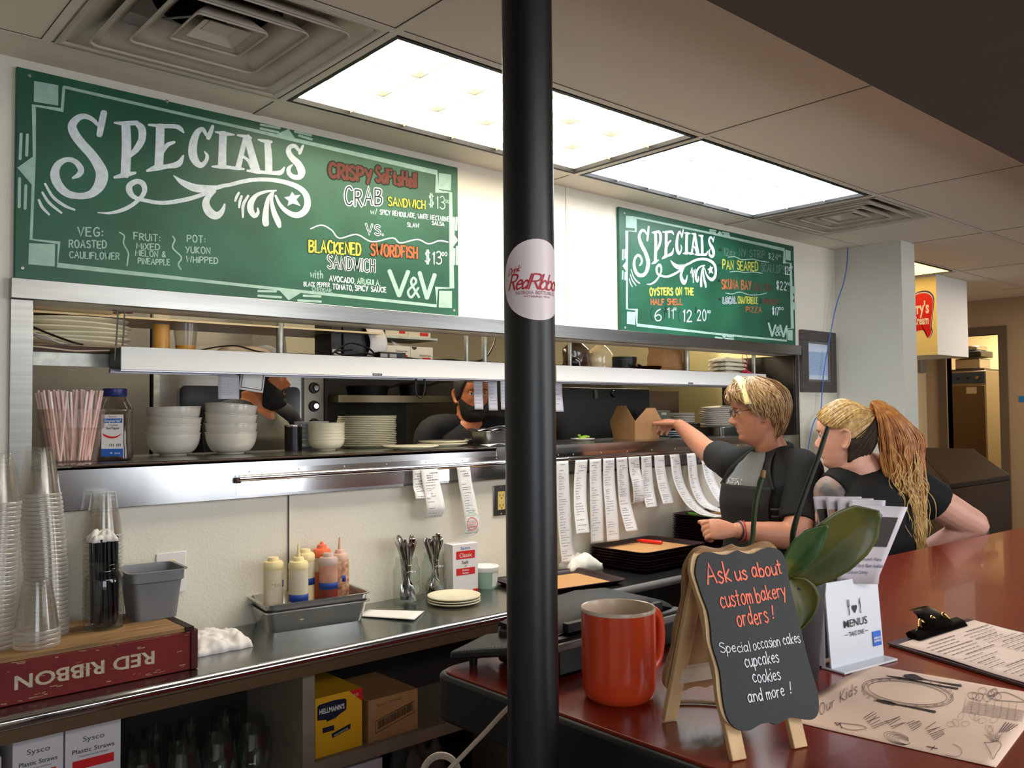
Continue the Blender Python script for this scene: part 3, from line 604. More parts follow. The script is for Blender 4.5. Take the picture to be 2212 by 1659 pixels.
tag(MB().tube([(4.683, 2.40, 2.43), (4.672, 2.40, 2.33), (4.645, 2.41, 2.22), (4.60, 2.43, 2.10), (4.565, 2.45, 1.94), (4.53, 2.455, 1.83), (4.50, 2.46, 1.72), (4.475, 2.46, 1.60), (4.455, 2.46, 1.50), (4.39, 2.46, 1.45), (4.345, 2.46, 1.38), (4.31, 2.46, 1.28)], .0032, 6, 5).build('cable', mat('blue_cable', (.25, .40, .72), .5)), 'thin blue cable hanging from the ceiling past the dark picture frame', 'cable')
# ================================================================== black pole with its round sticker
pc = Vector((.773, .837, 0)); PR = .0335
tp = thing('support_pole', 'black painted steel pole standing at the end of the red bar', 'pole', pc)
MB().lathe([(PR, 0), (PR, 2.25)], 40, cap0=True, cap1=True).build('shaft', mat('black_gloss_paint', (.055, .052, .055), .38, bump=.06, bscale=40), tp)
MB().lathe([(PR+.035, 0), (PR+.035, .008), (PR+.001, .012)], 32, cap0=True).build('floor_plate', MATS['black_gloss_paint'], tp)
vd = pc.normalized(); rd = Vector((vd.y, -vd.x, 0)); zc = P(1145, 612, 1, pc.y).z; th0 = math.radians(21)
def onpole(x, y, h):
    th = th0+x/PR; return -vd*math.cos(th)*(PR+h)+rd*math.sin(th)*(PR+h)+Vector((0, 0, zc+y))
R_ = .0525
mb = MB(); nr, ns = 8, 48
vs = [onpole(0, 0, .0004)]+[onpole(R_*k/nr*math.cos(2*PI*i/ns), R_*k/nr*math.sin(2*PI*i/ns), .0004) for k in range(1, nr+1) for i in range(ns)]
fs = [(0, 1+i, 1+(i+1) % ns) for i in range(ns)]+[(1+k*ns+i, 1+(k+1)*ns+i, 1+(k+1)*ns+(i+1) % ns, 1+k*ns+(i+1) % ns) for k in range(nr-1) for i in range(ns)]
mb.add(vs, fs); stk = mb.build('sticker', mat('pale_pink_sticker', (.86, .80, .80), .35), tp)
mb = MB()
def sh(o, k=.35, tilt=0): return lambda x, y, h: onpole(o[0]+x+k*y, o[1]+y+tilt*x, h)
handwrite(mb, 'Drink', sh((-.0425, .0060), tilt=.28), .0010, .0088, .018, .0008, gap=.12)
for txt, ox, wd_ in (('Red', -.0415, .026), ('Ribbon', -.0130, .052)):
    handwrite(mb, txt, sh((ox, -.0125)), .0021, .0195, wd_, .0008, gap=.04)
mb.build('red_script', mat('sticker_red', (.68, .07, .16), .5), stk)
mb = MB(); handwrite(mb, 'NATRONA BOTTLING CO.', sh((-.030, -.0192), 0), .0006, .0042, .060, .0008); handwrite(mb, 'PITTSBURGH, PENN.', sh((-.0185, -.0232), 0), .0004, .0021, .036, .0008)
mb.build('small_print', mat('sticker_rose', (.62, .30, .34), .5), stk)
# ================================================================== heat lamp rails and over-shelf
def ordn(i):        # i = 0 is the topmost
    if i == 0: return 'topmost'
    w = ['second', 'third', 'fourth', 'fifth', 'sixth', 'seventh', 'eighth', 'ninth', 'tenth']
    k = i+1
    s = w[k-2] if k <= 10 else '%d%s' % (k, {1: 'st', 2: 'nd', 3: 'rd'}.get(k % 10 if k not in (11, 12, 13) else 0, 'th'))
    return s+' from the top'
def stack(proto, locs, lab, bottom_first=True, rots=None):
    """proto is the first (lowest); the rest are copies; lab(i_from_top)"""
    n = len(locs)
    for i, l in enumerate(locs):
        if i == 0: o = proto; o.location = l
        else: o = dup(proto, l)
        if rots and rots[i]: o.rotation_euler = rots[i]
        o['label'] = lab(n-1-i)
def rail(x0, x1, label, xlab):
    t = thing('heat_lamp', label, 'heat lamp', (x0, 2.60, 1.632), 0, 'long white heat lamp rails')
    MB().box(x0, x1, 2.55, 2.556, 1.634, 1.699).build('front_face', WHITE, t, True, bevel=.001)
    MB().box(x0, x1, 2.556, 2.655, 1.640, 1.697).build('housing', mat('dark_housing', (.19, .18, .18), .5), t, True)
    mb = MB(); mb.box(x0, x1, 2.552, 2.56, 1.630, 1.6335); mb.box(x0, x1, 2.645, 2.66, 1.628, 1.64); mb.build('bottom_lip', mat('lavender_steel', (.66, .66, .70), .35, .6), t, True)
    MB().box(x0+.02, x1-.02, 2.565, 2.64, 1.632, 1.6385).build('reflector', GALV, t, True)
    lb = MB().box(xlab-.019, xlab+.019, 2.5492, 2.55, 1.636, 1.6435).build('caution_label', mat('black_label', (.13, .15, .19), .5), t, True)
    mb = MB(); printed(mb, 'CAUTION - HOT', plane_map((xlab, 2.549, 1.6382), (1, 0, 0), (0, 0, 1), (0, -1, 0)), .0032, .03); mb.build('print', WHITE, lb, True)
    return t
ra = rail(.791, 2.235, 'long white heat lamp rail with caution label, left of the black pole', P(815, 806, 1, 2.55).x)
rb = rail(2.505, 4.062, 'long white heat lamp rail hanging between the pole and the blond woman', P(1492, 829, 1, 2.55).x)
for x in (.782, .80):
    MB().tube([(x, 2.575, 1.66), (x+.004, 2.573, 1.74), (x+.006, 2.57, 1.802), (x+.012, 2.58, 1.812)], .0026, 8).build('hanger_wire', CHROME, ra, True)
mb = MB(); mb.tube([(.775, 2.572, 1.795), (.83, 2.58, 1.80)], .003, 8); mb.tube([(.775, 2.572, 1.803), (.80, 2.59, 1.806)], .003, 8); mb.build('hook', CHROME, ra, True)
t = thing('over_shelf', 'long brown edged shelf carrying plates, boxes and bags above the heat lamps', 'shelf', (.56, 2.66, 1.65))
BRN = mat('brown_board_edge', (.30, .20, .14), .6, var=.2, scale=12)
MB().box(.556, 4.225, 2.66, 2.97, 1.684, 1.703).build('shelf_board', BRN, t, True)
MB().box(.556, 4.225, 2.672, 2.685, 1.646, 1.684).build('front_apron', GALV, t, True)
MB().box(.556, 1.75, 2.69, 2.97, 1.795, 1.801).build('upper_shelf', mat('shelf_edge_steel', (.74, .66, .52), .35, .8), t, True)
for x, r in ((1.348, .013), (2.150, .009), (2.243, .012), (2.735, .009), (3.575, .014), (4.180, .011)):
    MB().tube([(x, 2.70, 1.703), (x, 2.70, CZ)], r, 14).build('post', GALV, t, True)
for x in (.575,):
    MB().tube([(x, 2.955, 1.375), (x, 2.955, 1.684)], .012, 12).build('post', GALV, t, True)
# ------------------------------------------------------------------ crockery builders
def plate_prof(r, h, foot=.58, th=.0045):
    return [(0, .0015), (r*foot, .001), (r*foot, 0), (r*(foot+.03), 0), (r*(foot+.05), .002), (r*.97, h-th), (r, h-th*.5), (r*.995, h), (r*.96, h-.0005), (r*.66, th+h*.12), (r*.6, th), (0, th)]
def bowl_prof(r, h, th=.004, rim=1.03):
    f = r*.5; p = [(0, .003), (f*.9, .003), (f*.92, 0), (f, 0), (f*1.02, .004)]
    for k in range(1, 9):
        a = k/8*PI/2; p.append((f*1.02+(r-f*1.02)*math.sin(a)**.85, .004+(h-.008)*(1-math.cos(a))**.9))
    p += [(r*rim, h-.002), (r*rim, h), (r-th, h)]
    for k in range(7, -1, -1):
        a = k/8*PI/2; p.append((max(0, f+(r-th-f)*math.sin(a)**.85), .007+(h-.01)*(1-math.cos(a))**.9))
    return p+[(0, .007)]
def turned(name, prof, m, label, cat, loc, group=None, seg=36, sy=1, rot=None):
    o = MB().lathe(prof, seg, sy=sy).build(name, m); o.location = loc
    if rot: o.rotation_euler = rot
    return tag(o, label, cat, group)
# big oval platters on the over-shelf at far left
pr = turned('oval_platter', plate_prof(.165, .020, th=.008), CERAMC, 'x', 'plate', (0, 0, 0), 'oval platters on the left end of the over-shelf', sy=.7)
stack(pr, [(.725+.004*math.sin(i*2), 2.80, 1.706+.0128*i) for i in range(6)], lambda i: 'cream oval platter, %s of the six on the brown shelf' % ordn(i), rots=[(.02*math.sin(i), .03*math.cos(i*1.7), 0) for i in range(6)])
pr = turned('oval_platter', plate_prof(.165, .020, th=.008), CERAMC, 'x', 'plate', (0, 0, 0), 'oval platters on the thin upper shelf', sy=.7)
stack(pr, [(.725, 2.83, 1.8035+.0125*i) for i in range(3)], lambda i: 'cream oval platter, %s of three on the thin upper shelf' % ordn(i))
mb = MB()
def sag(u, v):
    x = .56+.30*u; y = 2.652+.12*v; return (x, y-.002*math.sin(u*9), 1.7045+.002*abs(math.sin(u*7+v*3))-(.018*max(0, .25-v)/.25)*(.4+.6*abs(math.sin(u*3.1))))
mb.grid(sag, 24, 8); tag(mb.build('paper_liner', mat('cream_liner', (.84, .76, .66), .8), solid=.001), 'creased cream paper liner drooping over the brown shelf edge under the platters', 'paper')
mb = MB()
mb.grid(lambda u, v: (.558+.13*u, 2.655+.02*v+.01*u, 1.7065+(.048*(1-u)**1.3)*(1-.25*v)+.003*math.sin(u*14+v*5)), 16, 6)
tag(mb.build('cloth_napkin', mat('white_cloth', (.86, .83, .79), .9), solid=.002), 'crumpled white cloth in front of the cream platters, beside the steel trim', 'cloth')
tag(MB().tube([(.56, 2.645, 1.762), (.62, 2.643, 1.736), (.69, 2.647, 1.7125), (.72, 2.66, 1.708)], .0032, 6, 5).build('cable', BLACKP), 'black cable lying diagonally over the crumpled white cloth', 'cable')
# containers with yellow sauce
YEL = mat('yellow_sauce', (.93, .66, .06), .35); FROST = thin_clear('frosted_plastic', (.97, .965, .94), .03, .2, .12)
t = thing('sauce_bottle', 'clear bottle of bright yellow sauce left of the half empty cup', 'bottle', (.975, 2.76, 1.703))
MB().lathe([(.0265, .001), (.0265, .115), (.022, .125), (.022, .14)], 20, cap0=True, cap1=True).build('bottle', FROST, t); MB().lathe([(.0250, .003), (.0250, .085)], 20, cap0=True, cap1=True).build('sauce', YEL, t)
t = thing('plastic_cup', 'frosted plastic cup with a little yellow sauce, right of the full bottle', 'cup', (1.052, 2.76, 1.703))
MB().lathe([(.0, .002), (.029, .002), (.039, .093), (.0415, .094), (.0415, .097), (.0375, .0965), (.0275, .004), (0, .004)], 28).build('cup', FROST, t); MB().lathe([(.0285, .005), (.0305, .024)], 24, cap0=True, cap1=True).build('sauce', YEL, t)
def mound(name, c, sx, sy, h, m, label, cat, seed, group=None, nx=26, ny=18, rough=.35, rz=0):
    """crumpled cloth or bag: a bumpy closed heap resting on its base"""
    mb = MB(Matrix.Translation(c) @ Matrix.Rotation(rz, 4, 'Z'))
    def f(u, v):
        x, y = 2*u-1, 2*v-1; r = max(abs(x), abs(y)); e = max(0, 1-r**3.2)
        nz = noise.noise(Vector((x*1.8+seed, y*1.8, seed*.7)))*rough+noise.noise(Vector((x*4.5, y*4.5+seed, seed)))*rough*.45
        return (x*sx*(1+.12*noise.noise(Vector((y*3, seed, 0)))), y*sy*(1+.12*noise.noise(Vector((x*3, seed, 5)))), .0005+h*e**.55*max(.12, 1+nz))
    mb.grid(f, nx, ny)
    return tag(mb.build(name, m, ang=80, solid=.0015), label, cat, group)
mound('folded_cloth', (1.235, 2.735, 1.703), .085, .04, .026, mat('cream_cloth', (.83, .74, .63), .9), 'folded cream cloth lying on the brown shelf beside the thin post', 'cloth', 3, rough=.25)
tag(MB().tube([(1.07, 2.70, 1.708), (1.13, 2.695, 1.722), (1.19, 2.69, 1.728), (1.25, 2.688, 1.715), (1.30, 2.688, 1.707)], .0028, 6, 6).build('cable', BLACKP), 'thin black cable arching over the folded cream cloth', 'cable')
# black printer with paper, power brick, chain, boxes of deli paper
t = thing('label_printer', 'dark blue black printer with white paper curling out, on the brown shelf', 'printer', (1.70, 2.82, 1.703))
MB().box(-.075, .11, -.06, .09, 0, .19).build('body', mat('blue_black_plastic', (.07, .08, .11), .4), t, bevel=.006)
MB().box(-.125, -.078, -.06, .06, 0, .19).build('side_unit', BLACKP, t, bevel=.004)
mb = MB(); mb.grid(lambda u, v: (.015+.075*u+.012*math.sin(v*4.5), -.066-.018*math.sin(v*PI)-.002*math.sin(u*3), .005+.14*v), 6, 14); mb.build('paper_strip', PAPER, t, solid=.0006)
MB().box(-.12, -.085, -.0615, -.0605, .0, .035).build('price_tag', PAPER, t)
t = thing('power_brick', 'black power supply brick with white stickers lying on the shelf edge', 'power supply', (1.79, 2.70, 1.703))
MB().box(-.058, .058, -.018, .022, 0, .028).build('brick', BLACKP, t, bevel=.003)
for x in (-.055, -.015): MB().box(x, x+.03, -.0186, -.018, .008, .021).build('sticker', mat('grey_sticker', (.72, .72, .70), .6), t)
for pts in ([(.058, 0, .012), (.12, .0, .008), (.18, -.004, .005), (.28, .0, .012), (.36, 0, .006), (.45, .0, .02), (.50, .004, .07), (.52, .01, .11)], [(-.06, 0, .012), (-.10, -.005, .04), (-.17, 0, .055), (-.22, .0, .03), (-.24, 0, .008), (-.17, -.01, .004), (-.1, -.012, .006)], [(-.06, 0, .014), (-.12, -.01, .02), (-.2, -.012, .01), (-.235, -.008, .022), (-.17, -.012, .03)]):
    MB().tube(pts, .0034, 6, 5).build('cable', BLACKP, t)
t = thing('chain', 'short pale chain hanging beside the deli paper boxes', 'chain', (1.765, 2.745, 1.705))
mb = MB(); 
for k in range(7):
    z = .008+.0165*k; n = 10; a = k % 2*PI/2
    mb.tube([(.006*math.cos(2*PI*i/n)*math.cos(a), .006*math.cos(2*PI*i/n)*math.sin(a), z+.0115*math.sin(2*PI*i/n)) for i in range(n+1)], .0021, 6)
mb.build('links', mat('pale_chain', (.78, .72, .56), .5), t)
CARTON = mat('white_carton', (.86, .83, .76), .7); 
def deli(loc, label, dz=.062):
    t = thing('paper_box', label, 'box', loc, 0, 'white deli paper boxes')
    MB().box(-.12, .12, 0, .15, 0, dz).build('carton', CARTON, t, bevel=.001)
    N_ = lambda x, z: plane_map((x, -.0006, z), (1, 0, 0), (0, 0, 1), (0, -1, 0))
    mb = MB(); printed(mb, 'Sysco', N_(-.095, dz*.45), .008); printed(mb, 'Delicatessen Paper', N_(-.028, dz*.62), .0085, .055); printed(mb, 'Delicatessen Paper', N_(.082, dz*.40), .0085, .055); mb.build('print', INK, t)
    mb = MB(); mb.box(-.03, -.002, -.0008, -.0002, dz*.2, dz*.45); mb.box(.068, .108, -.0008, -.0002, dz*.12, dz*.33); mb.build('red_band', RED, t)
    mb = MB(); ribbon(mb, [(0, .0), (0, dz)], .0012, N_(.012, 0)); printed(mb, 'Sysco', N_(.01, -1), .001); mb.build('fold_line', INKG, t)
    MB().prism([(.03+.012*math.cos(PI*k/10), dz-.001-.012*math.sin(PI*k/10)) for k in range(11)], -.0008, -.0002, lambda x, y, z: (x, z, y)).build('thumb_notch', mat('notch_brown', (.25, .20, .15), .8), t)
    return t
t = deli((1.92, 2.775, 1.703), 'open white box of deli paper behind the black power brick')
MB().grid(lambda u, v: (-.04+.06*u-.01*v, .03+.01*v, .062+.022*v*(1-u*.8)), 4, 4).build('loose_sheet', PAPER, t, solid=.0005)
deli((1.92, 2.79, 1.802), 'white deli paper box on the upper level, its top hidden behind the steel header')
tag(MB().box(1.78, 2.06, 2.77, 2.96, 1.793, 1.801).build('box_support', GALV), 'thin steel plate holding the raised deli paper box', 'shelf')
# right part of the over-shelf: bread, pots, paper bag, towels
BAGP = mat('dark_bread', (.22, .12, .08), .25, var=.4, scale=25, coat=.6); BAGC = mat('cream_bread', (.86, .78, .62), .25, var=.2, scale=18, coat=.7)
def sack(name, c, r, h, m, label, seed, sy=.6, cat='bag'):
    mb = MB(); rings = []
    for k in range(13):
        t_ = k/12; rr = r*(1-.06*(2*t_-1)**2-(.55*max(0, t_-.72)/.28)); ring = []
        for i in range(26):
            a = 2*PI*i/26; d = 1+.10*noise.noise(Vector((math.cos(a)*2+seed, math.sin(a)*2, t_*4)))+.05*noise.noise(Vector((a*3, t_*9, seed)))
            ring.append((c[0]+rr*d*math.cos(a), c[1]+rr*sy*d*math.sin(a), c[2]+h*t_))
        rings.append(ring)
    mb.loft(rings); return tag(mb.build(name, m, ang=70), label, cat)
sack('bread_bag', (2.60, 2.77, 1.704), .05, .12, mat('brown_bread', (.50, .27, .12), .25, var=.3, scale=20, coat=.6), 'small bag of brown bread rolls just right of the black pole', 1)
sack('bread_bag', (2.865, 2.79, 1.704), .075, .125, BAGP, 'bag of dark brown bread behind the second heat lamp', 2)
sack('bread_bag', (3.02, 2.78, 1.704), .07, .115, BAGC, 'shiny bag of pale bread left of the black pots', 3)
t = thing('oven_mitt', 'small black and white rolled mitt before the dark bread bag', 'mitt', (2.765, 2.70, 1.703))
MB().sphere((0, .0, .024), (.034, .02, .024), 16, 10).build('mitt', BLACKP, t); MB().tube([(-.012, -.019, .035), (.006, -.021, .025), (.012, -.019, .01)], .003, 6, 4).build('white_piping', PAPER, t)
turned('saucepan', [(0, 0), (.07, 0), (.075, .07), (.072, .07), (.067, .004), (0, .004)], BLACKM, 'dark cooking pot standing behind the brass handled pan', 'pot', (3.24, 2.84, 1.7035), seg=28)
t = thing('frying_pan', 'brass toned shallow pan beside the brown paper bag', 'pan', (3.32, 2.735, 1.703))
MB().lathe([(0, .0), (.05, 0), (.064, .024), (.061, .024), (.048, .003), (0, .003)], 28).build('pan', mat('brass_pan', (.45, .36, .20), .25, 1), t)
MB().tube([(-.06, -.01, .02), (-.09, -.015, .026), (-.115, -.02, .03)], .006, 8).build('handle', mat('brass_pan', ()), t)
mb = MB()
def pbag(x, y, z): return (3.42+x+.03*z, 2.74+y, 1.7035+z)
rings = []
for k in range(7):
    z = k/6*.15; b = .0 if k in (0, 6) else .012*math.sin(k*2.1); w = .205+b; q = .058-.0035*k
    rings.append([pbag(x*w+.205*0, yy*q+.04+.006*math.sin(k*3+x*5), z) for x, yy in ((0, -1), (.3, -.9), (.62, -1.05), (1, -1), (1.05, 0), (1, 1), (.5, .95), (0, 1), (-.03, 0))])
mb.loft(rings); tag(mb.build('paper_bag', KRAFT, ang=25), 'big brown paper bag lying on the shelf left of the folded towels', 'bag')
tw = mound('folded_towel', (0, 0, 0), .105, .06, .026, mat('white_towel', (.86, .85, .78), .95, bump=.3, bscale=200), 'x', 'towel', 5, 'folded white towels on the over-shelf', rough=.18)
stack(tw, [(4.045, 2.78, 1.7035+.023*i) for i in range(4)], lambda i: 'white folded towel, %s of the pile with the pink string' % ordn(i))
t = thing('pink_string_bundle', 'bundle of pink string in front of the white towels', 'string', (4.11, 2.70, 1.703))
mb = MB()
for k in range(9):
    a = k*2.4; mb.tube([(.045*math.cos(a), .015*math.sin(a), .006), (.02*math.cos(a+1), .012, .016+.004*(k % 3)), (.045*math.cos(a+2.2), .014*math.sin(a+2), .007)], .004, 6, 4)
mb.build('tangle', mat('pink_string', (.82, .22, .38), .7), t); MB().tube([(0, 0, .012), (-.02, .0, .05), (-.035, .005, .085), (-.03, .005, .11)], .0018, 5, 4).build('loose_end', MATS['pink_string'], t); MB().tube([(.01, 0, .012), (.0, .0, .05), (.02, .005, .085), (.0, .005, .115)], .0018, 5, 4).build('loose_end', MATS['pink_string'], t)
# ================================================================== things on the pass shelf
SZ = 1.3755
def rsq(a, b, r, z, n=4):
    out = []
    for sx, sy, a0 in ((1, 1, 0), (-1, 1, 90), (-1, -1, 180), (1, -1, 270)):
        for k in range(n+1):
            an = math.radians(a0+k*90/n); out.append((sx*(a-r)+r*math.cos(an), sy*(b-r)+r*math.sin(an), z))
    return out
def panbox(mb, a, b, a2, b2, h, r=.02, th=.002, flange=.01, step=None):
    """open rectangular pan, a/b half sizes at the rim, a2/b2 at the floor"""
    R_ = [rsq(a2, b2, r, 0)]
    if step: R_ += [rsq(a-.006, b-.006, r, step-.004), rsq(a-.001, b-.001, r, step)]
    R_ += [rsq(a, b, r, h-.002), rsq(a+flange, b+flange, r+flange, h-.002), rsq(a+flange, b+flange, r+flange, h), rsq(a, b, r, h)]
    if step: R_ += [rsq(a-.002, b-.002, r, step), rsq(a-.008, b-.008, r, step-.005)]
    R_ += [rsq(a2-th, b2-th, r, th)]
    mb.loft(R_)
SB = thing('straw_bin', 'clear plastic bin full of pink straws at the left end of the serving shelf', 'container', (.695, 2.675, SZ), .06)
mb = MB(); panbox(mb, .073, .068, .058, .055, .148, .016, .002, .006, .095); mb.build('bin', thin_clear('rosy_clear_plastic', (.985, .965, .955), .012, .25, .03), SB)
STRAWM = mat('pink_straw', (.95, .80, .77), .45); rnd = random.Random(3)
def rod(r, L, m, name, seg=8):
    return MB().lathe([(r, 0), (r, L), (r*.82, L), (r*.82, .002)], seg).build(name, m)
def aim(p0, p1):
    return (Vector(p1)-Vector(p0)).to_track_quat('Z', 'Y').to_euler()
first = None
STR2 = mat('pale_straw', (.97, .91, .89), .45)
protos = [rod(.0032, .200, STRAWM, 'drinking_straw'), rod(.0032, .195, STR2, 'drinking_straw')]
for i in range(56):
    src = protos[i % 2]; o = src if i < 2 else link(src.copy())
    bx, by = rnd.uniform(-.05, .05), rnd.uniform(-.045, .045); k = rnd.uniform(.9, 1.45)
    a = Vector((bx, by, .004)); dx = bx*.35+rnd.uniform(-.028, .028); dy = by*.3+rnd.uniform(-.02, .02)
    lim = .068
    b = a+Vector((max(-lim-a.x, min(lim-a.x, dx)), max(-.06-a.y, min(.06-a.y, dy)), .15))
    w0 = SB.location; rot = Matrix.Rotation(.06, 3, 'Z')
    o.location = w0+rot @ a; o.rotation_euler = aim(rot @ a, rot @ b)
    tag(o, 'pink and white drinking straw standing in the clear bin', 'straw', 'drinking straws in the clear bin')
# spice jug
jp = (.812, 2.672)
t = thing('spice_jug', 'clear spice jug with blue lid and chilli label, beside the straw bin', 'jar', (*jp, SZ), -.55)
def jring(a, b, z, r=.014): return rsq(a, b, r, z)
mb = MB(); mb.loft([jring(.040, .036, 0), jring(.0455, .040, .004), jring(.0455, .040, .03), jring(.043, .038, .05), jring(.043, .038, .135), jring(.045, .040, .14), jring(.045, .040, .15), jring(.030, .030, .185, .0295), jring(.030, .030, .192, .0295)], True, False)
mb.build('jug', thin_clear('jug_plastic', (.86, .84, .80), .08), t)
mb = MB(); mb.loft([jring(.039, .035, .003), jring(.0445, .039, .007), jring(.0445, .039, .03), jring(.042, .037, .048), jring(.042, .037, .052)]); mb.build('pepper_flakes', mat('chilli_flakes', (.27, .11, .06), .85, var=.5, scale=250), t)
MB().lathe([(.032, .185), (.033, .187), (.033, .206), (.031, .208), (0, .208)], 32, cap0=True).build('lid', mat('blue_lid', (.06, .12, .40), .35), t)
lb = MB().box(-.025, .034, -.0408, -.0402, .012, .132).build('label', PAPER, t)
n_ = lambda x, z: plane_map((x, -.0412, z), (1, 0, 0), (0, 0, 1), (0, -1, 0))
MB().box(-.021, .031, -.0411, -.0408, .108, .121).build('blue_band', mat('label_blue', (.10, .35, .68), .5), lb)
MB().box(-.025, .034, -.0411, -.0408, .012, .034).build('blue_foot', MATS['label_blue'], lb)
mb = MB(); printed(mb, 'Imperial', n_(.005, .1105), .009, .045, shear=.3, bold=.01); printed(mb, '4 oz', n_(.012, .019), .006, .03); mb.build('white_print', WHITE, lb)
mb = MB(); printed(mb, 'Sysco', n_(.005, .124), .0055, .022); printed(mb, 'Crushed', n_(.006, .099), .0065, .026); printed(mb, 'Red Pepper', n_(.006, .090), .0072, .036, bold=.02); printed(mb, 'III III', n_(.012, .040), .009, .03); mb.build('dark_print', INK, lb)
mb = MB(); ribbon(mb, [(-.022, .078, .0015), (-.015, .072, .0055), (0, .0665, .006), (.016, .068, .0045), (.03, .077, .001)], .004, lambda x, y, h: (x, -.0412, y), 0, 0, 6); mb.build('chilli', RED, lb)
# white bowls in two stacks of four
pr = turned('white_bowl', bowl_prof(.083, .072), CERAM, 'x', 'bowl', (0, 0, 0), 'white bowls stacked beside the spice jug')
stack(pr, [(1.045, 2.842, SZ), (1.046, 2.842, SZ+.027), (1.043, 2.842, SZ+.056), (1.047, 2.843, SZ+.085)], lambda i: 'white bowl, %s of the four stacked next to the spice jug' % ordn(i), rots=[None, None, (.05, .07, 0), (.0, -.015, 0)])
pr = turned('white_bowl', bowl_prof(.083, .072), CERAM, 'x', 'bowl', (0, 0, 0), 'white bowls stacked in front of the bearded cook')
stack(pr, [(1.222, 2.80, SZ), (1.222, 2.80, SZ+.029), (1.217, 2.80, SZ+.062), (1.217, 2.80, SZ+.09)], lambda i: 'white bowl, %s of the four stacked before the bearded cook' % ordn(i), rots=[None, None, (.03, .06, 0), (-.03, .09, 0)])
t = thing('canister', 'black metal canister with a steel rim, before the bearded cook', 'canister', (1.475, 2.85, SZ))
MB().lathe([(0, 0), (.031, 0), (.031, .088), (.028, .088), (.028, .01), (0, .01)], 28).build('body', mat('black_canister', (.03, .03, .03), .35), t); MB().lathe([(.0315, .085), (.0325, .088), (.0315, .091), (.028, .09)], 28).build('rim', CHROME, t)
pr = turned('grey_bowl', bowl_prof(.062, .04), CERAMG, 'x', 'bowl', (0, 0, 0), 'grey bowls stacked behind the cream bowls')
stack(pr, [(1.585, 2.92, SZ+.0155*i) for i in range(5)], lambda i: 'grey blue bowl, %s of the stack behind the cream bowls' % ordn(i))
pr = turned('cream_bowl', bowl_prof(.064, .042), CERAMC, 'x', 'bowl', (0, 0, 0), 'small cream bowls stacked on the shelf')
stack(pr, [(1.560, 2.765, SZ+.0113*i) for i in range(6)], lambda i: 'small cream bowl, %s of the six in front of the plates' % ordn(i))
pr = turned('dinner_plate', plate_prof(.112, .014), CERAMC, 'x', 'plate', (0, 0, 0), 'dinner plates stacked on the serving shelf')
stack(pr, [(1.785+.002*math.sin(i*1.3), 2.855, SZ+.0067*i) for i in range(17)], lambda i: 'cream dinner plate, %s of the tall stack beside the small cream bowls' % ordn(i))
turned('cream_plate', plate_prof(.10, .014), CERAMC, 'single cream plate at the shelf edge, right of the small cream bowls', 'plate', (1.80, 2.585, SZ), seg=40)
pr = turned('cream_platter', plate_prof(.105, .014), CERAMC, 'x', 'plate', (0, 0, 0), 'two wide platters beside the single cream plate', sy=.8)
stack(pr, [(2.03, 2.70, SZ), (2.035, 2.70, SZ+.0095)], lambda i: 'wide cream platter, %s of the two before the second cook' % ('upper' if i == 0 else 'lower'))
mb = MB(); panbox(mb, .095, .06, .088, .052, .02, .02, .002, .008)
o = tag(mb.build('shallow_tray', DARKST), 'dark shallow metal tray between the cream platters and the loaf pan', 'tray'); o.location = (2.215, 2.86, SZ)
t = thing('loaf_pan', 'steel loaf pan with crumpled foil and white papers on top', 'pan', (2.245, 2.66, SZ), .15)
mb = MB(); panbox(mb, .085, .05, .075, .042, .058, .02, .0015, .006); mb.build('pan', STEEL, t)
MB().grid(lambda u, v: (-.13+.20*u, -.05+.10*v, .0585+.006*abs(math.sin(u*8+v*3))+.004*math.sin(v*9)), 20, 8).build('foil', mat('foil', (.66, .66, .67), .3, .9), t, solid=.0006)
MB().grid(lambda u, v: (.02+.12*u, -.062+.11*v, .072-.042*max(0, u-.4)*(1.2-v)+.005*math.sin(v*5+u*3)), 14, 8).build('paper_sheet', PAPER, t, solid=.0006)
mb = MB(); mb.grid(lambda u, v: (2.11+.17*u, 2.515+.055*v-.02*u, SZ+.0015+.010*abs(math.sin(u*5.5+v))*(1-.4*v)), 20, 6); tag(mb.build('paper_napkin', PAPER, solid=.0008), 'creased white napkin lying at the steel shelf edge left of the pole', 'napkin')
# cards and slips clipped under the heat lamp
def hang(name, x, y, z, w, h, label, cat, lines=8, tilt=0, border=False, curl=.0, group=None, m=None, seed=0, rz=0):
    t = thing(name, label, cat, (x, y, z), rz, group)
    R_ = Matrix.Rotation(tilt, 4, 'Y')
    def f(u, v): q = R_ @ Vector(((u-.5)*w, 0, -h*v)); return (q.x, -curl*v**2, q.z)
    MB().grid(f, 4, 10).build('sheet', m or PAPER, t, solid=.0005)
    mb = MB(); rr = random.Random(seed+int(x*1000))
    def mp(a, b, k): q = R_ @ Vector((a*w, 0, -b*h)); return (q.x, -curl*b**2-.0008, q.z)
    if border: ribbon(mb, [(-.43, .1), (.43, .1), (.43, .88), (-.43, .88), (-.43, .1)], .03, mp, 0, 0, 0, False)
    for i in range(lines):
        yy = .1+.8*i/max(1, lines); x0 = -.42+rr.uniform(0, .05); x1 = x0+rr.uniform(.3, .8)
        k = x0
        while k < x1:
            l = rr.uniform(.05, .16); ribbon(mb, [(k, yy), (min(k+l, .45), yy+rr.uniform(-.004, .004))], .35/max(8, lines*3.2), mp, 0, 0, 0, False); k += l+.035
    mb.build('print', INKG if not border else INK, t)
    return t
hang('order_card', P(494, 840, 1, 2.61).x, 2.61, 1.628, .068, .075, 'white printed card hanging under the heat lamp above the right bowl stack', 'card', 9, m=mat('grey_paper', (.72, .72, .76), .7))
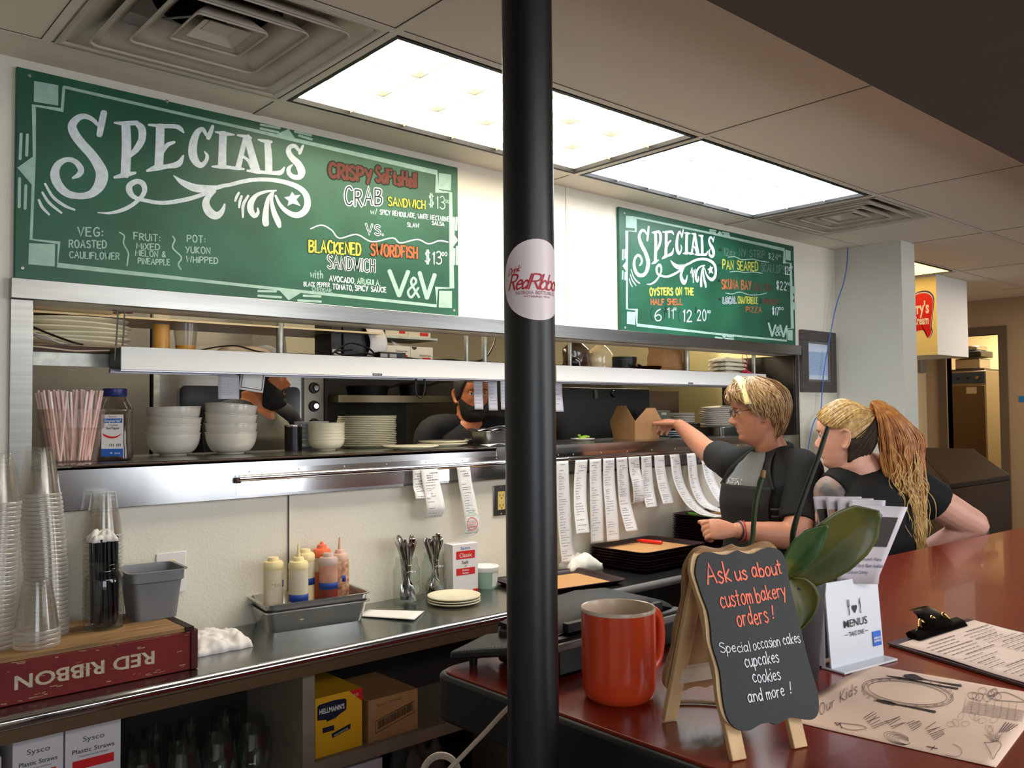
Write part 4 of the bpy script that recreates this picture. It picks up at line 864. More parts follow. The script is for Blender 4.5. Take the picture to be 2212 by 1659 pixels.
hang('order_card', P(548, 830, 1, 2.63).x, 2.63, 1.645, .082, .066, 'tilted bordered card hanging in front of the bearded cook', 'card', 0, .14, True)
for i, (px, w, h) in enumerate(((1033, .044, .112), (1064, .046, .116), (1090, .044, .113))):
    hang('order_slip', P(px, 850, 1, 2.60+.004*i).x, 2.60+.004*i, 1.630, w, h, 'pale order slip hanging under the heat lamp, %s in front of the second cook' % ('first', 'second', 'third')[i], 'order slip', 7, group='order slips hanging from the heat lamp', m=MATS['grey_paper'], curl=.004)
hang('order_slip', P(1205, 870, 1, 2.60).x, 2.60, 1.632, .05, .125, 'pale order slip hanging under the heat lamp right beside the black pole', 'order slip', 5, group='order slips hanging from the heat lamp', m=MATS['grey_paper'], curl=.01)
x_ = P(908, 840, 1, 2.60).x
tag(MB().tube([(x_-.018, 2.60, 1.636), (x_-.022, 2.60, 1.60), (x_-.016, 2.60, 1.572), (x_, 2.60, 1.562), (x_+.014, 2.60, 1.575), (x_+.02, 2.60, 1.605), (x_+.018, 2.60, 1.636)], .0042, 8, 6).build('cable', BLACKP), 'black cable loop dangling under the heat lamp', 'cable')
# right part of the pass
t = thing('lime_dish', 'small white dish holding green lime pieces beside the black pole', 'dish', (2.83, 2.72, SZ))
MB().lathe(plate_prof(.055, .012), 28).build('dish', CERAM, t)
mb = MB()
for k, (x, y, r) in enumerate(((-.012, -.01, .2), (.016, .0, -.4), (0, .02, .8))):
    q = MB(Matrix.Translation((x, y, .012+.004*k)) @ Matrix.Rotation(r, 4, 'Z')); q.prism([(-.022, 0), (-.012, .008), (.008, .009), (.022, .004), (.02, 0)], -.006, .006, lambda a, b, c: (a, c, b)); q.build('lime_piece', mat('lime_green', (.68, .85, .28), .45), t)
tb = thing('takeout_box', 'open kraft paper takeout box held by the blond woman on the shelf', 'box', (3.135, 2.665, SZ), math.radians(-4))
KI = mat('kraft_inside', (.50, .37, .24), .8)
def wallp(mb, p0, p1, q0, q1, flap, th=.0012):
    """tapered wall from base p0-p1 to rim q0-q1 with a pentagon flap rising above it"""
    p0, p1, q0, q1 = map(Vector, (p0, p1, q0, q1)); up = ((q0-p0)+(q1-p1))*.5
    poly = [p0, p1, q1]
    if flap: poly += [q1.lerp(q0, .30)+up*flap, q1.lerp(q0, .62)+up*flap]
    poly += [q0]
    n = (p1-p0).cross(up).normalized()*th
    k = len(poly); vs = [v for v in poly]+[v-n for v in poly]
    mb.add(vs, [tuple(range(k)), tuple(range(2*k-1, k-1, -1))]+[(i, k+i, k+(i+1) % k, (i+1) % k) for i in range(k)])
bx, by, rx, ry, hz = .078, .07, .090, .082, .085
c0 = [(-bx, -by, 0), (bx, -by, 0), (bx, by, 0), (-bx, by, 0)]; c1 = [(-rx, -ry, hz), (rx, -ry, hz), (rx, ry, hz), (-rx, ry, hz)]
for i, fl in ((0, .72), (1, 0), (2, 0), (3, .86)):
    j = (i+1) % 4; mb = MB(); wallp(mb, c0[i], c0[j], c1[i], c1[j], fl); mb.build('side_panel', KRAFT, tb)
MB().box(-bx, bx, -by, by, .0, .0015).build('base', KI, tb)
t = thing('metal_container', 'dull green metal box with a small label behind the reaching hand', 'container', (3.60, 2.89, SZ))
MB().box(-.055, .055, -.02, .06, 0, .135).build('body', mat('green_grey_metal', (.42, .43, .36), .5, .3), t, bevel=.003); MB().box(-.02, .022, -.021, -.02, .112, .125).build('label', mat('tape_cream', (.75, .73, .64), .7), t)
pr = turned('side_plate', plate_prof(.075, .012), CERAM, 'x', 'plate', (0, 0, 0), 'side plates left of the oval platters')
stack(pr, [(3.78, 2.90, SZ+.066+.0088*i) for i in range(6)], lambda i: 'white side plate, %s of the small stack beside the oval platters' % ordn(i))
tag(MB().box(3.70, 3.86, 2.83, 2.968, SZ, SZ+.0655).build('plate_stand', DARKST, bevel=.003), 'dark metal block supporting the small stack of side plates', 'stand')
pr = turned('serving_platter', plate_prof(.17, .018, th=.006), CERAM, 'x', 'plate', (0, 0, 0), 'oval platters stacked by the blond woman', sy=.52)
stack(pr, [(4.02+.006*math.sin(i*1.9), 2.80, SZ+.044+.0118*i) for i in range(9)], lambda i: 'white oval platter, %s of the stack behind the blond woman' % ordn(i), rots=[(.0, -.006*i, .05*math.sin(i)) for i in range(9)])
t = thing('steel_tub', 'low steel tub under the stack of white oval platters', 'tub', (4.03, 2.80, SZ))
mb = MB(); panbox(mb, .14, .085, .13, .08, .043, .02, .002, .008); mb.build('tub', STEEL, t)
BLP = mat('blue_grey_plate', (.62, .67, .74), .2)
pr = turned('blue_plate', plate_prof(.085, .012), BLP, 'x', 'plate', (0, 0, 0), 'blue grey plates under the reaching hand')
stack(pr, [(3.53, 2.70, SZ+.0095*i) for i in range(3)], lambda i: 'blue grey plate, %s of the three under the reaching arm' % ordn(i))
# ================================================================== kitchen beyond the pass
t = thing('cooking_range', 'tall dark cooking station standing behind the kraft takeout box', 'cooker', (3.25, 3.3, 0))
MB().box(2.86, 3.72, 3.06, 3.6, 0, 1.63).build('body', mat('dark_range', (.20, .195, .19), .4, .6), t, True, bevel=.005)
MB().box(3.74, 4.0, 3.08, 3.6, 0, 1.62).build('brown_panel', mat('brown_panel', (.36, .28, .20), .6), t, True)
MB(Matrix.Translation((3.42, 3.058, 1.60)) @ Matrix.Rotation(PI/2, 4, 'X')).lathe([(0, .012), (.018, .012), (.02, 0)], 20).build('knob', BLACKP, t, True)
for x in (2.98, 3.28): MB().box(x-.01, x+.01, 3.05, 3.06, 1.575, 1.62).build('bracket', GREYST, t, True)
t = thing('convection_oven', 'stainless convection oven with a dark window behind the bearded cook', 'oven', (1.7, 3.75, 0))
MB().box(1.297, 2.12, 3.76, 4.15, .35, 1.95).build('body', STEEL, t, True, bevel=.004)
mb = MB(); mb.prism([(x, z) for x, z, _ in rsq(.285, .24, .025, 0)], 0, -.012, lambda x, z, y: (1.69+x, 3.76+y, 1.395+z)); dr = mb.build('window', mat('oven_window', (.055, .06, .065), .18), t, True)
cp = MB().box(1.995, 2.098, 3.745, 3.76, 1.30, 1.72).build('control_panel', mat('panel_steel', (.52, .51, .46), .35, .9), t, True)
for z in (1.632, 1.545, 1.46):
    k = MB(Matrix.Translation((2.046, 3.745, z)) @ Matrix.Rotation(PI/2, 4, 'X')).lathe([(0, .022), (.0085, .022), (.009, .012), (.0255, .010), (.027, 0)], 24).build('knob', BLACKP, cp, True)
    MB(Matrix.Translation((2.046, 3.745, z)) @ Matrix.Rotation(PI/2, 4, 'X')).lathe([(0, .0245), (.012, .0245), (.0125, .012)], 20).build('knob_cap', CHROME, cp, True)
MB().box(2.10, 2.118, 3.74, 3.76, .4, 1.9).build('dark_trim', mat('dark_trim', (.18, .15, .14), .5), t, True)
MB().box(1.29, 1.315, 3.735, 3.76, .4, 1.9).build('door_edge', GALV, t, True)
MB().box(1.32, 2.1, 3.8, 4.12, 0, .35).build('stand', DARKST, t, True)
t = thing('refrigerator', 'tall dull steel refrigerator in the shade behind the straw bin', 'fridge', (.7, 3.75, 0))
MB().box(.05, 1.27, 3.72, 4.15, 0, 2.05).build('body', GREYST, t, True, bevel=.004)
for a, b in ((.06, .66), (.67, 1.26)): MB().box(a, b, 3.70, 3.72, .1, 2.0).build('door', GREYST, t, True, bevel=.004)
MB().box(.62, .645, 3.66, 3.70, 1.0, 1.5).build('handle', CHROME, t, True)
t = thing('wall_shelf', 'steel wall shelf with dark pans under the kitchen hood', 'shelf', (2.5, 3.9, 1.56))
MB().box(2.13, 2.93, 3.66, 4.19, 1.562, 1.597).build('shelf', mat('warm_steel', (.60, .56, .45), .4, .7), t, True)
for i, (x, r, h, nm) in enumerate(((2.38, .11, .05, 'wide'), (2.66, .075, .065, 'small'))):
    t = thing('saute_pan', '%s dark pan standing on the steel wall shelf' % nm, 'pan', (x, 3.80, 1.5975))
    MB().lathe([(0, 0), (r*.9, 0), (r, h), (r*.97, h), (r*.87, .004), (0, .004)], 28).build('pan', BLACKM, t); MB().tube([(r*.95, -.02, h*.8), (r+.06, -.05, h+.012), (r+.14, -.08, h+.02)], .006, 8).build('handle', mat('steel_handle', (.4, .38, .34), .4, 1), t)
t = thing('exhaust_hood', 'stainless exhaust hood hanging over the kitchen', 'hood', (2.6, 3.7, 1.8))
MB().hexa([(1.74, 3.42, 1.77), (4.8, 3.42, 1.77), (4.8, 4.19, 1.77), (1.74, 4.19, 1.77)], [(1.74, 3.55, 2.40), (4.8, 3.55, 2.40), (4.8, 4.19, 2.40), (1.74, 4.19, 2.40)]).build('hood', mat('warm_hood_steel', (.66, .64, .58), .35, .9), t, True)
sbox('trim_9', mat('kitchen_tile', (.40, .39, .36), .4), 2.13, 2.88, KB-.02, KB, .9, 1.56)
# ================================================================== ticket rails with order slips
def ticket_rail(x0, x1, label):
    t = thing('ticket_rail', label, 'ticket rail', (x0, 2.46, 1.30), 0, 'steel ticket rails on the apron')
    MB().prism([(p[0]+(x0+x1)/2, p[1]+1.304) for p in rsq((x1-x0)/2, .0385, .006, 0)], 2.4625, 2.4605, lambda x, z, y: (x, y, z)).build('back_plate', CHROME, t, True)
    MB().tube([(x0+.003, 2.4505, 1.3165), (x1-.003, 2.4505, 1.3165)], .0098, 16).build('roller_cover', CHROME, t, True)
    MB().tube([(x0-.004, 2.452, 1.310), (x0+.008, 2.452, 1.310)], .0085, 12).build('end_cap', mat('brown_cap', (.30, .22, .16), .5), t, True)
    n = int((x1-x0)/.17)
    for i in range(n+1):
        MB(Matrix.Translation((x0+.04+i*(x1-x0-.08)/n, 2.4605, 1.3345)) @ Matrix.Rotation(PI/2, 4, 'X')).lathe([(0, .002), (.0022, .0016), (.003, 0)], 10).build('screw', GALV, t, True)
ticket_rail(1.09, 2.462, 'steel ticket rail with two order slips, left of the black pole')
ticket_rail(2.466, 3.86, 'steel ticket rail holding the long row of order slips right of the pole')
SLIPINK = mat('slip_print', (.38, .38, .44), .8); REDPEN = mat('red_pen', (.85, .30, .25), .8); GREENPEN = mat('green_pen', (.35, .65, .42), .8)
def slip(px, path, w, label, group, seed, marks=(), ztop=1.3115, x=None, skew=0, ybase=2.4425):
    """order slip: px top centre; path lists pixels of its lower points, taken in the slip's own plane x = const"""
    x = x or P(px, 1000, 1, 2.44).x
    pts = [Vector((x, 2.4395, ztop))]
    for q in path:
        if len(q) == 2: v = P(q[0], q[1], 0, x); v.y = min(v.y, ybase)
        else: v = Vector((x+q[0], q[1], q[2]))
        pts.append(v)
    c = smooth_path(pts, 8); n = len(c)
    L = [0]
    for i in range(1, n): L.append(L[-1]+(c[i]-c[i-1]).length)
    def at(s):
        s = max(0, min(L[-1], s)); k = 0
        while k < n-2 and L[k+1] < s: k += 1
        return c[k].lerp(c[k+1], (s-L[k])/max(1e-6, L[k+1]-L[k])), (c[k+1]-c[k]).normalized()
    t = thing('order_slip', label, 'order slip', (x, 2.4395, ztop), 0, group)
    NV = 40
    def f(u, v):
        p, d = at(v*L[-1]); return p+Vector(((u-.5)*w, .0025*math.sin((u-.5)*5+v*3), 0))
    MB().grid(f, 4, NV).build('sheet', PAPER, t, True, solid=.0004)
    r = random.Random(seed)
    def mp(a, s, h):
        p, d = at(s); nn = Vector((1, 0, 0)).cross(d); nn = nn if nn.y < 0 else -nn
        return p+Vector((a, .0025*math.sin(a/w*5+s/L[-1]*3), 0))+nn*(.0010+h)
    mb = MB(); s = .014
    while s < L[-1]*.96:
        a = -.40+(r.random()*.12 if s > .045 else r.random()*.4); e = min(.44, a+r.uniform(.22, .62))
        if r.random() < .82:
            k = a
            while k < e:
                l = r.uniform(.05, .15); ribbon(mb, [(k*w, s), (min(k+l, e+.02)*w, s+r.uniform(-.0006, .0006))], .0026 if s < .045 else .0019, mp, 0, 0, 0, False); k += l+.035
        s += r.uniform(.0075, .0125)
    mb.build('print', SLIPINK, t, True)
    for kind, s0, m in marks:
        mb = MB()
        if kind == 'x': ribbon(mb, [(-.02, s0), (.02, s0+.028)], .0007, mp, .0004); ribbon(mb, [(.02, s0), (-.02, s0+.03)], .0007, mp, .0004)
        if kind == 'line': ribbon(mb, [(-.014, s0), (-.012, s0+.07)], .0012, mp, .0004)
        if kind == 'o': ribbon(mb, [(.022*math.cos(k*.35), s0+.022*math.sin(k*.35)) for k in range(20)], .0026, mp, .0004); ribbon(mb, [(-.015, s0-.004), (.015, s0-.002)], .0022, mp, .0004); ribbon(mb, [(-.015, s0+.008), (.017, s0+.01)], .0022, mp, .0004)
        if kind == 'box': ribbon(mb, [(-.027, s0-.03), (.027, s0-.03), (.027, s0+.033), (-.027, s0+.031), (-.027, s0-.03)], .0014, mp, .0004, 0, 0); ribbon(mb, [(-.018, s0-.045), (.024, s0-.034)], .0014, mp, .0004); ribbon(mb, [(.024, s0-.048), (-.018, s0-.034)], .0014, mp, .0004)
        if kind == 'bar': ribbon(mb, [(-.025, s0), (.025, s0+.001)], .0035, mp, .0004)
        mb.build('pen_mark', m, t, True)
g = 'order slips on the ticket rails'
slip(898, [(0, 2.438, 1.26), (0, 2.425, 1.235), (0, 2.418, 1.215)], .062, 'short creased order slip tucked under the wider one, left of the pole', g, 1, x=1.735)
slip(918, [(.0, 2.431, 1.27), (.004, 2.418, 1.215), (.006, 2.412, 1.175), (.006, 2.428, 1.145)], .074, 'wide order slip curling at its end, above the cutlery jars', g, 2, x=1.775)
slip(985, [(.006, 2.436, 1.25), (.018, 2.43, 1.18), (.026, 2.424, 1.11), (.022, 2.43, 1.075), (.0, 2.45, 1.06)], .062, 'long order slip with a red pen circle, hanging over the salt box', g, 3, (('o', .205, REDPEN), ('box', .205, GREENPEN)), x=1.925)
cuts = [(1214, 1215, 0, 'first'), (1256, 1150, 0, 'second'), (1286, 1172, 0, 'third'), (1315, 1168, 0, 'fourth'), (1343, 1148, 0, 'fifth'), (1369, 1085, 1, 'sixth'), (1396, 1096, 0, 'seventh'), (1424, 1088, 0, 'eighth')]
for i, (px, yb, cu, nm) in enumerate(cuts):
    x = P(px, 1000, 1, 2.44).x; zb = P(px, yb, 1, 2.44).z; zm = (1.3115+zb)/2
    dx = (.012, -.03, .0, .0, .022, .02, .01, .02)[i]
    path = [(dx*.3, 2.441, 1.3115+(zb-1.3115)*.3), (dx*.7, 2.438-.008*(i % 2), 1.3115+(zb-1.3115)*.65), (dx, 2.434-.014*((i+1) % 3), zb)]
    if cu: path += [(dx-.02, 2.46, zb-.004)]
    slip(px, path, .073, 'order slip, %s in the row right of the black pole' % nm, g, 10+i, (('x', .05, SLIPINK),) if i in (0, 5) else (('x', .13, SLIPINK),) if i == 4 else (), x=x)
slip(1457, [(1466, 1040), (1490, 1085), (1520, 1108), (1556, 1116)], .072, 'long order slip sagging down onto the tallest tray stack beside the green pen', g, 31)
slip(1493, [(1499, 1040), (1515, 1080), (1540, 1098), (1575, 1106)], .072, 'order slip with a red line, next to last in the row, reaching the trays', g, 32, (('line', .06, REDPEN),))
slip(1522, [(1532, 1030), (1552, 1070), (1575, 1095)], .072, 'last order slip of the row, ending behind the black apron', g, 33, (('bar', .055, REDPEN),))
# ================================================================== wall outlets
t = thing('wall_outlet', 'white round socket outlet plate partly behind the grey steel bin', 'outlet', (.905, D, 1.06))
MB().box(.868, .952, D-.005, D-.0003, 1.002, 1.117).build('plate', PAPER, t, True, bevel=.002)
for z in (1.083, 1.036):
    s_ = MB(Matrix.Translation((.912, D-.005, z)) @ Matrix.Rotation(PI/2, 4, 'X')).lathe([(0, .003), (.0135, .003), (.0145, 0)], 20).build('socket', mat('ivory_socket', (.82, .78, .62), .4), t, True)
    mb = MB(); mb.box(.906, .908, D-.0085, D-.008, z-.002, z+.006); mb.box(.916, .918, D-.0085, D-.008, z-.002, z+.006); mb.build('slots', BLACKP, s_, True)
t = thing('wall_outlet', 'steel plated yellow socket outlet beside the black pole', 'outlet', (2.14, D, 1.175))
MB().box(2.104, 2.178, D-.005, D-.0003, 1.117, 1.231).build('plate', STEEL, t, True, bevel=.002)
s_ = MB().box(2.124, 2.158, D-.008, D-.005, 1.14, 1.208).build('socket', mat('yellow_ivory', (.83, .74, .44), .4), t, True)
mb = MB()
for z in (1.192, 1.155):
    for q in ((2.131, 2.1335), (2.147, 2.1495)): mb.box(q[0], q[1], D-.0085, D-.008, z-.003, z+.006)
    mb.box(2.138, 2.143, D-.0085, D-.008, z-.011, z-.007)
mb.build('slots', BLACKP, s_, True)
for z in (1.224, 1.124): MB(Matrix.Translation((2.141, D-.005, z)) @ Matrix.Rotation(PI/2, 4, 'X')).lathe([(0, .0018), (.003, .0012), (.0035, 0)], 10).build('screw', GALV, t, True)
# ================================================================== red soda crate and what stands on it
t = thing('soda_crate', 'worn red wooden drinks crate upside down on the steel counter', 'crate', (.55, 2.15, CT))
CRED = mat('worn_red_paint', (.42, .055, .06), .6, var=.12, scale=9, col2=(.47, .09, .08)); CRW = mat('crate_old_wood', (.55, .42, .27), .7, var=.35, scale=7, stretch=(1, 9, 9))
x0, x1, ya, yb, z1 = .30, .852, 2.147, 2.41, CT+.106
MB().box(x0, x1-.018, ya, ya+.012, CT+.001, z1-.012).build('front_panel', CRED, t, True, bevel=.002)
MB().box(x0, x1-.018, yb-.012, yb, CT+.001, z1-.012).build('back_panel', CRED, t, True, bevel=.002)
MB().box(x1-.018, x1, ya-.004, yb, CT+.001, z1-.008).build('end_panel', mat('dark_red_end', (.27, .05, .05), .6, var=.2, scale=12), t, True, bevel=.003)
MB().box(x0-.01, x0, ya, yb, CT+.001, z1-.012).build('end_panel', CRED, t, True)
for k in range(4):
    y = ya+.001+k*(yb-ya)/4; MB().box(x0, x1-.019, y, y+(yb-ya)/4-.004, z1-.012, z1).build('slat', CRW, t, True, bevel=.002)
MB().box(x1-.032, x1-.012, ya-.006, yb, z1-.010, z1+.001).build('corner_strap', mat('rusty_strap', (.18, .09, .08), .6, .4), t, True)
mb = MB(); printed(mb, 'RED RIBBON', plane_map((.598, ya-.0006, CT+.062), (-1, 0, 0), (0, 0, -1), (0, -1, 0)), .0305, .298, bold=.022)
mb.build('stencil_lettering', mat('stencil_paint', (.74, .68, .60), .7, var=.2, scale=90), t, True)
rr = random.Random(5); mb = MB()
for k in range(46):
    e = rr.random() < .6; x = rr.uniform(.36, .83); z = (rr.choice((CT+.092, CT+.012))+rr.uniform(-.004, .004)) if e else rr.uniform(CT+.012, CT+.09); l = rr.uniform(.003, .016)
    ribbon(mb, [(x, z), (x+l, z+rr.uniform(-.002, .002))], rr.uniform(.0008, .0028), lambda a, b, h: (a, ya-.0004, b))
mb.build('paint_chips', mat('bare_wood_chip', (.62, .50, .36), .7), t, True)
# clear cups, upside down, in four stacks
CUPM = thin_clear('cup_plastic', (.985, .982, .975), .03, .12, .028)
RIMM = thin_clear('cup_rim_plastic', (.96, .955, .945), .10, .15, .34)
def cup_mesh():
    mb = MB(); mb.lathe([(.0, .118), (.028, .118), (.030, .116), (.0305, .110), (.0385, .06), (.0455, .012), (.0460, .0085)], 30); mb.lathe([(.0460, .0085), (.0478, .007), (.0486, .0038), (.0476, .0)], 30, mi=1); return mb
cup0 = tag(cup_mesh().build('plastic_cup', (CUPM, RIMM)), 'x', 'cup', 'clear plastic cups stacked upside down')
first = True
rr = random.Random(2)
for (x, y, z, n, nm, lean) in ((.425, 2.262, z1, 32, 'the stack at the left edge', .012), (.552, 2.312, z1, 33, 'the tall stack behind the short front stack', -.02), (.508, 2.213, z1, 4, 'the short stack at the crate front', 0), (.712, 2.430, CT, 31, 'the stack behind the jar of black straws', .0)):
    for i in range(n):
        o = cup0 if first else link(cup0.copy()); first = False
        o.location = (x+lean*(i/32)**2+rr.uniform(-.0008, .0008), y+rr.uniform(-.0008, .0008), z+.0006+.0103*i)
        o.rotation_euler = (0, 0, rr.uniform(0, 6))
        o['label'] = 'clear plastic cup, %s in %s' % (ordn(n-1-i), nm)
# jar with black straws
JAR = thing('mason_jar', 'glass mason jar packed with black straws on the crate', 'jar', (.672, 2.285, z1))
def jar_prof(r, h): return [(0, .003), (r*.82, .003), (r*.95, .0), (r, .012), (r, h*.70), (r*.96, h*.77), (r*.80, h*.84), (r*.78, h*.87), (r*.82, h*.875), (r*.82, h*.89), (r*.78, h*.895), (r*.78, h*.93), (r*.82, h*.935), (r*.82, h*.95), (r*.79, h*.955), (r*.79, h), (r*.75, h)]
MB().lathe(jar_prof(.046, .165), 36).build('jar', GLASS, JAR)
bs = rod(.0033, .205, mat('black_straw', (.045, .05, .07), .35), 'black_straw'); rr = random.Random(9)
pos = []
while len(pos) < 34:
    a, d = rr.uniform(0, 2*PI), .031*math.sqrt(rr.random()); p = (d*math.cos(a), d*math.sin(a))
    if all((p[0]-q[0])**2+(p[1]-q[1])**2 > .0066**2 for q in pos) or rr.random() < .02: pos.append(p)
for i, p in enumerate(pos):
    o = bs if i == 0 else link(bs.copy()); o.location = JAR.location+Vector((p[0], p[1], .0055+rr.uniform(0, .012)))
    o.rotation_euler = (rr.uniform(-.04, .04), rr.uniform(-.04, .04), 0)
    tag(o, 'black drinking straw standing in the mason jar on the crate', 'straw', 'black straws in the mason jar')
mound('straw_wrapper', (JAR.location.x-.004, JAR.location.y, z1+.212), .030, .026, .022, mat('tissue_paper', (.88, .86, .84), .8), 'crumpled white paper wrapper on top of the black straws', 'wrapper', 8, rough=.6)
# grey steel bin
t = thing('steel_bin', 'empty grey steel food pan standing on the crate in front of the outlet', 'container', (.803, 2.335, z1), -.06)
mb = MB(); panbox(mb, .068, .070, .052, .056, .125, .018, .002, .008, .098); mb.build('pan', mat('worn_grey_steel', (.52, .52, .53), .45, .45, var=.1, scale=8), t)
# ================================================================== things on the steel counter
mound('cloth_rag', (.965, 2.315, CT), .075, .075, .038, mat('white_rag', (.88, .86, .85), .9), 'crumpled white cloth rag lying on the steel counter beside the crate', 'cloth', 11, rough=.55, nx=34, ny=30)
PANS = thing('steel_pan', 'lower of the two nested steel pans holding the sauce bottles', 'pan', (1.288, 2.385, CT), -.14, 'nested shallow steel pans')
mb = MB(); panbox(mb, .158, .083, .145, .068, .062, .022, .0015, .009); mb.build('pan', PANST, PANS)
dup(PANS, (1.288, 2.385, CT+.0235), label='upper of the two nested steel pans, standing under the sauce bottles')
BOT = mat('squeeze_plastic', (.90, .86, .76), .4, trans=.35, ior=1.2); TAPE = mat('blue_tape', (.05, .22, .55), .55)
def squeeze(px, dx, dy, r, h, cap, fill, label, tip=.05, tape=None, square=False, m=None, cut=False):
    t = thing('sauce_bottle', label, 'bottle', (PANS.location.x+dx, PANS.location.y+dy, CT+.0265), 0, 'squeeze bottles in the steel pans')
    pr = [(0, 0), (r*.93, 0), (r, .006), (r, h*.80), (r*.93, h*.86)]
    MB().lathe(pr, 28, cap1=True, sup=.6 if square else None).build('bottle', m or BOT, t)
    MB().lathe([(r*.97, h*.83), (r*1.02, h*.85), (r*1.02, h*.93), (r*.9, h*.965), (r*.6, h*.975), (r*.58, h), (r*.5, h+.006), (0, h+.007)], 28).build('cap', cap, t)
    if tip: MB().lathe([(.006, h+.004), (.0055, h+.012), (.0025, h+tip), (.0, h+tip)], 12).build('nozzle', cap, t)
    if fill: MB().lathe([(0, .002), (r*1.003, .003), (r*1.004, h*fill[1])], 28, sup=.6 if square else None).build('sauce', fill[0], t)
    if tape:
        z0, a0, a1 = tape; mb = MB()
        mb.grid(lambda u, v: ((r*1.012+.004*max(0, u-.9)*0)*math.cos(a0+(a1-a0)*u), r*1.012*math.sin(a0+(a1-a0)*u), z0+.020*v), 20, 1)
        tp_ = mb.build('tape', TAPE, t, solid=.0006); mb = MB()
        handwrite(mb, 'mayo', lambda x, y, h: (r*1.03*math.cos(-2.2+x), r*1.03*math.sin(-2.2+x), z0+.005+y), .0012, .010, .9); mb.build('marker_writing', mat('marker_navy', (.02, .06, .22), .6), tp_)
CAPC = mat('cream_cap', (.90, .83, .62), .4); MAYO = mat('mayo_sauce', (.90, .82, .62), .5)
squeeze(0, -.112, .012, .0285, .175, CAPC, None, 'cream squeeze bottle with a torn blue tape flag, at the left of the pans', .0, (.095, -.9, .25))
squeeze(0, -.058, -.040, .0285, .175, CAPC, (MAYO, .3), 'cream squeeze bottle with a pointed nozzle and blue tape, in front', .045, (.055, -3.3, .1))
squeeze(0, .000, .028, .0285, .185, CAPC, (MAYO, .45), 'cream squeeze bottle with blue tape, standing at the back', .0, (.085, -3.3, .1))
squeeze(0, .052, -.020, .0285, .172, mat('pinkish_cap', (.76, .66, .63), .4), (mat('red_sauce', (.46, .16, .11), .4), .52), 'squeeze bottle of dark red sauce with a blue tape band', .0, (.072, -3.3, .1), m=mat('pink_squeeze', (.82, .62, .52), .4, trans=.3, ior=1.2, var=.2, scale=30))
squeeze(0, .065, .042, .027, .190, mat('orange_cap', (.92, .45, .30), .4), (mat('orange_sauce', (.85, .42, .25), .4), .6), 'squeeze bottle with an orange cap behind the red sauce bottle', .016)
squeeze(0, .112, .015, .0255, .172, mat('peach_cap', (.85, .70, .62), .4), None, 'square sauce bottle smeared with brown sauce and a red nozzle', .045, (.082, -2.4, -1.1), True, mat('smeared_plastic', (.50, .24, .14), .4, var=.3, scale=70, col2=(.86, .68, .52)))
# jars of cutlery
CUT = mat('cutlery_steel', (.66, .65, .63), .16, 1)
def knife():
    mb = MB(); mb.loft([[(w*math.cos(a), t_*math.sin(a), z) for a in [k*PI/4 for k in range(8)]] for z, w, t_ in ((0, .002, .0006), (.01, .008, .0010), (.09, .0095, .0012), (.105, .006, .003), (.16, .0075, .0035), (.2, .0095, .004), (.21, .007, .003), (.212, .002, .001))]); return mb.mesh('knife', CUT)
def fork():
    mb = MB(); mb.loft([[(w*math.cos(a), t_*math.sin(a)+c, z) for a in [k*PI/4 for k in range(8)]] for z, w, t_, c in ((0, .011, .001, .004), (.02, .0125, .001, .0), (.05, .010, .0012, -.003), (.06, .004, .002, 0), (.13, .004, .002, .002), (.18, .008, .0016, 0), (.195, .007, .0014, -.002), (.198, .002, .0008, -.002))])
    return mb.mesh('fork', CUT)
def spoon():
    mb = MB(); mb.loft([[(w*math.cos(a), t_*math.sin(a)+c, z) for a in [k*PI/5 for k in range(10)]] for z, w, t_, c in ((0, .002, .0008, .002), (.006, .011, .0012, .005), (.022, .0165, .0016, .008), (.042, .013, .0014, .004), (.055, .004, .002, 0), (.12, .004, .002, .002), (.17, .008, .0016, 0), (.19, .0075, .0014, -.002), (.193, .002, .0008, -.002))])
    return mb.mesh('spoon', CUT)
KN, FK, SP = knife(), fork(), spoon()
def cutlery_jar(x, y, label, kinds, seed, what):
    J = thing('cutlery_jar', label, 'jar', (x, y, CT), 0, 'mason jars of cutlery')
    MB().lathe(jar_prof(.0455, .150), 36).build('jar', GLASS, J)
    r = random.Random(seed)
    for i, (nm, me, flip) in enumerate(kinds):
        o = link(bpy.data.objects.new(nm, me)); a = i*2.4+r.uniform(-.2, .2); d0 = r.uniform(.006, .028); d1 = d0*.2+r.uniform(.014, .030)
        p0 = Vector((d0*math.cos(a+PI*.8), d0*math.sin(a+PI*.8), .006+r.uniform(0, .01))); p1 = Vector((d1*math.cos(a), d1*math.sin(a), .19))
        if flip: p0, p1 = p1+(p1-p0)*.06, p0
        o.location = J.location+p0; q = (p1-p0).to_track_quat('Z', 'Y'); o.rotation_euler = (q @ Matrix.Rotation(r.uniform(0, 3), 4, 'Z').to_quaternion()).to_euler()
        tag(o, 'steel %s standing in %s' % (nm.replace('_', ' '), what), nm, '%s in %s' % ('cutlery', what))
cutlery_jar(1.655, 2.405, 'mason jar of table knives and forks, nearer the sauce bottles', [('knife', KN, 0), ('fork', FK, 0)]*9, 4, 'the jar of knives')
cutlery_jar(1.785, 2.425, 'mason jar of spoons beside the white salt box', [('spoon', SP, 0), ('fork', FK, 0), ('spoon', SP, 0)]*5+[('knife', KN, 0)], 6, 'the jar of spoons')
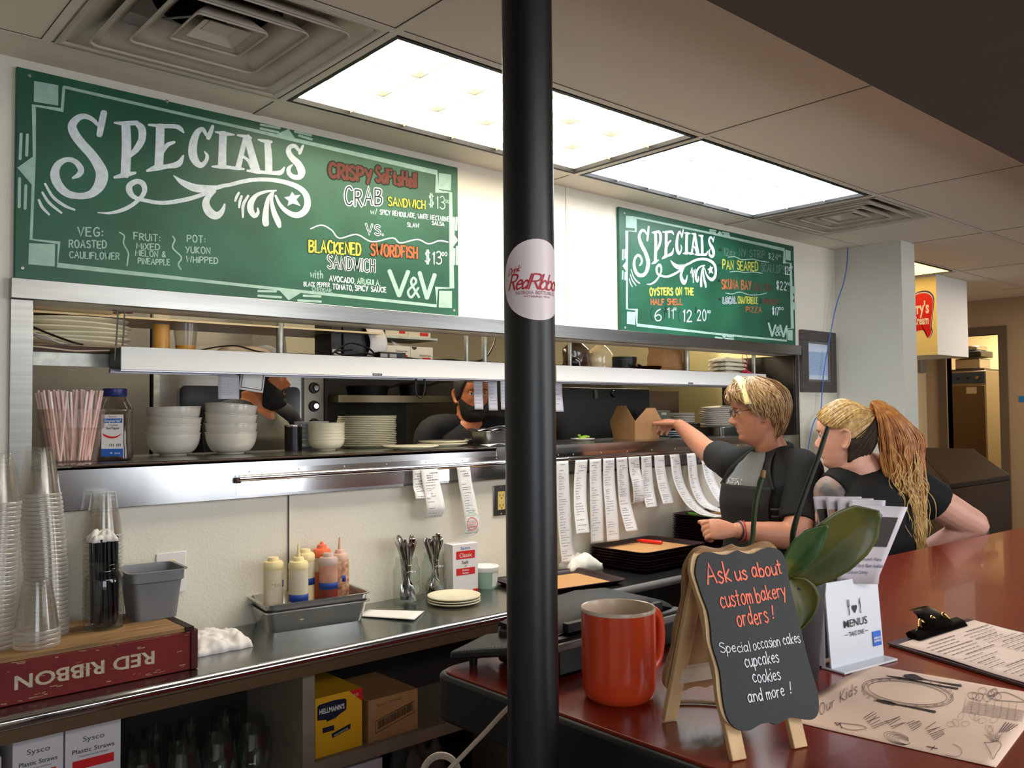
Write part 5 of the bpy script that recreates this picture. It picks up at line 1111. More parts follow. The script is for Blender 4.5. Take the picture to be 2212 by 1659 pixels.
# salt box
sx = 1.912
t = thing('salt_box', 'white box of salt with red bands below the hanging order slip', 'box', (sx, 2.44, CT), -.10)
MB().box(-.0525, .0525, -.03, .03, 0, .168).build('carton', mat('carton_white', (.86, .84, .84), .6), t, bevel=.001)
N_ = lambda x, z: plane_map((x, -.0308, z), (1, 0, 0), (0, 0, 1), (0, -1, 0))
mb = MB(); mb.box(-.039, .039, -.0307, -.0301, .116, .144); mb.box(-.039, .039, -.0307, -.0301, .060, .084); mb.box(.03, .0527, -.0307, -.0301, 0, .007); mb.build('red_band', RED, t)
mb = MB(); printed(mb, 'Sysco', N_(0, .149), .010, .040, bold=.012); mb.build('blue_print', mat('print_blue', (.12, .35, .62), .5), t)
mb = MB(); printed(mb, 'Classic', plane_map((0, -.0312, .122), (1, 0, 0), (0, 0, 1), (0, -1, 0)), .015, .052); printed(mb, 'Kosher', plane_map((0, -.0312, .074), (1, 0, 0), (0, 0, 1), (0, -1, 0)), .006, .028, bold=.02); printed(mb, 'Kosher', plane_map((0, -.0312, .064), (1, 0, 0), (0, 0, 1), (0, -1, 0)), .006, .026, bold=.02); mb.build('white_print', WHITE, t)
mb = MB(); printed(mb, 'Salt', N_(-.002, .0985), .012, .028, bold=.01); printed(mb, 'Sel', N_(0, .0895), .005, .010); mb.build('dark_print', INK, t)
t = thing('food_tub', 'small pale green tub with a white lid beside the salt box', 'tub', (2.012, 2.425, CT))
mb = MB(); mb.lathe([(0, .001), (.040, .0), (.0415, .002), (.046, .066)], 36); mb.build('tub', mat('pale_green_tub', (.60, .71, .64), .5), t)
MB().lathe([(.0475, .060), (.049, .062), (.049, .076), (.047, .078), (.040, .078), (.039, .076), (0, .076)], 36, cap0=True).build('lid', WHITE, t)
MB().grid(lambda u, v: ((.0425+.0035*v)*1.006*math.cos(-1.7+.75*u*(.6+.4*math.sin(v*3))), (.0425+.0035*v)*1.006*math.sin(-1.7+.75*u*(.6+.4*math.sin(v*3))), .008+.05*v), 8, 8).build('label_picture', mat('label_pale', (.83, .84, .80), .5), t)
pr = turned('side_plate', plate_prof(.088, .012, th=.005), CERAMC, 'x', 'plate', (0, 0, 0), 'three cream plates on the steel counter', seg=48)
stack(pr, [(1.768, 2.295, CT+.0082*i) for i in range(3)], lambda i: 'cream side plate, %s of the three on the steel counter' % ('top', 'middle', 'bottom')[i])
mb = MB(); a_, b_, c_, d_ = (P(*p, 2, CT+.002) for p in ((770, 1331), (895, 1342), (916, 1321), (797, 1318)))
mb.grid(lambda u, v: (a_.lerp(b_, u)).lerp(d_.lerp(c_, u), v)+Vector((0, 0, .001+.007*u*(1-v)*.6)), 8, 6); tag(mb.build('paper_napkin', PAPER, solid=.002), 'folded white paper napkin lying flat in front of the cutlery jars', 'napkin')
# ================================================================== trays
TRM = mat('burgundy_tray', (.15, .055, .06), .35); TIN = mat('tan_tray_paper', (.74, .55, .34), .65)
def tray():
    t = thing('serving_tray', 'x', 'tray', (0, 0, 0), 0, 'burgundy serving trays on the black counter')
    mb = MB(); r = .035
    mb.loft([rsq(.180, .130, r, 0), rsq(.198, .147, r, .012), rsq(.204, .152, r, .0165), rsq(.205, .153, r, .019), rsq(.200, .148, r, .0195), rsq(.192, .141, r, .014), rsq(.178, .128, r, .003)]); mb.build('tray', TRM, t)
    return t
def liner(t):
    MB().loft([rsq(.168, .118, .012, .0036), rsq(.168, .118, .012, .0045)]).build('liner', TIN, t)
def logo(t):
    mb = MB(); mb.tube([(.02+.006*math.cos(k*.6), .1465+.004*math.sin(k*.6)*0, .0145+.004*math.sin(k*.6)) for k in range(11)], .0008, 5); mb.tube([(.032+.006*math.cos(k*.6), .1465, .0145+.004*math.sin(k*.6)) for k in range(11)], .0008, 5); mb.build('rim_mark', mat('rim_gold', (.62, .55, .42), .5), t)
T1 = tray(); liner(T1); logo(T1); T1.rotation_euler.z = -.16; T1.location = (2.245, 2.285, CT); T1['label'] = 'single burgundy tray with tan paper, nearest the black pole'
def traystack(x, y, n, nm, rz=0):
    p = tray(); p['label'] = '%s burgundy tray of %s' % ('bottom', nm); p.location = (x, y, CT); p.rotation_euler.z = rz
    for i in range(1, n-1): dup(p, (x+.002*math.sin(i*2), y+.002*math.cos(i*3), CT+.0108*i), label='burgundy tray, %s of %s' % (ordn(n-1-i), nm), rz=rz)
    q = tray(); liner(q); logo(q); q.location = (x, y, CT+.0108*(n-1)); q.rotation_euler.z = rz; q['label'] = 'topmost tray with tan paper of %s' % nm
    return CT+.0108*(n-1)
zt2 = traystack(2.80, 2.325, 7, 'the middle stack, under the red marker')
zt3 = traystack(3.335, 2.318, 15, 'the tall stack, under the green pen')
def pen(name, p, q, r, cols, label, cat):
    p, q = Vector(p), Vector(q); t = thing(name, label, cat, p, 0, None, (q-p).to_track_quat('Z', 'Y').to_euler()); L = (q-p).length
    MB().lathe([(0, 0), (r*.25, 0), (r*.55, L*.08), (r*.8, L*.13)], 16).build('tip', cols[0], t); MB().lathe([(r*.8, L*.13), (r, L*.15), (r, L*.42)], 16).build('barrel', cols[1], t)
    MB().lathe([(r*1.02, L*.42), (r*1.02, L*.62)], 16).build('grip', cols[2], t); MB().lathe([(r, L*.62), (r, L*.98), (r*.8, L), (0, L)], 16).build('cap', cols[3], t)
ORG = mat('orange_red_plastic', (.93, .20, .12), .35); GRN = mat('lime_plastic', (.42, .80, .22), .35)
pen('marker_pen', P(1375, 1167, 2, zt2+.014), P(1430, 1172, 2, zt2+.014), .0078, (ORG, ORG, ORG, ORG), 'orange red marker lying on the middle tray stack', 'marker')
pen('ballpoint_pen', P(1478, 1108, 2, zt3+.011), P(1548, 1116, 2, zt3+.011), .0060, (BLACKP, GRN, mat('grey_grip', (.5, .5, .5), .5), GRN), 'lime green pen lying on the tall tray stack', 'pen')
mound('cloth_rag', (2.505, 2.425, CT), .085, .042, .055, mat('white_rag2', (.90, .89, .84), .9), 'bundled white cloth rag between the single tray and the middle stack', 'cloth', 21, rough=.4, rz=-.1)
# ================================================================== under the counter
LS = sz-.13
def carton(name, x0, x1, y0, y1, z0, z1, m, label):
    t = thing(name, label, 'box', ((x0+x1)/2, y0, z0)); MB().box(x0, x1, y0, y1, z0, z1).build('carton', m, t, True, bevel=.001)
    return t, (lambda x, z, e=.0006: plane_map((x, y0-e, z), (1, 0, 0), (0, 0, 1), (0, -1, 0)))
SBX = mat('straw_carton', (.80, .78, .80), .6)
for x0, x1, nm in ((.448, .549, 'left of its twin, under the counter edge'), (.553, .672, 'right of its twin, beside the wine glasses')):
    t, N_ = carton('straw_box', x0, x1, 2.15, 2.40, LS, .80, SBX, 'white box of plastic straws, %s' % nm); xm = (x0+x1)/2
    mb = MB(); printed(mb, 'Sysco', N_(xm, .762), .012, .046); printed(mb, 'Plastic Straws', N_(xm, .738), .010, (x1-x0)*.76, bold=.01); printed(mb, 'Popotes en plastique', N_(xm, .729), .004, (x1-x0)*.52); mb.build('print', INK, t, True)
    MB().box(x0+.015, x1-.015, 2.1494, 2.15, .702, .722).build('red_band', RED, t, True)
tag(MB().box(.30, .425, 2.14, 2.36, LS, .775).build('white_carton', mat('cream_carton', (.82, .76, .72), .6), bevel=.002), 'plain pale box at the left edge under the counter', 'box')
wg = MB().lathe([(0, .0), (.034, .001), (.034, .003), (.006, .010), (.004, .02), (.004, .09), (.010, .105), (.034, .13), (.043, .165), (.041, .20), (.036, .235), (.035, .235), (.040, .20), (.042, .165), (.033, .132), (.0, .108)], 28).build('wine_glass', GLASS)
k = 0
for i, x in enumerate((.74, .835, .93, 1.025)):
    for j, y in enumerate((2.19, 2.285, 2.38)):
        o = wg if k == 0 else link(wg.copy()); k += 1; o.location = (x+.03*(j % 2), y, LS+.0005)
        tag(o, 'stemmed wine glass standing in the dark under the steel counter', 'wine glass', 'wine glasses under the counter')
t, N_ = carton('mayonnaise_box', 1.178, 1.326, 2.15, 2.38, sz, .727, mat('carton_yellow', (.83, .62, .06), .6), 'yellow mayonnaise carton with blue label on the shelf under the counter')
mb = MB(); mb.prism([(1.184, .705), (1.19, .709), (1.235, .712), (1.27, .709), (1.275, .705), (1.274, .678), (1.24, .664), (1.213, .658), (1.212, .664), (1.184, .668)], 2.1498, 2.1492, lambda x, z, y: (x, y, z)); mb.box(1.20, 1.236, 2.1492, 2.1498, .630, .644); mb.prism([(1.228, .622), (1.288, .636), (1.287, .622), (1.23, .610)], 2.1498, 2.1492, lambda x, z, y: (x, y, z)); mb.build('blue_label', mat('label_navy', (.07, .09, .20), .5), t, True)
mb = MB(); printed(mb, "HELLMANN'S", N_(1.229, .683, .0012), .014, .078, bold=.02); printed(mb, '210', N_(1.306, .708, .0012), .008, .013); printed(mb, 'MAYONNAISE', plane_map((1.258, 2.1488, .618), (.97, 0, .22), (-.2, 0, .98), (0, -1, 0)), .005, .045); mb.build('white_print', WHITE, t, True)
MB().prism([(1.283, .727), (1.326, .727), (1.326, .690)], 2.1498, 2.1492, lambda x, z, y: (x, y, z)).build('red_corner', RED, t, True)
mb = MB(); printed(mb, 'Real', N_(1.23, .660, .0012), .008, .03, shear=.3); mb.build('blue_script', mat('label_navy', ()), t, True)
t, N_ = carton('brown_carton', 1.346, 1.518, 2.15, 2.38, sz, .684, KRAFT, 'brown cardboard carton with a barcode beside the yellow mayonnaise box')
mb = MB()
ribbon(mb, [(1.37, .588), (1.506, .618), (1.506, .650), (1.37, .622), (1.37, .588)], .002, lambda x, z, h: (x, 2.1494, z), 0, 0, 0); rr = random.Random(4); x = 1.378
while x < 1.5:
    w_ = rr.uniform(.0008, .003); zz_ = .594+(x-1.37)*.22; mb.box(x, x+w_, 2.1492, 2.1498, zz_+.002, zz_+.024); x += w_+rr.uniform(.001, .003)
printed(mb, 'KETCHUP', N_(1.44, .664), .007, .04); printed(mb, 'Sysco', N_(1.39, .662), .008, .03); mb.build('print', mat('carton_ink', (.22, .15, .10), .7), t, True)
tag(MB().box(1.20, 1.40, 2.16, 2.4, 0.02, sz-.055).build('white_carton', SBX, bevel=.002), 'white box standing on the floor below the mayonnaise shelf', 'box')
mound('cloth_rag', (1.60, 2.27, .0), .12, .09, .46, mat('grey_rag', (.40, .38, .36), .9), 'heap of grey rags on the floor under the shelf, beside the red bar end', 'cloth', 31, rough=.3)
# ================================================================== the red bar
BZ = 1.08
RBAR = mat('red_bar_top', (.46, .135, .07), .24, var=.07, scale=5, coat=.15)
t = thing('bar_counter', 'dark red topped bar with a black rubber edge in front of the staff', 'bar', (.9, .7, 0))
def rounded(poly, rs, n=6):
    out = []
    for i, p in enumerate(poly):
        r = rs[i]; p = Vector(p); a = (Vector(poly[i-1])-p).normalized(); b = (Vector(poly[(i+1) % len(poly)])-p).normalized()
        if r <= 0: out.append(tuple(p)); continue
        for k in range(n+1):
            u = k/n; out.append(tuple((p+a*r)*(1-u)**2+p*2*u*(1-u)+(p+b*r)*u*u))
    return out
bp = [(.865, .10), (4.9, .10), (4.9, 1.035), (3.44, 1.122), (2.45, 1.175), (.865, 1.168)]
MB().prism(rounded(bp, (.03, 0, 0, 0, 0, .04)), BZ-.02, BZ).build('bar_top', RBAR, t, True, bevel=.0015)
be = [(.855, .09), (4.9, .09), (4.9, 1.045), (3.44, 1.132), (2.45, 1.185), (.855, 1.178)]
MB().prism(rounded(be, (.04, 0, 0, 0, 0, .05)), BZ-.078, BZ-.004).build('rubber_edge', mat('black_rubber_edge', (.06, .065, .068), .5), t, True, bevel=.006)
MB().box(.93, 4.8, .16, 1.07, 0, BZ-.076).build('base', mat('red_base_panel', (.40, .075, .065), .5, var=.15, scale=6), t, True)
MB().box(.925, .93, .16, 1.07, 0, .10).build('kick_plate', BLACKM, t, True)
# POS printer, leather folder
t = thing('cash_register', 'black receipt printer and register on the bar behind the orange mug', 'register', (1.05, 1.05, BZ))
MB().box(.96, 1.30, .985, 1.13, BZ+.0005, BZ+.062).build('base', BLACKP, t, True, bevel=.008)
MB().box(.955, 1.305, .976, .987, BZ+.046, BZ+.058).build('grey_trim', mat('grey_trim', (.42, .41, .40), .35), t, True, bevel=.003)
mb = MB(); mb.loft([[(x, y, z) for y, z in ((1.01, BZ+.062), (1.005, BZ+.085+h), (1.02, BZ+.095+h), (1.12, BZ+.097+h), (1.125, BZ+.062))] for x, h in ((.96, -.028), (1.0, -.018), (1.06, -.006), (1.14, 0), (1.22, -.006), (1.27, -.02), (1.29, -.03))])
mb.build('curved_lid', mat('black_gloss_plastic', (.03, .033, .036), .55, spec=.25), t, True)
MB().box(1.0, 1.24, .998, 1.01, BZ+.066, BZ+.080).build('paper_slot', mat('slot_black', (.015, .015, .015), .6), t, True)
mb = MB(); a_, b_, c_, d_ = Q(966, 1413, 1.44), Q(1100, 1367, 1.40), Vector((1.06, 1.145, BZ+.078)), Vector((.925, 1.165, BZ+.02))
a_ = Vector((.893, 1.172, 1.102)); b_ = Vector((.900, 1.02, 1.136)); c_ = Vector((1.00, 1.03, 1.150)); d_ = Vector((.985, 1.185, 1.114))
lf = thing('leather_folder', 'black stitched leather folder leaning on the register at the bar corner', 'folder', (.92, 1.12, BZ))
dz = Vector((0, 0, -.014)); MB().hexa([p+dz for p in (a_, b_, c_, d_)], [a_, b_, c_, d_]).build('cover', mat('black_leather', (.085, .085, .085), .45, bump=.2, bscale=120), lf, True, bevel=.004)
mb = MB()
for k in range(14):
    p = a_.lerp(b_, .15+.055*k)+Vector((.004, .002, .002)); q = a_.lerp(b_, .15+.055*k+.03)+Vector((.004, .002, .002)); mb.tube([p, q], .0008, 5)
mb.build('stitching', mat('grey_stitch', (.5, .5, .5), .7), lf, True)
MB().lathe([(.007, BZ+.001), (.008, BZ+.020)], 14, c=(.922, 1.145, 0), cap0=True, cap1=True).build('rubber_foot', BLACKP, lf, True)
WC = mat('white_cable', (.74, .67, .60), .5)
tag(MB().tube([Q(1150, 1490, 1.205), Q(1100, 1527, 1.205), Q(1050, 1580, 1.22), Q(1000, 1632, 1.25), Q(950, 1690, 1.28), Q(860, 1850, 1.4), Q(800, 2100, 1.5), Q(820, 2700, 1.6)], .0034, 8, 6).build('cable', WC), 'thick white cable hanging off the bar edge left of the pole', 'cable')
mb = MB(); q0 = Q(965, 1690, 1.55)
q0 = Q(952, 1678, 1.55); mb.tube([q0+RV*(.034*math.cos(2*PI*k/36))+UV*(.036*math.sin(2*PI*k/36))+FW*.01*math.sin(2*PI*k/36) for k in range(37)], .0045, 8); mb.tube([q0+FW*.012+RV*(.03*math.cos(2*PI*k/36))+UV*(.031*math.sin(2*PI*k/36)) for k in range(37)], .0045, 8); tag(mb.build('cable_coil', WC), 'pale cable coil hanging under the counter at the bottom edge, beside the red bar panel', 'cable')
# orange mug
t = thing('mug', 'big orange red mug with a cream inside, next to the pole on the bar', 'mug', (.975, .868, BZ))
ORM = mat('orange_glaze', (.76, .25, .12), .2, spec=.6); CRI = mat('cream_glaze', (.78, .70, .62), .25)
MB().lathe([(0, .002), (.040, .002), (.043, 0), (.050, .005), (.0535, .016), (.0548, .04), (.055, .128)], 56, cap0=False).build('body', ORM, t)
MB().lathe([(.055, .128), (.0555, .131), (.0545, .1335), (.0525, .1325), (.051, .126), (.0495, .03), (.042, .010), (0, .008)], 56).build('inside', CRI, t)
hd = Vector((.97, -.05, 0)).normalized(); c0 = hd*.0590
MB().tube([c0+Vector((0, 0, .112)), hd*.066+Vector((0, 0, .118)), hd*.084+Vector((0, 0, .108)), hd*.090+Vector((0, 0, .078)), hd*.084+Vector((0, 0, .045)), hd*.068+Vector((0, 0, .030)), c0+Vector((0, 0, .032))], [.010, .0095, .0085, .0085, .0085, .0095, .010], 14, 5).build('handle', ORM, t)
# A-frame sign
e1 = Vector((.097, -.032, 0)).normalized(); rz = math.atan2(e1.y, e1.x)
M0 = Vector((.9715, .669, BZ)); bk = Vector((-e1.y, e1.x, 0)); H_ = .238; G_ = .083
t = thing('table_sign', 'small wooden A-frame chalk sign about custom bakery orders, beside the orange mug', 'sign', M0, rz)
upv = (bk*G_+Vector((0, 0, H_))).normalized(); LEN = math.hypot(G_, H_)
o_ = M0-bk*G_; nrm = e1.cross(upv).normalized()
if nrm.dot(CAM-M0) < 0: nrm = -nrm
def PL(px, py):
    d = ray(px, py); s_ = (o_-CAM).dot(nrm)/d.dot(nrm); q = CAM+d*s_-o_; return (q.dot(e1), q.dot(upv))
Z6 = Z(1200, 1150, 3.26)
OUT = [PL(*p) for p in Z6([(985,205),(1003,165),(1045,142),(1095,146),(1150,160),(1200,160),(1240,143),(1270,128),(1302,143),(1350,155),(1400,146),(1450,118),(1500,108),(1550,120),(1587,152),(1607,200),(1620,260),(1630,330),(1652,430),(1695,590),(1730,740),(1760,870),(1800,1010),(1833,1120),(1843,1230),(1830,1290),(1790,1320),(1715,1312),(1640,1305),(1590,1330),(1545,1357),(1500,1340),(1430,1352),(1370,1390),(1310,1398),(1260,1380),(1217,1340),(1190,1280),(1172,1200),(1160,1100),(1148,980),(1118,880),(1090,780),(1083,680),(1064,560),(1030,470),(1000,380),(975,290)])]
OUT = [tuple(p) for p in smooth_path([Vector((*p, 0)) for p in OUT+OUT[:1]], 2)[:-1]]; OUT = [(p[0], p[1]) for p in OUT]
def fm(off): return lambda x, y, h: o_+e1*x+upv*y+nrm*(h+off)
MB().prism(OUT, 0, .0035, fm(.0)).build('chalk_panel', mat('navy_chalkboard', (.095, .10, .115), .6, var=.08, scale=30), t, True)
def grow(poly, k):
    cx = sum(p[0] for p in poly)/len(poly); cy = sum(p[1] for p in poly)/len(poly); return [(cx+(p[0]-cx)*k, cy+(p[1]-cy)*k) for p in poly]
MB().prism([(x-.0045, y+.0045) for x, y in OUT], -.007, 0, fm(0)).build('wood_backing', WOODL, t, True)
bo = M0+bk*G_; bup = (-bk*G_+Vector((0, 0, H_))).normalized(); bn = -(e1.cross(bup).normalized())
if bn.dot(bk) < 0: bn = -bn
MB().prism([(x-.002, y+.006) for x, y in OUT], .0, .008, lambda x, y, h: bo+e1*x+bup*y+bn*h).build('rear_panel', mat('shaded_pine', (.62, .47, .32), .6, var=.15, scale=8), t, True)
def leg(x, base, u, n, w=.0105, th=.008):
    mb = MB(); a = base+e1*x
    q = lambda s_: [a+e1*(-w)+u*s_+n*0, a+e1*w+u*s_, a+e1*w+u*s_-n*th, a+e1*(-w)+u*s_-n*th]
    mb.hexa(q(.004), q(LEN*.97)); mb.build('leg', WOODL, t, True, bevel=.0012)
for x in (-.047, .047): leg(x, o_-nrm*.007, upv, nrm); leg(x, bo-bn*.001, bup, bn)
mb = MB(); a = bo+bup*.062-bn*.001; mb.hexa([a-e1*.045, a+e1*.045, a+e1*.045-bn*.008, a-e1*.045-bn*.008], [v+bup*.022 for v in (a-e1*.045, a+e1*.045, a+e1*.045-bn*.008, a-e1*.045-bn*.008)]); mb.build('cross_bar', mat('white_pine', (.80, .74, .66), .6), t, True)
PINKC = mat('coral_marker', (.95, .45, .34), .6); WHC = mat('white_marker', (.86, .86, .88), .6)
mbp, mbw = MB(), MB()
for mb, tx, a, b, h, w in ((mbp, 'Ask', (1062, 375), (1225, 345), 140, 13), (mbp, 'us', (1260, 346), (1340, 335), 108, 13), (mbp, 'about', (1375, 322), (1583, 296), 105, 12), (mbp, 'custom', (1155, 540), (1378, 502), 125, 11), (mbp, 'bakery', (1405, 496), (1612, 452), 105, 11), (mbp, 'orders', (1272, 668), (1490, 640), 128, 11), (mbp, '!', (1505, 615), (1532, 610), 90, 12),
        (mbw, 'Special', (1150, 852), (1360, 840), 72, 7), (mbw, 'occasion', (1382, 832), (1570, 802), 80, 7), (mbw, 'cakes', (1592, 792), (1712, 776), 76, 7), (mbw, 'cupcakes', (1325, 955), (1562, 915), 92, 8), (mbw, 'cookies', (1380, 1062), (1574, 1042), 92, 8), (mbw, 'and', (1345, 1198), (1446, 1182), 92, 9), (mbw, 'more', (1475, 1176), (1600, 1150), 92, 8), (mbw, '!', (1628, 1140), (1655, 1134), 80, 9)):
    A, B_ = PL(*Z6([a])[0]), PL(*Z6([b])[0]); T_ = PL(*Z6([(a[0], a[1]-h)])[0]); ht = T_[1]-A[1]
    xd = e1*(B_[0]-A[0])+upv*(B_[1]-A[1]); o = fm(.0040)(A[0], A[1], 0)
    handwrite(mb, tx, plane_map(o, xd, upv, nrm), w*ht/h, ht, xd.length, 0, jit=.05, gap=.14)
mbp.build('coral_lettering', PINKC, t, True); mbw.build('white_lettering', WHC, t, True)
tag(MB().tube([(1.00, .80, BZ+.004), (1.03, .775, BZ+.004), (1.052, .742, BZ+.004), (1.057, .72, BZ+.004), (1.10, .70, BZ+.004), (1.2, .80, BZ+.004), (1.3, .95, BZ+.004)], .0032, 8, 5).build('cable', mat('beige_cable', (.62, .54, .44), .5)), 'thin beige cable lying on the red bar behind the sign', 'cable')
# orchid
PB = Vector((1.245, .738, BZ))
t = thing('potted_orchid', 'orchid with three big leaves and two cut stems in a tall slate pot', 'plant', PB)
MB().lathe([(0, .002), (.030, 0), (.033, .004), (.047, .148), (.047, .152), (.044, .152), (.042, .135), (0, .13)], 40).build('pot', mat('slate_pot', (.15, .145, .15), .55, var=.12, scale=12), t)
MB().lathe([(0, .142), (.043, .138)], 28).build('moss', mat('dark_moss', (.13, .14, .06), .9, bump=.6, bscale=60), t)
def leaf(rib, wid, m, d0, d1, fold=.012, edge=0):
    """rib: midrib pixels, wid: half width in pixels across; depth runs d0..d1"""
    rp = smooth_path([Vector((x, y, 0)) for x, y in rib], 6); n = len(rp); mb = MB(); top = []
    for i, p in enumerate(rp):
        s_ = i/(n-1); k = s_*(len(wid)-1); j = min(int(k), len(wid)-2); hw = wid[j]+(wid[j+1]-wid[j])*(k-j)
        d = (rp[min(i+1, n-1)]-rp[max(i-1, 0)]).normalized(); nx, ny = -d.y, d.x; dep = d0+(d1-d0)*s_; row = []
        for q in range(-6, 7):
            f = q/6; row.append(Q(p.x+nx*hw*f, p.y+ny*hw*f, dep-fold*abs(f)**1.2*math.sin(PI*min(1, s_*1.05+.02))+.004*f*f*f))
        top.append(row)
    vs = [v for r in top for v in r]; W_ = 13
    mb.add(vs, [(i*W_+j, i*W_+j+1, (i+1)*W_+j+1, (i+1)*W_+j) for i in range(n-1) for j in range(W_-1)])
    return mb.build('leaf', m, t, True, solid=.0022, ang=80)
LEAF = mat('orchid_leaf', (.21, .27, .07), .40, var=.15, scale=14, col2=(.38, .35, .11), thr=(.35, .75), coat=.12); LEAF2 = mat('young_orchid_leaf', (.15, .29, .11), .36, col2=(.38, .38, .13), scale=22, thr=(.5, .75), coat=.15)
leaf([(1702, 1250), (1745, 1228), (1800, 1185), (1855, 1140), (1902, 1108)], [4, 34, 52, 60, 58, 44, 5], LEAF, 1.345, 1.315, .016)
leaf([(1700, 1246), (1712, 1222), (1738, 1187), (1765, 1158), (1788, 1136)], [3, 20, 28, 31, 27, 16, 2], LEAF2, 1.315, 1.295, .010)
leaf([(1704, 1249), (1724, 1282), (1733, 1318), (1725, 1365)], [4, 30, 41, 42, 32, 17, 1], LEAF, 1.325, 1.318, .004)
STEM = mat('orchid_stem', (.17, .22, .09), .5, var=.2, scale=30)
MB().tube([Vector((PB.x-.01, PB.y, BZ+.14)), Q(1628, 1210, 1.36), Q(1627, 1150, 1.36), Q(1632, 1090, 1.36), Q(1641, 1050, 1.36), Q(1648, 1028, 1.36)], [.0045, .0042, .0040, .0038, .0037, .0036], 10, 5).build('stem', STEM, t, True)
MB().tube([Q(1647, 1031, 1.36), Q(1649, 1016, 1.36)], .0042, 10).build('cut_end', mat('dry_stem', (.52, .42, .28), .8), t, True)
MB().tube([Vector((PB.x, PB.y, BZ+.14)), Q(1712, 1175, 1.36), Q(1718, 1130, 1.36), Q(1740, 1062, 1.36), Q(1765, 995, 1.36), Q(1778, 955, 1.36), Q(1789, 921, 1.36)], [.005, .0048, .0045, .0042, .0040, .0038, .0034], 10, 5).build('stem', mat('dark_stem', (.11, .13, .07), .5), t, True)
# menu holder
hz = math.atan2(-.021, .14); HB = Vector((1.391, .716, BZ))
t = thing('menu_holder', 'white take-one menu holder standing between the orchid and the clipboard', 'holder', HB, hz)
HW = mat('white_acrylic', (.80, .81, .84), .25, spec=.6)
MB().prism([(p[0], p[1]+.069) for p in rsq(.070, .069, .007, 0)], 0, -.003, lambda x, z, y: (x, y-.004+.010*(z/.138), z+.001)).build('front_panel', HW, t)
MB().box(-.071, .071, -.032, .012, .0005, .004).build('foot', HW, t, bevel=.001)
mb = MB(); mb.box(-.070, -.068, .006, .036, .004, .12); mb.box(.068, .070, .006, .036, .004, .12); mb.box(-.07, .07, .036, .038, .004, .14); mb.build('pocket', HW, t)
hm = lambda x, z: (lambda a, b, h: Vector((x+a, -.0086+.010*((z+b)/.138)-h, z+b+.001)))
mb = MB()
printed(mb, 'MENUS', hm(0, .062), .0125, .062, bold=.008); printed(mb, 'TAKE ONE', hm(0, .047), .0075, .040, bold=.01)
ribbon(mb, [(-.031, .0505), (-.023, .0505)], .0009, hm(0, 0)); ribbon(mb, [(.023, .0505), (.031, .0505)], .0009, hm(0, 0))
for xx in (-.0172, -.0152, -.0132): ribbon(mb, [(xx, .106), (xx, .097)], .0011, hm(0, 0))
ribbon(mb, [(-.0172, .097), (-.0152, .094), (-.0132, .097)], .0018, hm(0, 0)); ribbon(mb, [(-.0152, .094), (-.0152, .081)], .0019, hm(0, 0))
ribbon(mb, [(.0152, .081, .0019), (.0152, .094, .0019), (.0146, .098, .003), (.0156, .1065, .0008)], .002, hm(0, 0))
mb.add([hm(0, .088)(*p, 0) for p in [(0, -.006), (.0065, .003), (.006, .0065), (.003, .008), (0, .0055), (-.003, .008), (-.006, .0065), (-.0065, .003)]], [tuple(range(8))])
mb.build('print', mat('black_print', (.10, .10, .11), .6), t)
mb = MB(); mb.add([hm(0, 0)(*p, .0002) for p in ((.042, .022), (.064, .022), (.064, .046), (.042, .046))], [(0, 1, 2, 3)]); sq = mb.build('blue_sticker', mat('sticker_blue', (.10, .36, .75), .4), t)
mb = MB(); printed(mb, 'AMERICAN', hm(.053, .0335), .0035, .019, h=.0006, bold=.02); printed(mb, 'EXPRESS', hm(.053, .0285), .0035, .018, h=.0006, bold=.02); mb.build('white_print', WHITE, sq)
# folded menus standing in the holder
MNP = mat('menu_paper', (.80, .77, .80), .6); BRW = mat('menu_photo', (.20, .15, .12), .5)
def menu(c, label, dep):
    """c: four corners in pixels, top left, top right, bottom right, bottom left, on a sheet facing the viewer"""
    v = [Q(*p, dep+k) for p, k in zip(c, (.0, .0, .0, .0))]
    tt = thing('folded_menu', label, 'menu', v[3], 0, 'folded paper menus in the white holder')
    MB().grid(lambda a, b: (v[3].lerp(v[2], a)).lerp(v[0].lerp(v[1], a), b)+FW*(.004*math.sin(a*PI)), 8, 4).build('sheet', MNP, tt, True, solid=.0006)
    n = (v[1]-v[0]).cross(v[3]-v[0]).normalized(); n = n if n.dot(CAM-v[0]) > 0 else -n
    return tt, (lambda a, b, h=.001: (v[3].lerp(v[2], a)).lerp(v[0].lerp(v[1], a), b)+FW*(.004*math.sin(a*PI))+n*(h+.0006))
def quad(mb, f, a0, a1, b0, b1):
    mb.grid(lambda u, w: f(a0+(a1-a0)*u, b0+(b1-b0)*w), 4, 1)
for i in range(4):
    tt, f = menu(((1757+26*i, 1071+i*3), (1835+26*i, 1072+i*4-3), (1862+12*i, 1262), (1800+6*i, 1262)) if i else ((1756, 1073), (1815, 1073), (1842, 1262), (1797, 1262)), 'folded menu, %s from the left of those fanned in the holder' % ('first', 'second', 'third', 'fourth')[i], 1.475-.006*i)
    mb = MB(); quad(mb, f, .05, .95, .60, .86); mb.build('photo', BRW if i < 1 else mat('tan_print', (.66, .52, .44), .6), tt, True)
tt, f = menu(((1846, 1092), (1961, 1095), (1892, 1262), (1806, 1262)), 'frontmost folded menu leaning right, with a dark picture block', 1.448)
mb = MB(); quad(mb, f, .05, .90, .48, .86); mb.build('photo', BRW, tt, True)
mb = MB()
for k, (tx, w_) in enumerate((('Sunday Brunch Menu', .7), ('Private Party Room Available', .8), ('Full Service Catering', .5))):
    s_ = .30-.085*k; handwrite(mb, tx, lambda x, y, h: f(.2+x, s_+y), .008, .04, w_, 0, gap=.18)
mb.build('print', INKG, tt, True)
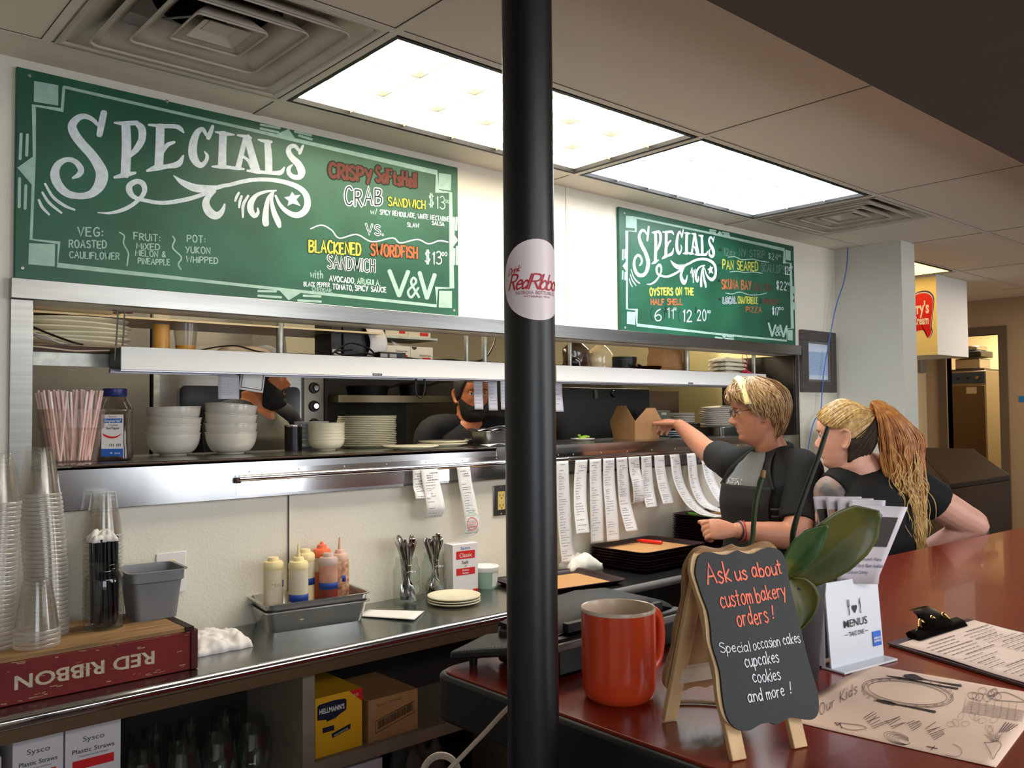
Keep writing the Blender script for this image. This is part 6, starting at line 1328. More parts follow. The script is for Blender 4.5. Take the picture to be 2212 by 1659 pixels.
# clipboard
c1, ux_, uy_ = Vector((1.538, .728, 0)), Vector((.985, -.085, 0)).normalized(), Vector((-.354, -.935, 0)).normalized()
uy_ = Vector((ux_.y, -ux_.x, 0))*.985+ux_*-.25; uy_.normalize()
t = thing('clipboard', 'clipboard holding a printed menu, with a black metal clip, on the red bar', 'clipboard', (1.6, .6, BZ))
def cb(a, b, z): q = c1+ux_*a+uy_*b; return Vector((q.x, q.y, BZ+z))
MB().prism([(0, 0), (.29, 0), (.29, .40), (0, .40)], .0005, .0040, lambda x, y, z: cb(x, y, z)).build('board', mat('hardboard_brown', (.42, .28, .15), .6), t, True, bevel=.001)
MB().prism([(-.002, -.002), (.292, -.002), (.292, .402), (-.002, .402)], .0040, .0052, lambda x, y, z: cb(x, y, z)).build('purple_edge', mat('plum_edge', (.22, .13, .16), .5), t, True)
MB().grid(lambda u, v: cb(.006+.278*u, .018+.375*v, .0060+.0015*math.sin(v*6+u*2)**2), 10, 16).build('paper', mat('menu_sheet', (.93, .84, .79), .7), t, True, solid=.0008)
mb = MB(); rr = random.Random(12)
for col in (0, 1):
    for k in range(26):
        y = .055+.0125*k; x = .02+.135*col+rr.uniform(0, .008)
        if k % 6 == 0: x += .03
        e = x+rr.uniform(.05, .115)
        while x < e: l = rr.uniform(.006, .016); ribbon(mb, [(x, y), (min(x+l, .02+.135*col+.122), y)], .0022 if k % 3 else .0034, lambda a, b, h: cb(a, b, .0085)); x += l+.004
mb.build('print', mat('menu_grey_print', (.50, .45, .45), .8), t, True)
cl = mat('dark_clip_metal', (.12, .11, .10), .25, .9)
mb = MB(); mb.loft([[cb(x, y, z) for y, z in ((.006, .0072), (.002, .014), (.010, .020), (.026, .017), (.034, .0085), (.030, .0076))] for x in (.055, .060, .225, .230)]); mb.build('clip_base', cl, t, True)
mb = MB(); mb.loft([[cb(.142+w*s_, y+d_, z) for s_, d_ in ((-1, 0), (-.6, -.003), (0, -.004), (.6, -.003), (1, 0), (.6, .004), (-.6, .004))] for y, z, w in ((.024, .016, .055), (.012, .026, .048), (-.006, .038, .036), (-.022, .043, .030), (-.030, .040, .028))]); mb.build('clip_lever', cl, t, True)
mb = MB()
for x in (.10, .142, .184): mb.tube([cb(x-.012, .012, .022), cb(x, .006, .032), cb(x+.012, .012, .022)], .003, 8, 4)
mb.build('spring', mat('gold_spring', (.60, .48, .28), .25, 1), t, True)
MB().lathe([(.004, 0), (.003, .004), (0, .0045)], 12, c=tuple(cb(.232, .016, .012))).build('rivet', CHROME, t, True)
# paper placemat with drawings
pa, pb, pc_, pd = Vector((1.397, .696, 0)), Vector((1.434, 0.442, 0)), Vector((1.104, .398, 0)), Vector((1.064, 0.664, 0))
t = thing('paper_placemat', 'printed paper placemat with line drawings at the right front of the bar', 'placemat', (1.25, .55, BZ))
def pmz(u, v): return BZ+.0012+.0035*max(0, (abs(u-.5)-.42))*8*max(0, abs(v-.5)-.3)
def pm(u, v, z=0): q = (pd.lerp(pa, u)).lerp(pc_.lerp(pb, u), v); return Vector((q.x, q.y, pmz(u, v)+z))
MB().grid(lambda u, v: pm(u, v), 24, 18).build('sheet', mat('placemat_paper', (.93, .81, .73), .75), t, True, solid=.0006)
def px2(x, y, h): q = P(x, y, 2, BZ+.0022); return Vector((q.x, q.y, BZ+.0022+.0003))
Z7 = Z(1650, 1080, 2.865)
mb, mk = MB(), MB(); d7 = lambda pts, w, n=5, m=None: ribbon(m or mb, Z7(pts), w/2.865, px2, 0, 0, n)
def ell(cx, cy, a, b, rot, w, a0=0, a1=2*PI, n=40, m=None):
    d7([(cx+a*math.cos(k/n*(a1-a0)+a0)*math.cos(rot)-b*math.sin(k/n*(a1-a0)+a0)*math.sin(rot), cy+a*math.cos(k/n*(a1-a0)+a0)*math.sin(rot)+b*math.sin(k/n*(a1-a0)+a0)*math.cos(rot)) for k in range(n+1)], w, 0, m)
for a, b, w in ((285, 82, 3), (272, 76, 2.2), (246, 66, 3)): ell(890, 1193, a, b, .14, w)
for k in range(26): ell(890+278*math.cos(k*.24+1.9), 1193+85*math.sin(k*.24+1.9)+30*math.cos(k*.24+1.9)*.5, 9, 6, k, 2, 0, 2*PI, 6)
d7([(870, 1088, 14), (930, 1096, 34), (1000, 1112, 6), (1110, 1132, 7), (1220, 1150, 14)], 8, 5, mk); d7([(760, 1088, 3), (860, 1105, 12), (960, 1125, 7), (1080, 1148, 8), (1200, 1168, 12)], 8, 5, mk)
d7([(700, 1240, 12), (780, 1256, 20), (830, 1268, 6), (950, 1290, 9), (1060, 1312, 15)], 8, 5, mk)
rr = random.Random(3)
handwrite(mb, 'Our Kids', lambda x, y, h: px2(*Z7([(345+x*.86, 1335-x*.52-y)])[0], 0), 4, 70, 270, 0)
for x0, y0, rows, L in ((620, 1350, 7, 120), (760, 1372, 5, 110), (885, 1385, 5, 90), (1000, 1420, 7, 110)):
    for k in range(rows): x, y = x0+16*k*.6, y0+12*k*.9; d7([(x, y), (x+rr.uniform(.5, 1)*L*.8, y-rr.uniform(.5, 1)*L*.42)], 4, 0)
for k in range(8): d7([(1225+k*6, 1310-k*9), (1600+k*2, 1370-k*9)], 2, 0); d7([(1250+k*45, 1225+k*5), (1235+k*45, 1310+k*8)], 2, 0)
for k in range(9): ell(1290+24*k*rr.uniform(.6, 1), 1190+rr.uniform(-25, 25)+k*3, 26, 20, k, 2.4)
for k in range(10): ell(1160+34*k*rr.uniform(.8, 1), 1330+rr.uniform(-10, 60)+k*4, 26, 16, k, 1.6)
d7([(1390, 1215), (1480, 1190), (1560, 1215), (1610, 1250), (1520, 1245), (1440, 1240), (1390, 1215)], 3)
d7([(1365, 1500), (1400, 1560), (1418, 1605), (1440, 1570), (1470, 1520), (1450, 1492), (1410, 1500), (1365, 1500)], 3)
for k in range(9): d7([(1415+k*4, 1495), (1370+k*13, 1450+rr.uniform(-8, 8))], 2.5, 0)
d7([(440, 1378), (520, 1385), (600, 1395), (635, 1415), (560, 1425), (490, 1410), (470, 1385)], 3); d7([(470, 1385), (485, 1415)], 5, 0); d7([(440, 1378), (455, 1395), (478, 1380)], 5, 0)
for k in range(6): ell(825+8*k, 1475+4*k, 85-9*k, 34-4*k, .3, 2.2, .2*k, 5.6)
d7([(1170, 1510), (1215, 1535), (1225, 1570), (1190, 1590), (1130, 1580)], 2.5); d7([(1010, 1525), (1075, 1540)], 5, 0); d7([(1035, 1550), (1060, 1522)], 5, 0)
for k in range(5): d7([(1455+k*14, 1440-k*2), (1500+k*18, 1375+k*4)], 5, 0)
mb.build('line_drawings', mat('placemat_line', (.42, .35, .33), .8), t, True); mk.build('cutlery_drawing', mat('placemat_dark', (.22, .17, .16), .8), t, True)
# ================================================================== people
def lerp_tab(tab, z):
    if z <= tab[0][0]: return tab[0][1]
    for (a, u), (b, v) in zip(tab, tab[1:]):
        if z <= b:
            t_ = (z-a)/(b-a); t_ = t_*t_*(3-2*t_)*.5+t_*.5; return u+(v-u)*t_
    return tab[-1][1]
HF = [(-.02,.030),(-.008,.048),(0,.062),(.010,.072),(.018,.073),(.028,.0685),(.036,.0760),(.042,.0780),(.0475,.0735),(.053,.0795),(.059,.0790),(.066,.0740),(.075,.0755),(.09,.0765),(.103,.0750),(.113,.0765),(.122,.0830),(.132,.0850),(.150,.0850),(.170,.0780),(.190,.0640),(.207,.0430),(.218,.0220),(.224,.006)]
HB = [(-.02,.040),(0,.046),(.02,.056),(.05,.078),(.08,.094),(.12,.104),(.155,.102),(.18,.088),(.2,.066),(.215,.036),(.224,.008)]
HW_ = [(-.02,.036),(-.008,.044),(.005,.051),(.02,.057),(.045,.0635),(.08,.0700),(.11,.0725),(.14,.0750),(.165,.0720),(.188,.0600),(.205,.0430),(.217,.0240),(.224,.006)]
NB = [(.060,0),(.064,.010),(.069,.0205),(.076,.0265),(.083,.0255),(.092,.0195),(.102,.0125),(.112,.0050),(.120,0)]
HS = [(-.02,.030),(-.008,.046),(0,.057),(.012,.066),(.03,.0705),(.06,.074),(.09,.0765),(.115,.079),(.132,.084),(.150,.085),(.170,.0780),(.190,.0640),(.207,.0430),(.218,.0220),(.224,.006)]
def skull(th, z, nose=1.0, soft=0):
    """point of the head surface: th = 0 straight ahead, counter-clockwise; z from the chin upwards"""
    c, s = math.cos(th), math.sin(th); w = lerp_tab(HW_, z)
    if c > 0:
        f = lerp_tab(HF, z); jaw = max(0, min(1, (.06-z)/.06)); e = 1-.22*jaw
        y = w*math.copysign(abs(s)**e, s)
        y *= 1-.10*jaw*c
        fs = lerp_tab(HS, z); x = (fs+(f-fs)*math.exp(-(y/.024)**2))*c**(1.0+.25*jaw)
        sg = .0085+.005*max(0, min(1, (.085-z)/.02))
        x += nose*lerp_tab(NB, z)*math.exp(-(y/sg)**2)
        for sy in (-1, 1):
            x -= .0075*math.exp(-((y-sy*.031)/.0125)**2-((z-.1135)/.0095)**2)
            x += .0035*math.exp(-((y-sy*.040)/.016)**2-((z-.088)/.014)**2)
            x += .003*math.exp(-((y-sy*.030)/.016)**2-((z-.128)/.005)**2)
            x += nose*.004*math.exp(-((y-sy*.011)/.005)**2-((z-.071)/.005)**2)
        x -= .0022*math.exp(-((z-.0475)/.0022)**2)*math.exp(-(y/.022)**2)
    else:
        x = lerp_tab(HB, z)*c; y = w*s
    return Vector((x, y, z))
def frame(o, f, tilt=0, roll=0, up=(0, 0, 1)):
    f = Vector(f).normalized(); u = Vector(up); l = u.cross(f).normalized(); u = f.cross(l)
    M = Matrix(((f.x, l.x, u.x, o[0]), (f.y, l.y, u.y, o[1]), (f.z, l.z, u.z, o[2]), (0, 0, 0, 1)))
    return M @ Matrix.Rotation(tilt, 4, 'Y') @ Matrix.Rotation(roll, 4, 'X')
def head(mb, M, nose=1.0, sc=1.0):
    zs = [-.02, -.012, -.005, 0, .005, .01, .016, .022, .028]+[.031+.0028*k for k in range(35)]+[.132+.007*k for k in range(10)]+[.202, .208, .213, .218, .2215, .224]
    n = 72; R_ = []
    for z in zs: R_.append([M @ (skull(2*PI*i/n-PI, z, nose)*sc) for i in range(n)])
    old = mb.M; mb.M = None; mb.loft(R_)
    for sy in (-1, 1):      # ears
        c = Vector((-.012, sy*.072, .098))
        pts = [c+Vector((x, sy*o, z)) for x, o, z in ((.008, -.004, -.026), (-.002, .004, -.030), (-.013, .010, -.016), (-.019, .014, .004), (-.017, .014, .022), (-.006, .010, .031), (.007, .004, .027), (.010, -.002, .014))]
        mb.tube([M @ (p*sc) for p in pts], [.0042, .006, .0046, .0045, .0045, .0045, .0042, .004], 10, 4)
        mb.loft([[M @ ((c+Vector((r*.013*math.cos(a)-.006, sy*(o+.004-.006*math.cos(a)), r*.024*math.sin(a))))*sc) for a in [2*PI*k/16 for k in range(16)]] for r, o in ((1, -.012), (1, .001), (.7, .004), (.3, .001))])
    mb.M = old
def limb(mb, pts, rs, n=6, seg=18): mb.tube(pts, rs, seg, n)
def hand(mb, w, dr, pn, curls, thumb=(.8, .6), side=1, sc=1.0, spread=.06, thumbcurl=.3):
    """w wrist, dr pointing direction, pn palm normal, side +1: thumb on dr x pn side; curls: bend of the four fingers at each joint"""
    dr = Vector(dr).normalized(); pn = Vector(pn); pn = (pn-dr*pn.dot(dr)).normalized(); wd = dr.cross(pn)*side
    def ov(c, a, b): return [c+wd*(a*math.cos(k*PI/8))+pn*(b*math.sin(k*PI/8)) for k in range(16)]
    w = Vector(w); mb.loft([ov(w+dr*(l*sc)+wd*(o*sc), a*sc, b*sc) for l, a, b, o in ((-.03, .024, .019, 0), (0, .026, .019, 0), (.02, .033, .019, .001), (.045, .040, .018, .001), (.070, .041, .0155, 0), (.085, .038, .012, -.001))])
    tips = []
    for i, (off, ln) in enumerate(((.028, .072), (.010, .080), (-.009, .075), (-.027, .060))):
        p = w+dr*(.078*sc)+wd*(off*sc); a = 0; d0 = (dr+wd*(off*spread/.03)).normalized(); pts = [p-d0*.012, p]; rs = [.0092*sc, .0096*sc]
        for j, fr in enumerate((.44, .32, .24)):
            a += curls[i][j]; d = d0*math.cos(a)+pn*math.sin(a); p = p+d*(ln*fr*sc); pts.append(p); rs.append((.0088, .0080, .0062)[j]*sc)
        mb.tube(pts, rs, 12, 4); tips.append(p)
    p = w+dr*(.022*sc)+wd*(.024*sc)+pn*(.006*sc); d = (dr*thumb[0]+wd*thumb[1]+pn*.25).normalized(); pts = [p-d*.012*sc, p]; rs = [.0125*sc, .0125*sc]
    for j, l in enumerate((.040, .032, .024)):
        d = (d+pn*thumbcurl*.4+dr*thumbcurl*.5).normalized(); p = p+d*(l*sc); pts.append(p); rs.append((.0115, .0100, .0075)[j]*sc)
    mb.tube(pts, rs, 12, 4); return tips, p
def remesh(o, vox=.004, sm=6, f=.5):
    m = o.modifiers.new('r', 'REMESH'); m.mode = 'VOXEL'; m.voxel_size = vox; m.use_smooth_shade = True
    s_ = o.modifiers.new('sm', 'SMOOTH'); s_.factor = f; s_.iterations = sm
    return o
def torso_rings(O, f, rows, n=32):
    """rows: (z, half width, half depth, forward offset, sideways offset)"""
    f = Vector(f).normalized(); l = Vector((-f.y, f.x, 0)); R_ = []
    for z, a, b, o, sd in rows:
        ring = []
        for k in range(n):
            t_ = 2*PI*k/n; c, s = math.cos(t_), math.sin(t_)
            c2 = math.copysign(abs(c)**.85, c); s2 = math.copysign(abs(s)**.85, s)
            ring.append(Vector((O[0], O[1], z))+f*(o+b*c2)+l*(sd+a*s2))
        R_.append(ring)
    return R_
def wrap(mb, O, f, rows, a0, a1, grow, nu=20, nv=24, z0=None, z1=None):
    """cloth patch wrapped over a torso between two angles"""
    f = Vector(f).normalized(); l = Vector((-f.y, f.x, 0)); tab = [[(r[0], r[i]) for r in rows] for i in (1, 2, 3, 4)]
    def fn(u, v):
        z = z0+(z1-z0)*v; A0 = a0(v) if callable(a0) else a0; A1 = a1(v) if callable(a1) else a1; t_ = A0+(A1-A0)*u; c, s = math.cos(t_), math.sin(t_)
        a, b, o, sd = (lerp_tab(t2, z) for t2 in tab); g_ = grow+.003*math.sin(u*9+v*4)*math.sin(v*7)
        c2 = math.copysign(abs(c)**.85, c); s2 = math.copysign(abs(s)**.85, s)
        return Vector((O[0], O[1], z))+f*(o+(b+g_)*c2)+l*(sd+(a+g_)*s2)
    mb.grid(fn, nu, nv); return fn
def strands(mb, paths, r0, seg=5):
    for pts, k in paths: mb.tube(pts, [r0*k*.7]+[r0*k]*(len(pts)-2)+[r0*k*.25], seg)
SKIN = mat('skin_tanned', (.73, .50, .39), .48, var=.07, scale=30, sub=.08, bump=.08, bscale=180); SKINF = mat('skin_fair', (.88, .66, .58), .48, var=.04, scale=25, sub=.08); SKINO = mat('skin_olive', (.70, .42, .26), .5, var=.06, scale=25, sub=.08)
BLKC = mat('black_cotton', (.040, .040, .045), .85, bump=.35, bscale=14); CHAR = mat('charcoal_apron', (.075, .072, .070), .8, bump=.15, bscale=20); GREYC = mat('grey_cotton', (.40, .41, .42), .85, bump=.3, bscale=14); DENIM = mat('dark_trousers', (.06, .065, .08), .8)
def eye(M, t, sy, x=.0625, closed=False):
    c = M @ Vector((x, sy*.031, .1125)); f = (M.to_3x3() @ Vector((1, sy*.12, -.1))).normalized()
    mb = MB(); mb.sphere(c, .0112, 16, 10); e = mb.build('eye', mat('eye_white', (.82, .80, .77), .2), t, True)
    u = f.orthogonal().normalized(); w = f.cross(u); mb = MB()
    mb.loft([[c+f*(.0112*math.cos(a)+.0003)+(u*math.cos(q)+w*math.sin(q))*.0113*math.sin(a) for q in [2*PI*k/16 for k in range(16)]] for a in (.50, .35, .2, .05)], False, True); mb.build('iris', mat('iris_blue_grey', (.16, .20, .24), .15), e, True)
    mb = MB(M); s_ = .0118
    for dz in (1,): mb.grid(lambda a, b: (x+.0122*math.cos((a-.5)*2.4)*math.cos(.1+b*1.2), sy*.031+.0122*math.sin((a-.5)*2.4), .1125+.0122*math.sin(.1+b*1.2)), 10, 6)
    return mb
def features(M, t, skin, brow, lip, sides=(-1, 1)):
    for sy in sides:
        mb = eye(M, t, sy); mb.build('eyelid', skin, t, True, solid=.001)
        MB(M).tube([(.0805, sy*.016, .1265), (.0815, sy*.028, .131), (.0755, sy*.043, .1285)], [.0016, .0024, .0012], 6, 4).build('eyebrow', brow, t, True)
    mb = MB(M); pr_ = [(-1, .0), (-.6, .0026), (-.2, .0042), (0, .0036), (.2, .0042), (.6, .0026), (1, 0)]
    def lipf(sg, dz): 
        rows = []
        for u, h in pr_:
            th = u*.32; a = skull(th, .0475, 0); b = skull(th, .0475+sg*h*1.6+sg*.0004, 0); rows.append((a+Vector((-.001, 0, 0)), (a+b)*.5+Vector((.0022*(1-abs(u)), 0, 0)), b+Vector((.0003, 0, 0))))
        mb.add([p for r in rows for p in r], [(i*3+j, i*3+j+1, (i+1)*3+j+1, (i+1)*3+j) for i in range(6) for j in range(2)])
    lipf(1, 0); lipf(-1, 0); mb.build('lips', lip, t, True)
LIP = mat('lip_rose', (.66, .36, .30), .45); BROWB = mat('blond_brow', (.50, .36, .22), .8)
def legs(t, O, f, hip, m, rad=.085, sh=BLACKP):
    f = Vector(f).normalized(); l = Vector((-f.y, f.x, 0)); mb = MB()
    mb.loft(torso_rings(O, f, [(hip-.10, .165, .12, 0, 0), (hip, .17, .125, 0, 0), (hip+.08, .155, .115, 0, 0)]))
    for s in (-1, 1):
        a = Vector((O[0], O[1], 0))+l*(.085*s); mb.tube([a+Vector((0, 0, hip-.02)), a+Vector((0, 0, hip-.2)), a+f*.01+Vector((0, 0, hip*.52)), a+Vector((0, 0, hip*.3)), a-f*.01+Vector((0, 0, .09))], [rad, rad*.98, rad*.72, rad*.66, rad*.55], 18, 4)
    remesh(mb.build('trousers', m, t, True), .008, 4)
    for s in (-1, 1):
        a = Vector((O[0], O[1], 0))+l*(.085*s); mb = MB(); mb.loft([[a+f*(x+0)+l*(w*math.cos(k*PI/8))+Vector((0, 0, max(.001, h*.5+h*.5*math.sin(k*PI/8)))) for k in range(16)] for x, w, h in ((-.07, .02, .05), (-.06, .036, .085), (0, .040, .095), (.06, .043, .07), (.13, .044, .055), (.17, .03, .04), (.18, .01, .02))]); mb.build('shoe', sh, t, True)
# ------------------------------------------------------------------ the older blond woman at the pass
D1 = 3.2
O1 = Q(1657, 1000, D1); F1 = Vector((-.97, .24, 0)).normalized(); L1_ = Vector((-F1.y, F1.x, 0)); O1 = Vector((O1.x, O1.y, 0))
t = thing('person', 'person with short blond hair, glasses and black apron reaching to the kraft box', 'person', O1)
Mh = frame(Q(1640, 951, D1), (-.69, .72, 0), tilt=.10)
rows = [(.86, .165, .125, 0, 0), (.95, .168, .128, .0, 0), (1.03, .160, .125, .0, 0), (1.10, .158, .125, .008, 0), (1.17, .163, .125, .015, 0), (1.24, .170, .115, .008, 0), (1.295, .150, .092, -.01, 0), (1.335, .112, .076, -.026, 0), (1.365, .070, .060, -.030, 0), (1.375, .064, .056, -.03, 0)]
Lsh = O1+L1_*.148+Vector((0, 0, 1.295))-F1*.03; Rsh = O1-L1_*.150+Vector((0, 0, 1.300))+F1*.02
Lel = Q(1722, 1157, 2.98); Lwr = Q(1588, 1146, 2.96)
gr = tb.matrix_basis @ Vector((.094, -.080, .075)); Rwr = gr+Vector((-.030, -.115, .000)); Rwr = Q(1466, 917, (Rwr-CAM).dot(FW)); Rel = Rsh.lerp(Rwr, .52)+Vector((.02, 0, -.035))
mb = MB(); head(mb, Mh, 1.15)
nb = Mh @ Vector((-.035, 0, .045)); mb.tube([nb, Mh @ Vector((-.030, 0, -.01)), O1+Vector((0, 0, 1.345))-F1*.032, O1+Vector((0, 0, 1.29))-F1*.035], [.056, .054, .060, .062], 24, 4)
mb.loft(torso_rings(O1, F1, [(r[0], r[1]-.020, r[2]-.020, r[3], r[4]) for r in rows[:-2]]))
limb(mb, [Lsh, Lsh.lerp(Lel, .5)+L1_*.01, Lel+Vector((.0, 0, .03)), Lel.lerp(Lwr, .12), Lel.lerp(Lwr, .45)+Vector((0, 0, -.004)), Lel.lerp(Lwr, .8), Lwr], [.060, .054, .049, .049, .045, .034, .0275])
limb(mb, [Rsh, Rsh.lerp(Rel, .5), Rel, Rel.lerp(Rwr, .35), Rel.lerp(Rwr, .75), Rwr], [.062, .055, .046, .043, .034, .027])
dl = (Q(1500, 1140, 2.95)-Lwr).normalized()
hand(mb, Lwr+dl*.008, dl, FW*.8+Vector((0, 0, -.55)), [(1.0, 1.2, .7), (1.05, 1.25, .8), (1.1, 1.3, .8), (1.15, 1.3, .8)], (.95, .30), -1 if dl.cross(FW).z > 0 and False else (1 if dl.cross(FW).z > 0 else -1), .98, thumbcurl=.35)
dr_ = (gr-Rwr).normalized(); pn_ = Vector((-.35, .35, -.85)); sd_ = 1 if dr_.cross(pn_).dot(-FW-RV*.6) > 0 else -1
hand(mb, Rwr, dr_, pn_, [(.35, .5, .35), (.5, .6, .4), (.65, .65, .4), (.8, .6, .4)], (.95, .45), sd_, .98, .10, thumbcurl=.05)
remesh(mb.build('body', SKIN, t, True), .0036, 5)
features(Mh, t, SKIN, BROWB, LIP)
sh = MB(); sh.loft(torso_rings(O1, F1, rows)); remesh(sh.build('shirt', BLKC, t, True), .007, 5)
for a0, a1, z0, z1, nm in ((-.62, .42, 1.12, 1.352, 'grey_front_panel'), (2.35, 3.6, 1.0, 1.33, 'grey_back_panel')):
    mb = MB(); wrap(mb, O1, F1, rows, (lambda v, a=a0: a*(1-.25*v)), (lambda v, a=a1: a*(1-.25*v) if a < 1 else a), .0035, 16, 16, z0, z1); mb.build(nm, GREYC, t, True, solid=.002)
cpt = O1+Vector((0, 0, 1.345))-F1*.035
sl = MB()
def sleeve(mb, neck, shd, elb, f, r): 
    mb.tube([neck, neck.lerp(shd, .55)+Vector((0, 0, .004)), shd+Vector((0, 0, -.004)), shd.lerp(elb, f*.5), shd.lerp(elb, f)], r, 22, 5)
sleeve(sl, cpt+L1_*.045+Vector((0, 0, -.02)), Lsh, Lel, .80, [.040, .058, .070, .070, .069]); remesh(sl.build('sleeve', BLKC, t, True), .006, 6)
sl = MB(); sleeve(sl, cpt-L1_*.045+Vector((0, 0, -.02)), Rsh, Rel, .58, [.040, .058, .068, .067, .064]); remesh(sl.build('sleeve', BLKC, t, True), .006, 6)
mb = MB(); mb.tube([cpt+(L1_*math.cos(a)*.064+F1*(math.sin(a)*.062+.004)+Vector((0, 0, -.022*math.sin(a)+.012))) for a in [2*PI*k/28 for k in range(29)]], .011, 10); mb.build('collar', BLKC, t, True)
mb = MB(); fb = wrap(mb, O1, F1, rows, -.95, .75, .010, 24, 30, .86, 1.235); ap = mb.build('apron_bib', CHAR, t, True, solid=.003)
mb = MB(); rs2 = [(.40, .20, .17, 0, 0), (.7, .185, .15, 0, 0), (.90, .170, .13, 0, 0), (1.0, .165, .128, 0, 0)]; wrap(mb, O1, F1, rs2, -2.0, 1.9, .016, 30, 16, .42, .99); mb.build('apron_skirt', CHAR, t, True, solid=.003)
for a, s in ((-.95, -1), (.75, 1)):
    p = fb(0 if s < 0 else 1, 1); q = cpt+L1_*(.052*s)+F1*.035+Vector((0, 0, .012)); MB().tube([p+Vector((0, 0, -.01)), p.lerp(q, .5)+F1*.030, q+F1*.008, cpt+L1_*(.045*s)-F1*.05+Vector((0, 0, .018))], .011, 8, 5, flat=.28, upv=F1).build('apron_strap', CHAR, t, True)
mb = MB(); wrap(mb, O1, F1, rows, .8, 2.2, .012, 14, 2, 1.155, 1.162); wrap(mb, O1, F1, rows, .8, 2.2, .012, 14, 2, 1.130, 1.137); mb.build('apron_ties', mat('grey_tie', (.17, .17, .17), .7), t, True, solid=.002)
mb = MB(); fn = wrap(MB(), O1, F1, rows, -.42, .02, .0065, 2, 2, 1.222, 1.262)
for a0, b0, a1, b1 in ((.05, .1, .95, .1), (.05, .85, .95, .85), (.05, .1, .05, .85), (.95, .1, .95, .85), (.35, .1, .35, .85), (.65, .1, .65, .85)):
    mb.tube([fn(a0+(a1-a0)*k/6, b0+(b1-b0)*k/6)+F1*.0012 for k in range(7)], .0007, 5)
for a0, b0, a1, b1 in ((.12, .25, .2, .7), (.2, .7, .28, .25), (.42, .3, .58, .3), (.42, .5, .55, .5), (.42, .7, .58, .7), (.42, .3, .42, .7), (.72, .3, .8, .7), (.8, .7, .9, .3)): mb.tube([fn(a0, b0)+F1*.0015, fn(a1, b1)+F1*.0015], .0011, 5)
mb.build('chest_print', WHITE, t, True)
legs(t, O1, F1, .90, DENIM)
# bracelets
ax_ = (Lwr-Lel).normalized(); u_ = ax_.orthogonal().normalized(); v_ = ax_.cross(u_)
for k, (c, off, m) in enumerate((('n', .014, mat('navy_bead', (.12, .12, .20), .5)), ('p', .020, mat('pink_bead', (.75, .42, .38), .5)), ('r', .027, mat('red_bead', (.62, .12, .10), .5)))):
    mb = MB(); mb.tube([Lwr-ax_*(off+.004*math.sin(a*2+k))+(u_*math.cos(a)+v_*math.sin(a))*(.0325+.001*k) for a in [2*PI*i/30 for i in range(31)]], .0022, 8); mb.build('bracelet', m, t, True)
# glasses
mb = MB(Mh)
for sy in (-1, 1):
    mb.tube([(.0905-.012*abs(math.cos(a)*.5+.5)*.6, sy*(.033+.021*math.cos(a)), .110+.0145*math.sin(a)) for a in [2*PI*k/24 for k in range(25)]], .0013, 6)
    mb.tube([(.084, sy*.054, .113), (.06, sy*.0715, .116), (.0, sy*.0775, .116), (-.02, sy*.076, .110)], .0014, 6, 4)
mb.tube([(.090, -.012, .112), (.0985, 0, .1145), (.090, .012, .112)], .0013, 6, 4); gl = mb.build('glasses', mat('bronze_frame', (.24, .16, .15), .3, .7), t, True)
mb = MB(Mh)
for sy in (-1, 1): mb.add([(.0905-.012*abs(math.cos(a)*.5+.5)*.6, sy*(.033+.0205*math.cos(a)), .110+.014*math.sin(a)) for a in [2*PI*k/20 for k in range(20)]], [tuple(range(20))])
mb.build('lens', GLASS, gl, True)
# hair
HB1 = mat('blond_hair', (.62, .47, .30), .45, var=.30, scale=60, col2=(.86, .73, .54), stretch=(2, 2, .4), thr=(.35, .75)); HB2 = mat('dark_blond_hair', (.40, .27, .16), .5, var=.2, scale=40)
def scalp(ph, z, g): 
    p = skull(ph, min(z, .2235), 0); c = Vector((-.01, 0, .115)); d = p-c; return c+d*(1+g/d.length)
def cap(mb, M, hairline, g, nz=14, n=64):
    """hair shell above a hairline height z(phi)"""
    R_ = []
    for k in range(nz+1):
        ring = []
        for i in range(n):
            ph = 2*PI*i/n-PI; z0 = hairline(ph); z = z0+(.2238-z0)*(1-(1-k/nz)**1.6); ring.append(M @ scalp(ph, z, g*min(1, .25+k*.35)))
        R_.append(ring)
    mb.loft(R_, False, True)
hl1 = lambda ph: .165 if abs(ph) < .75 else (.165-(abs(ph)-.75)*.13 if abs(ph) < 1.15 else (.113 if abs(ph) < 1.75 else .113-min(.068, (abs(ph)-1.75)*.16)))
mb = MB(); cap(mb, Mh, hl1, .012); hc = mb.build('hair', HB1, t, True, solid=.004)
rr = random.Random(21); paths, pdark = [], []
for i in range(980):
    ph = rr.uniform(-PI, PI); 
    if abs(ph) < .35 and rr.random() < .5: continue
    zend = hl1(ph)-.012+rr.uniform(-.018, .02); zst = rr.uniform(.17, .222); g = rr.uniform(.012, .026); pts = []; wv = rr.uniform(-.12, .12)
    back = abs(ph) > 2.0
    for k in range(8):
        s_ = k/7; z = zst+(zend-zst)*s_; p2 = ph+math.copysign((.30+.1*rr.random())*s_*(1 if abs(ph) < 2.2 else .1), ph)+wv*math.sin(s_*3); gg = g*(.7+.5*math.sin(s_*PI))+(.012*max(0, s_-.75)*4 if back else .004*s_)
        pts.append(Mh @ scalp(p2, z, gg))
    (pdark if zend < .05 and rr.random() < .55 else paths).append((pts, rr.uniform(.7, 1.4)))
for i in range(110):       # fringe swept back from the forehead
    ph = rr.uniform(-.95, .95); pts = [Mh @ scalp(ph*(1+.1*k), .160+.010*k*(1+.1*rr.random()), .010+.012*math.sin(k/6*PI)+rr.uniform(0, .003)) for k in range(7)]; paths.append((pts, rr.uniform(.6, 1.2)))
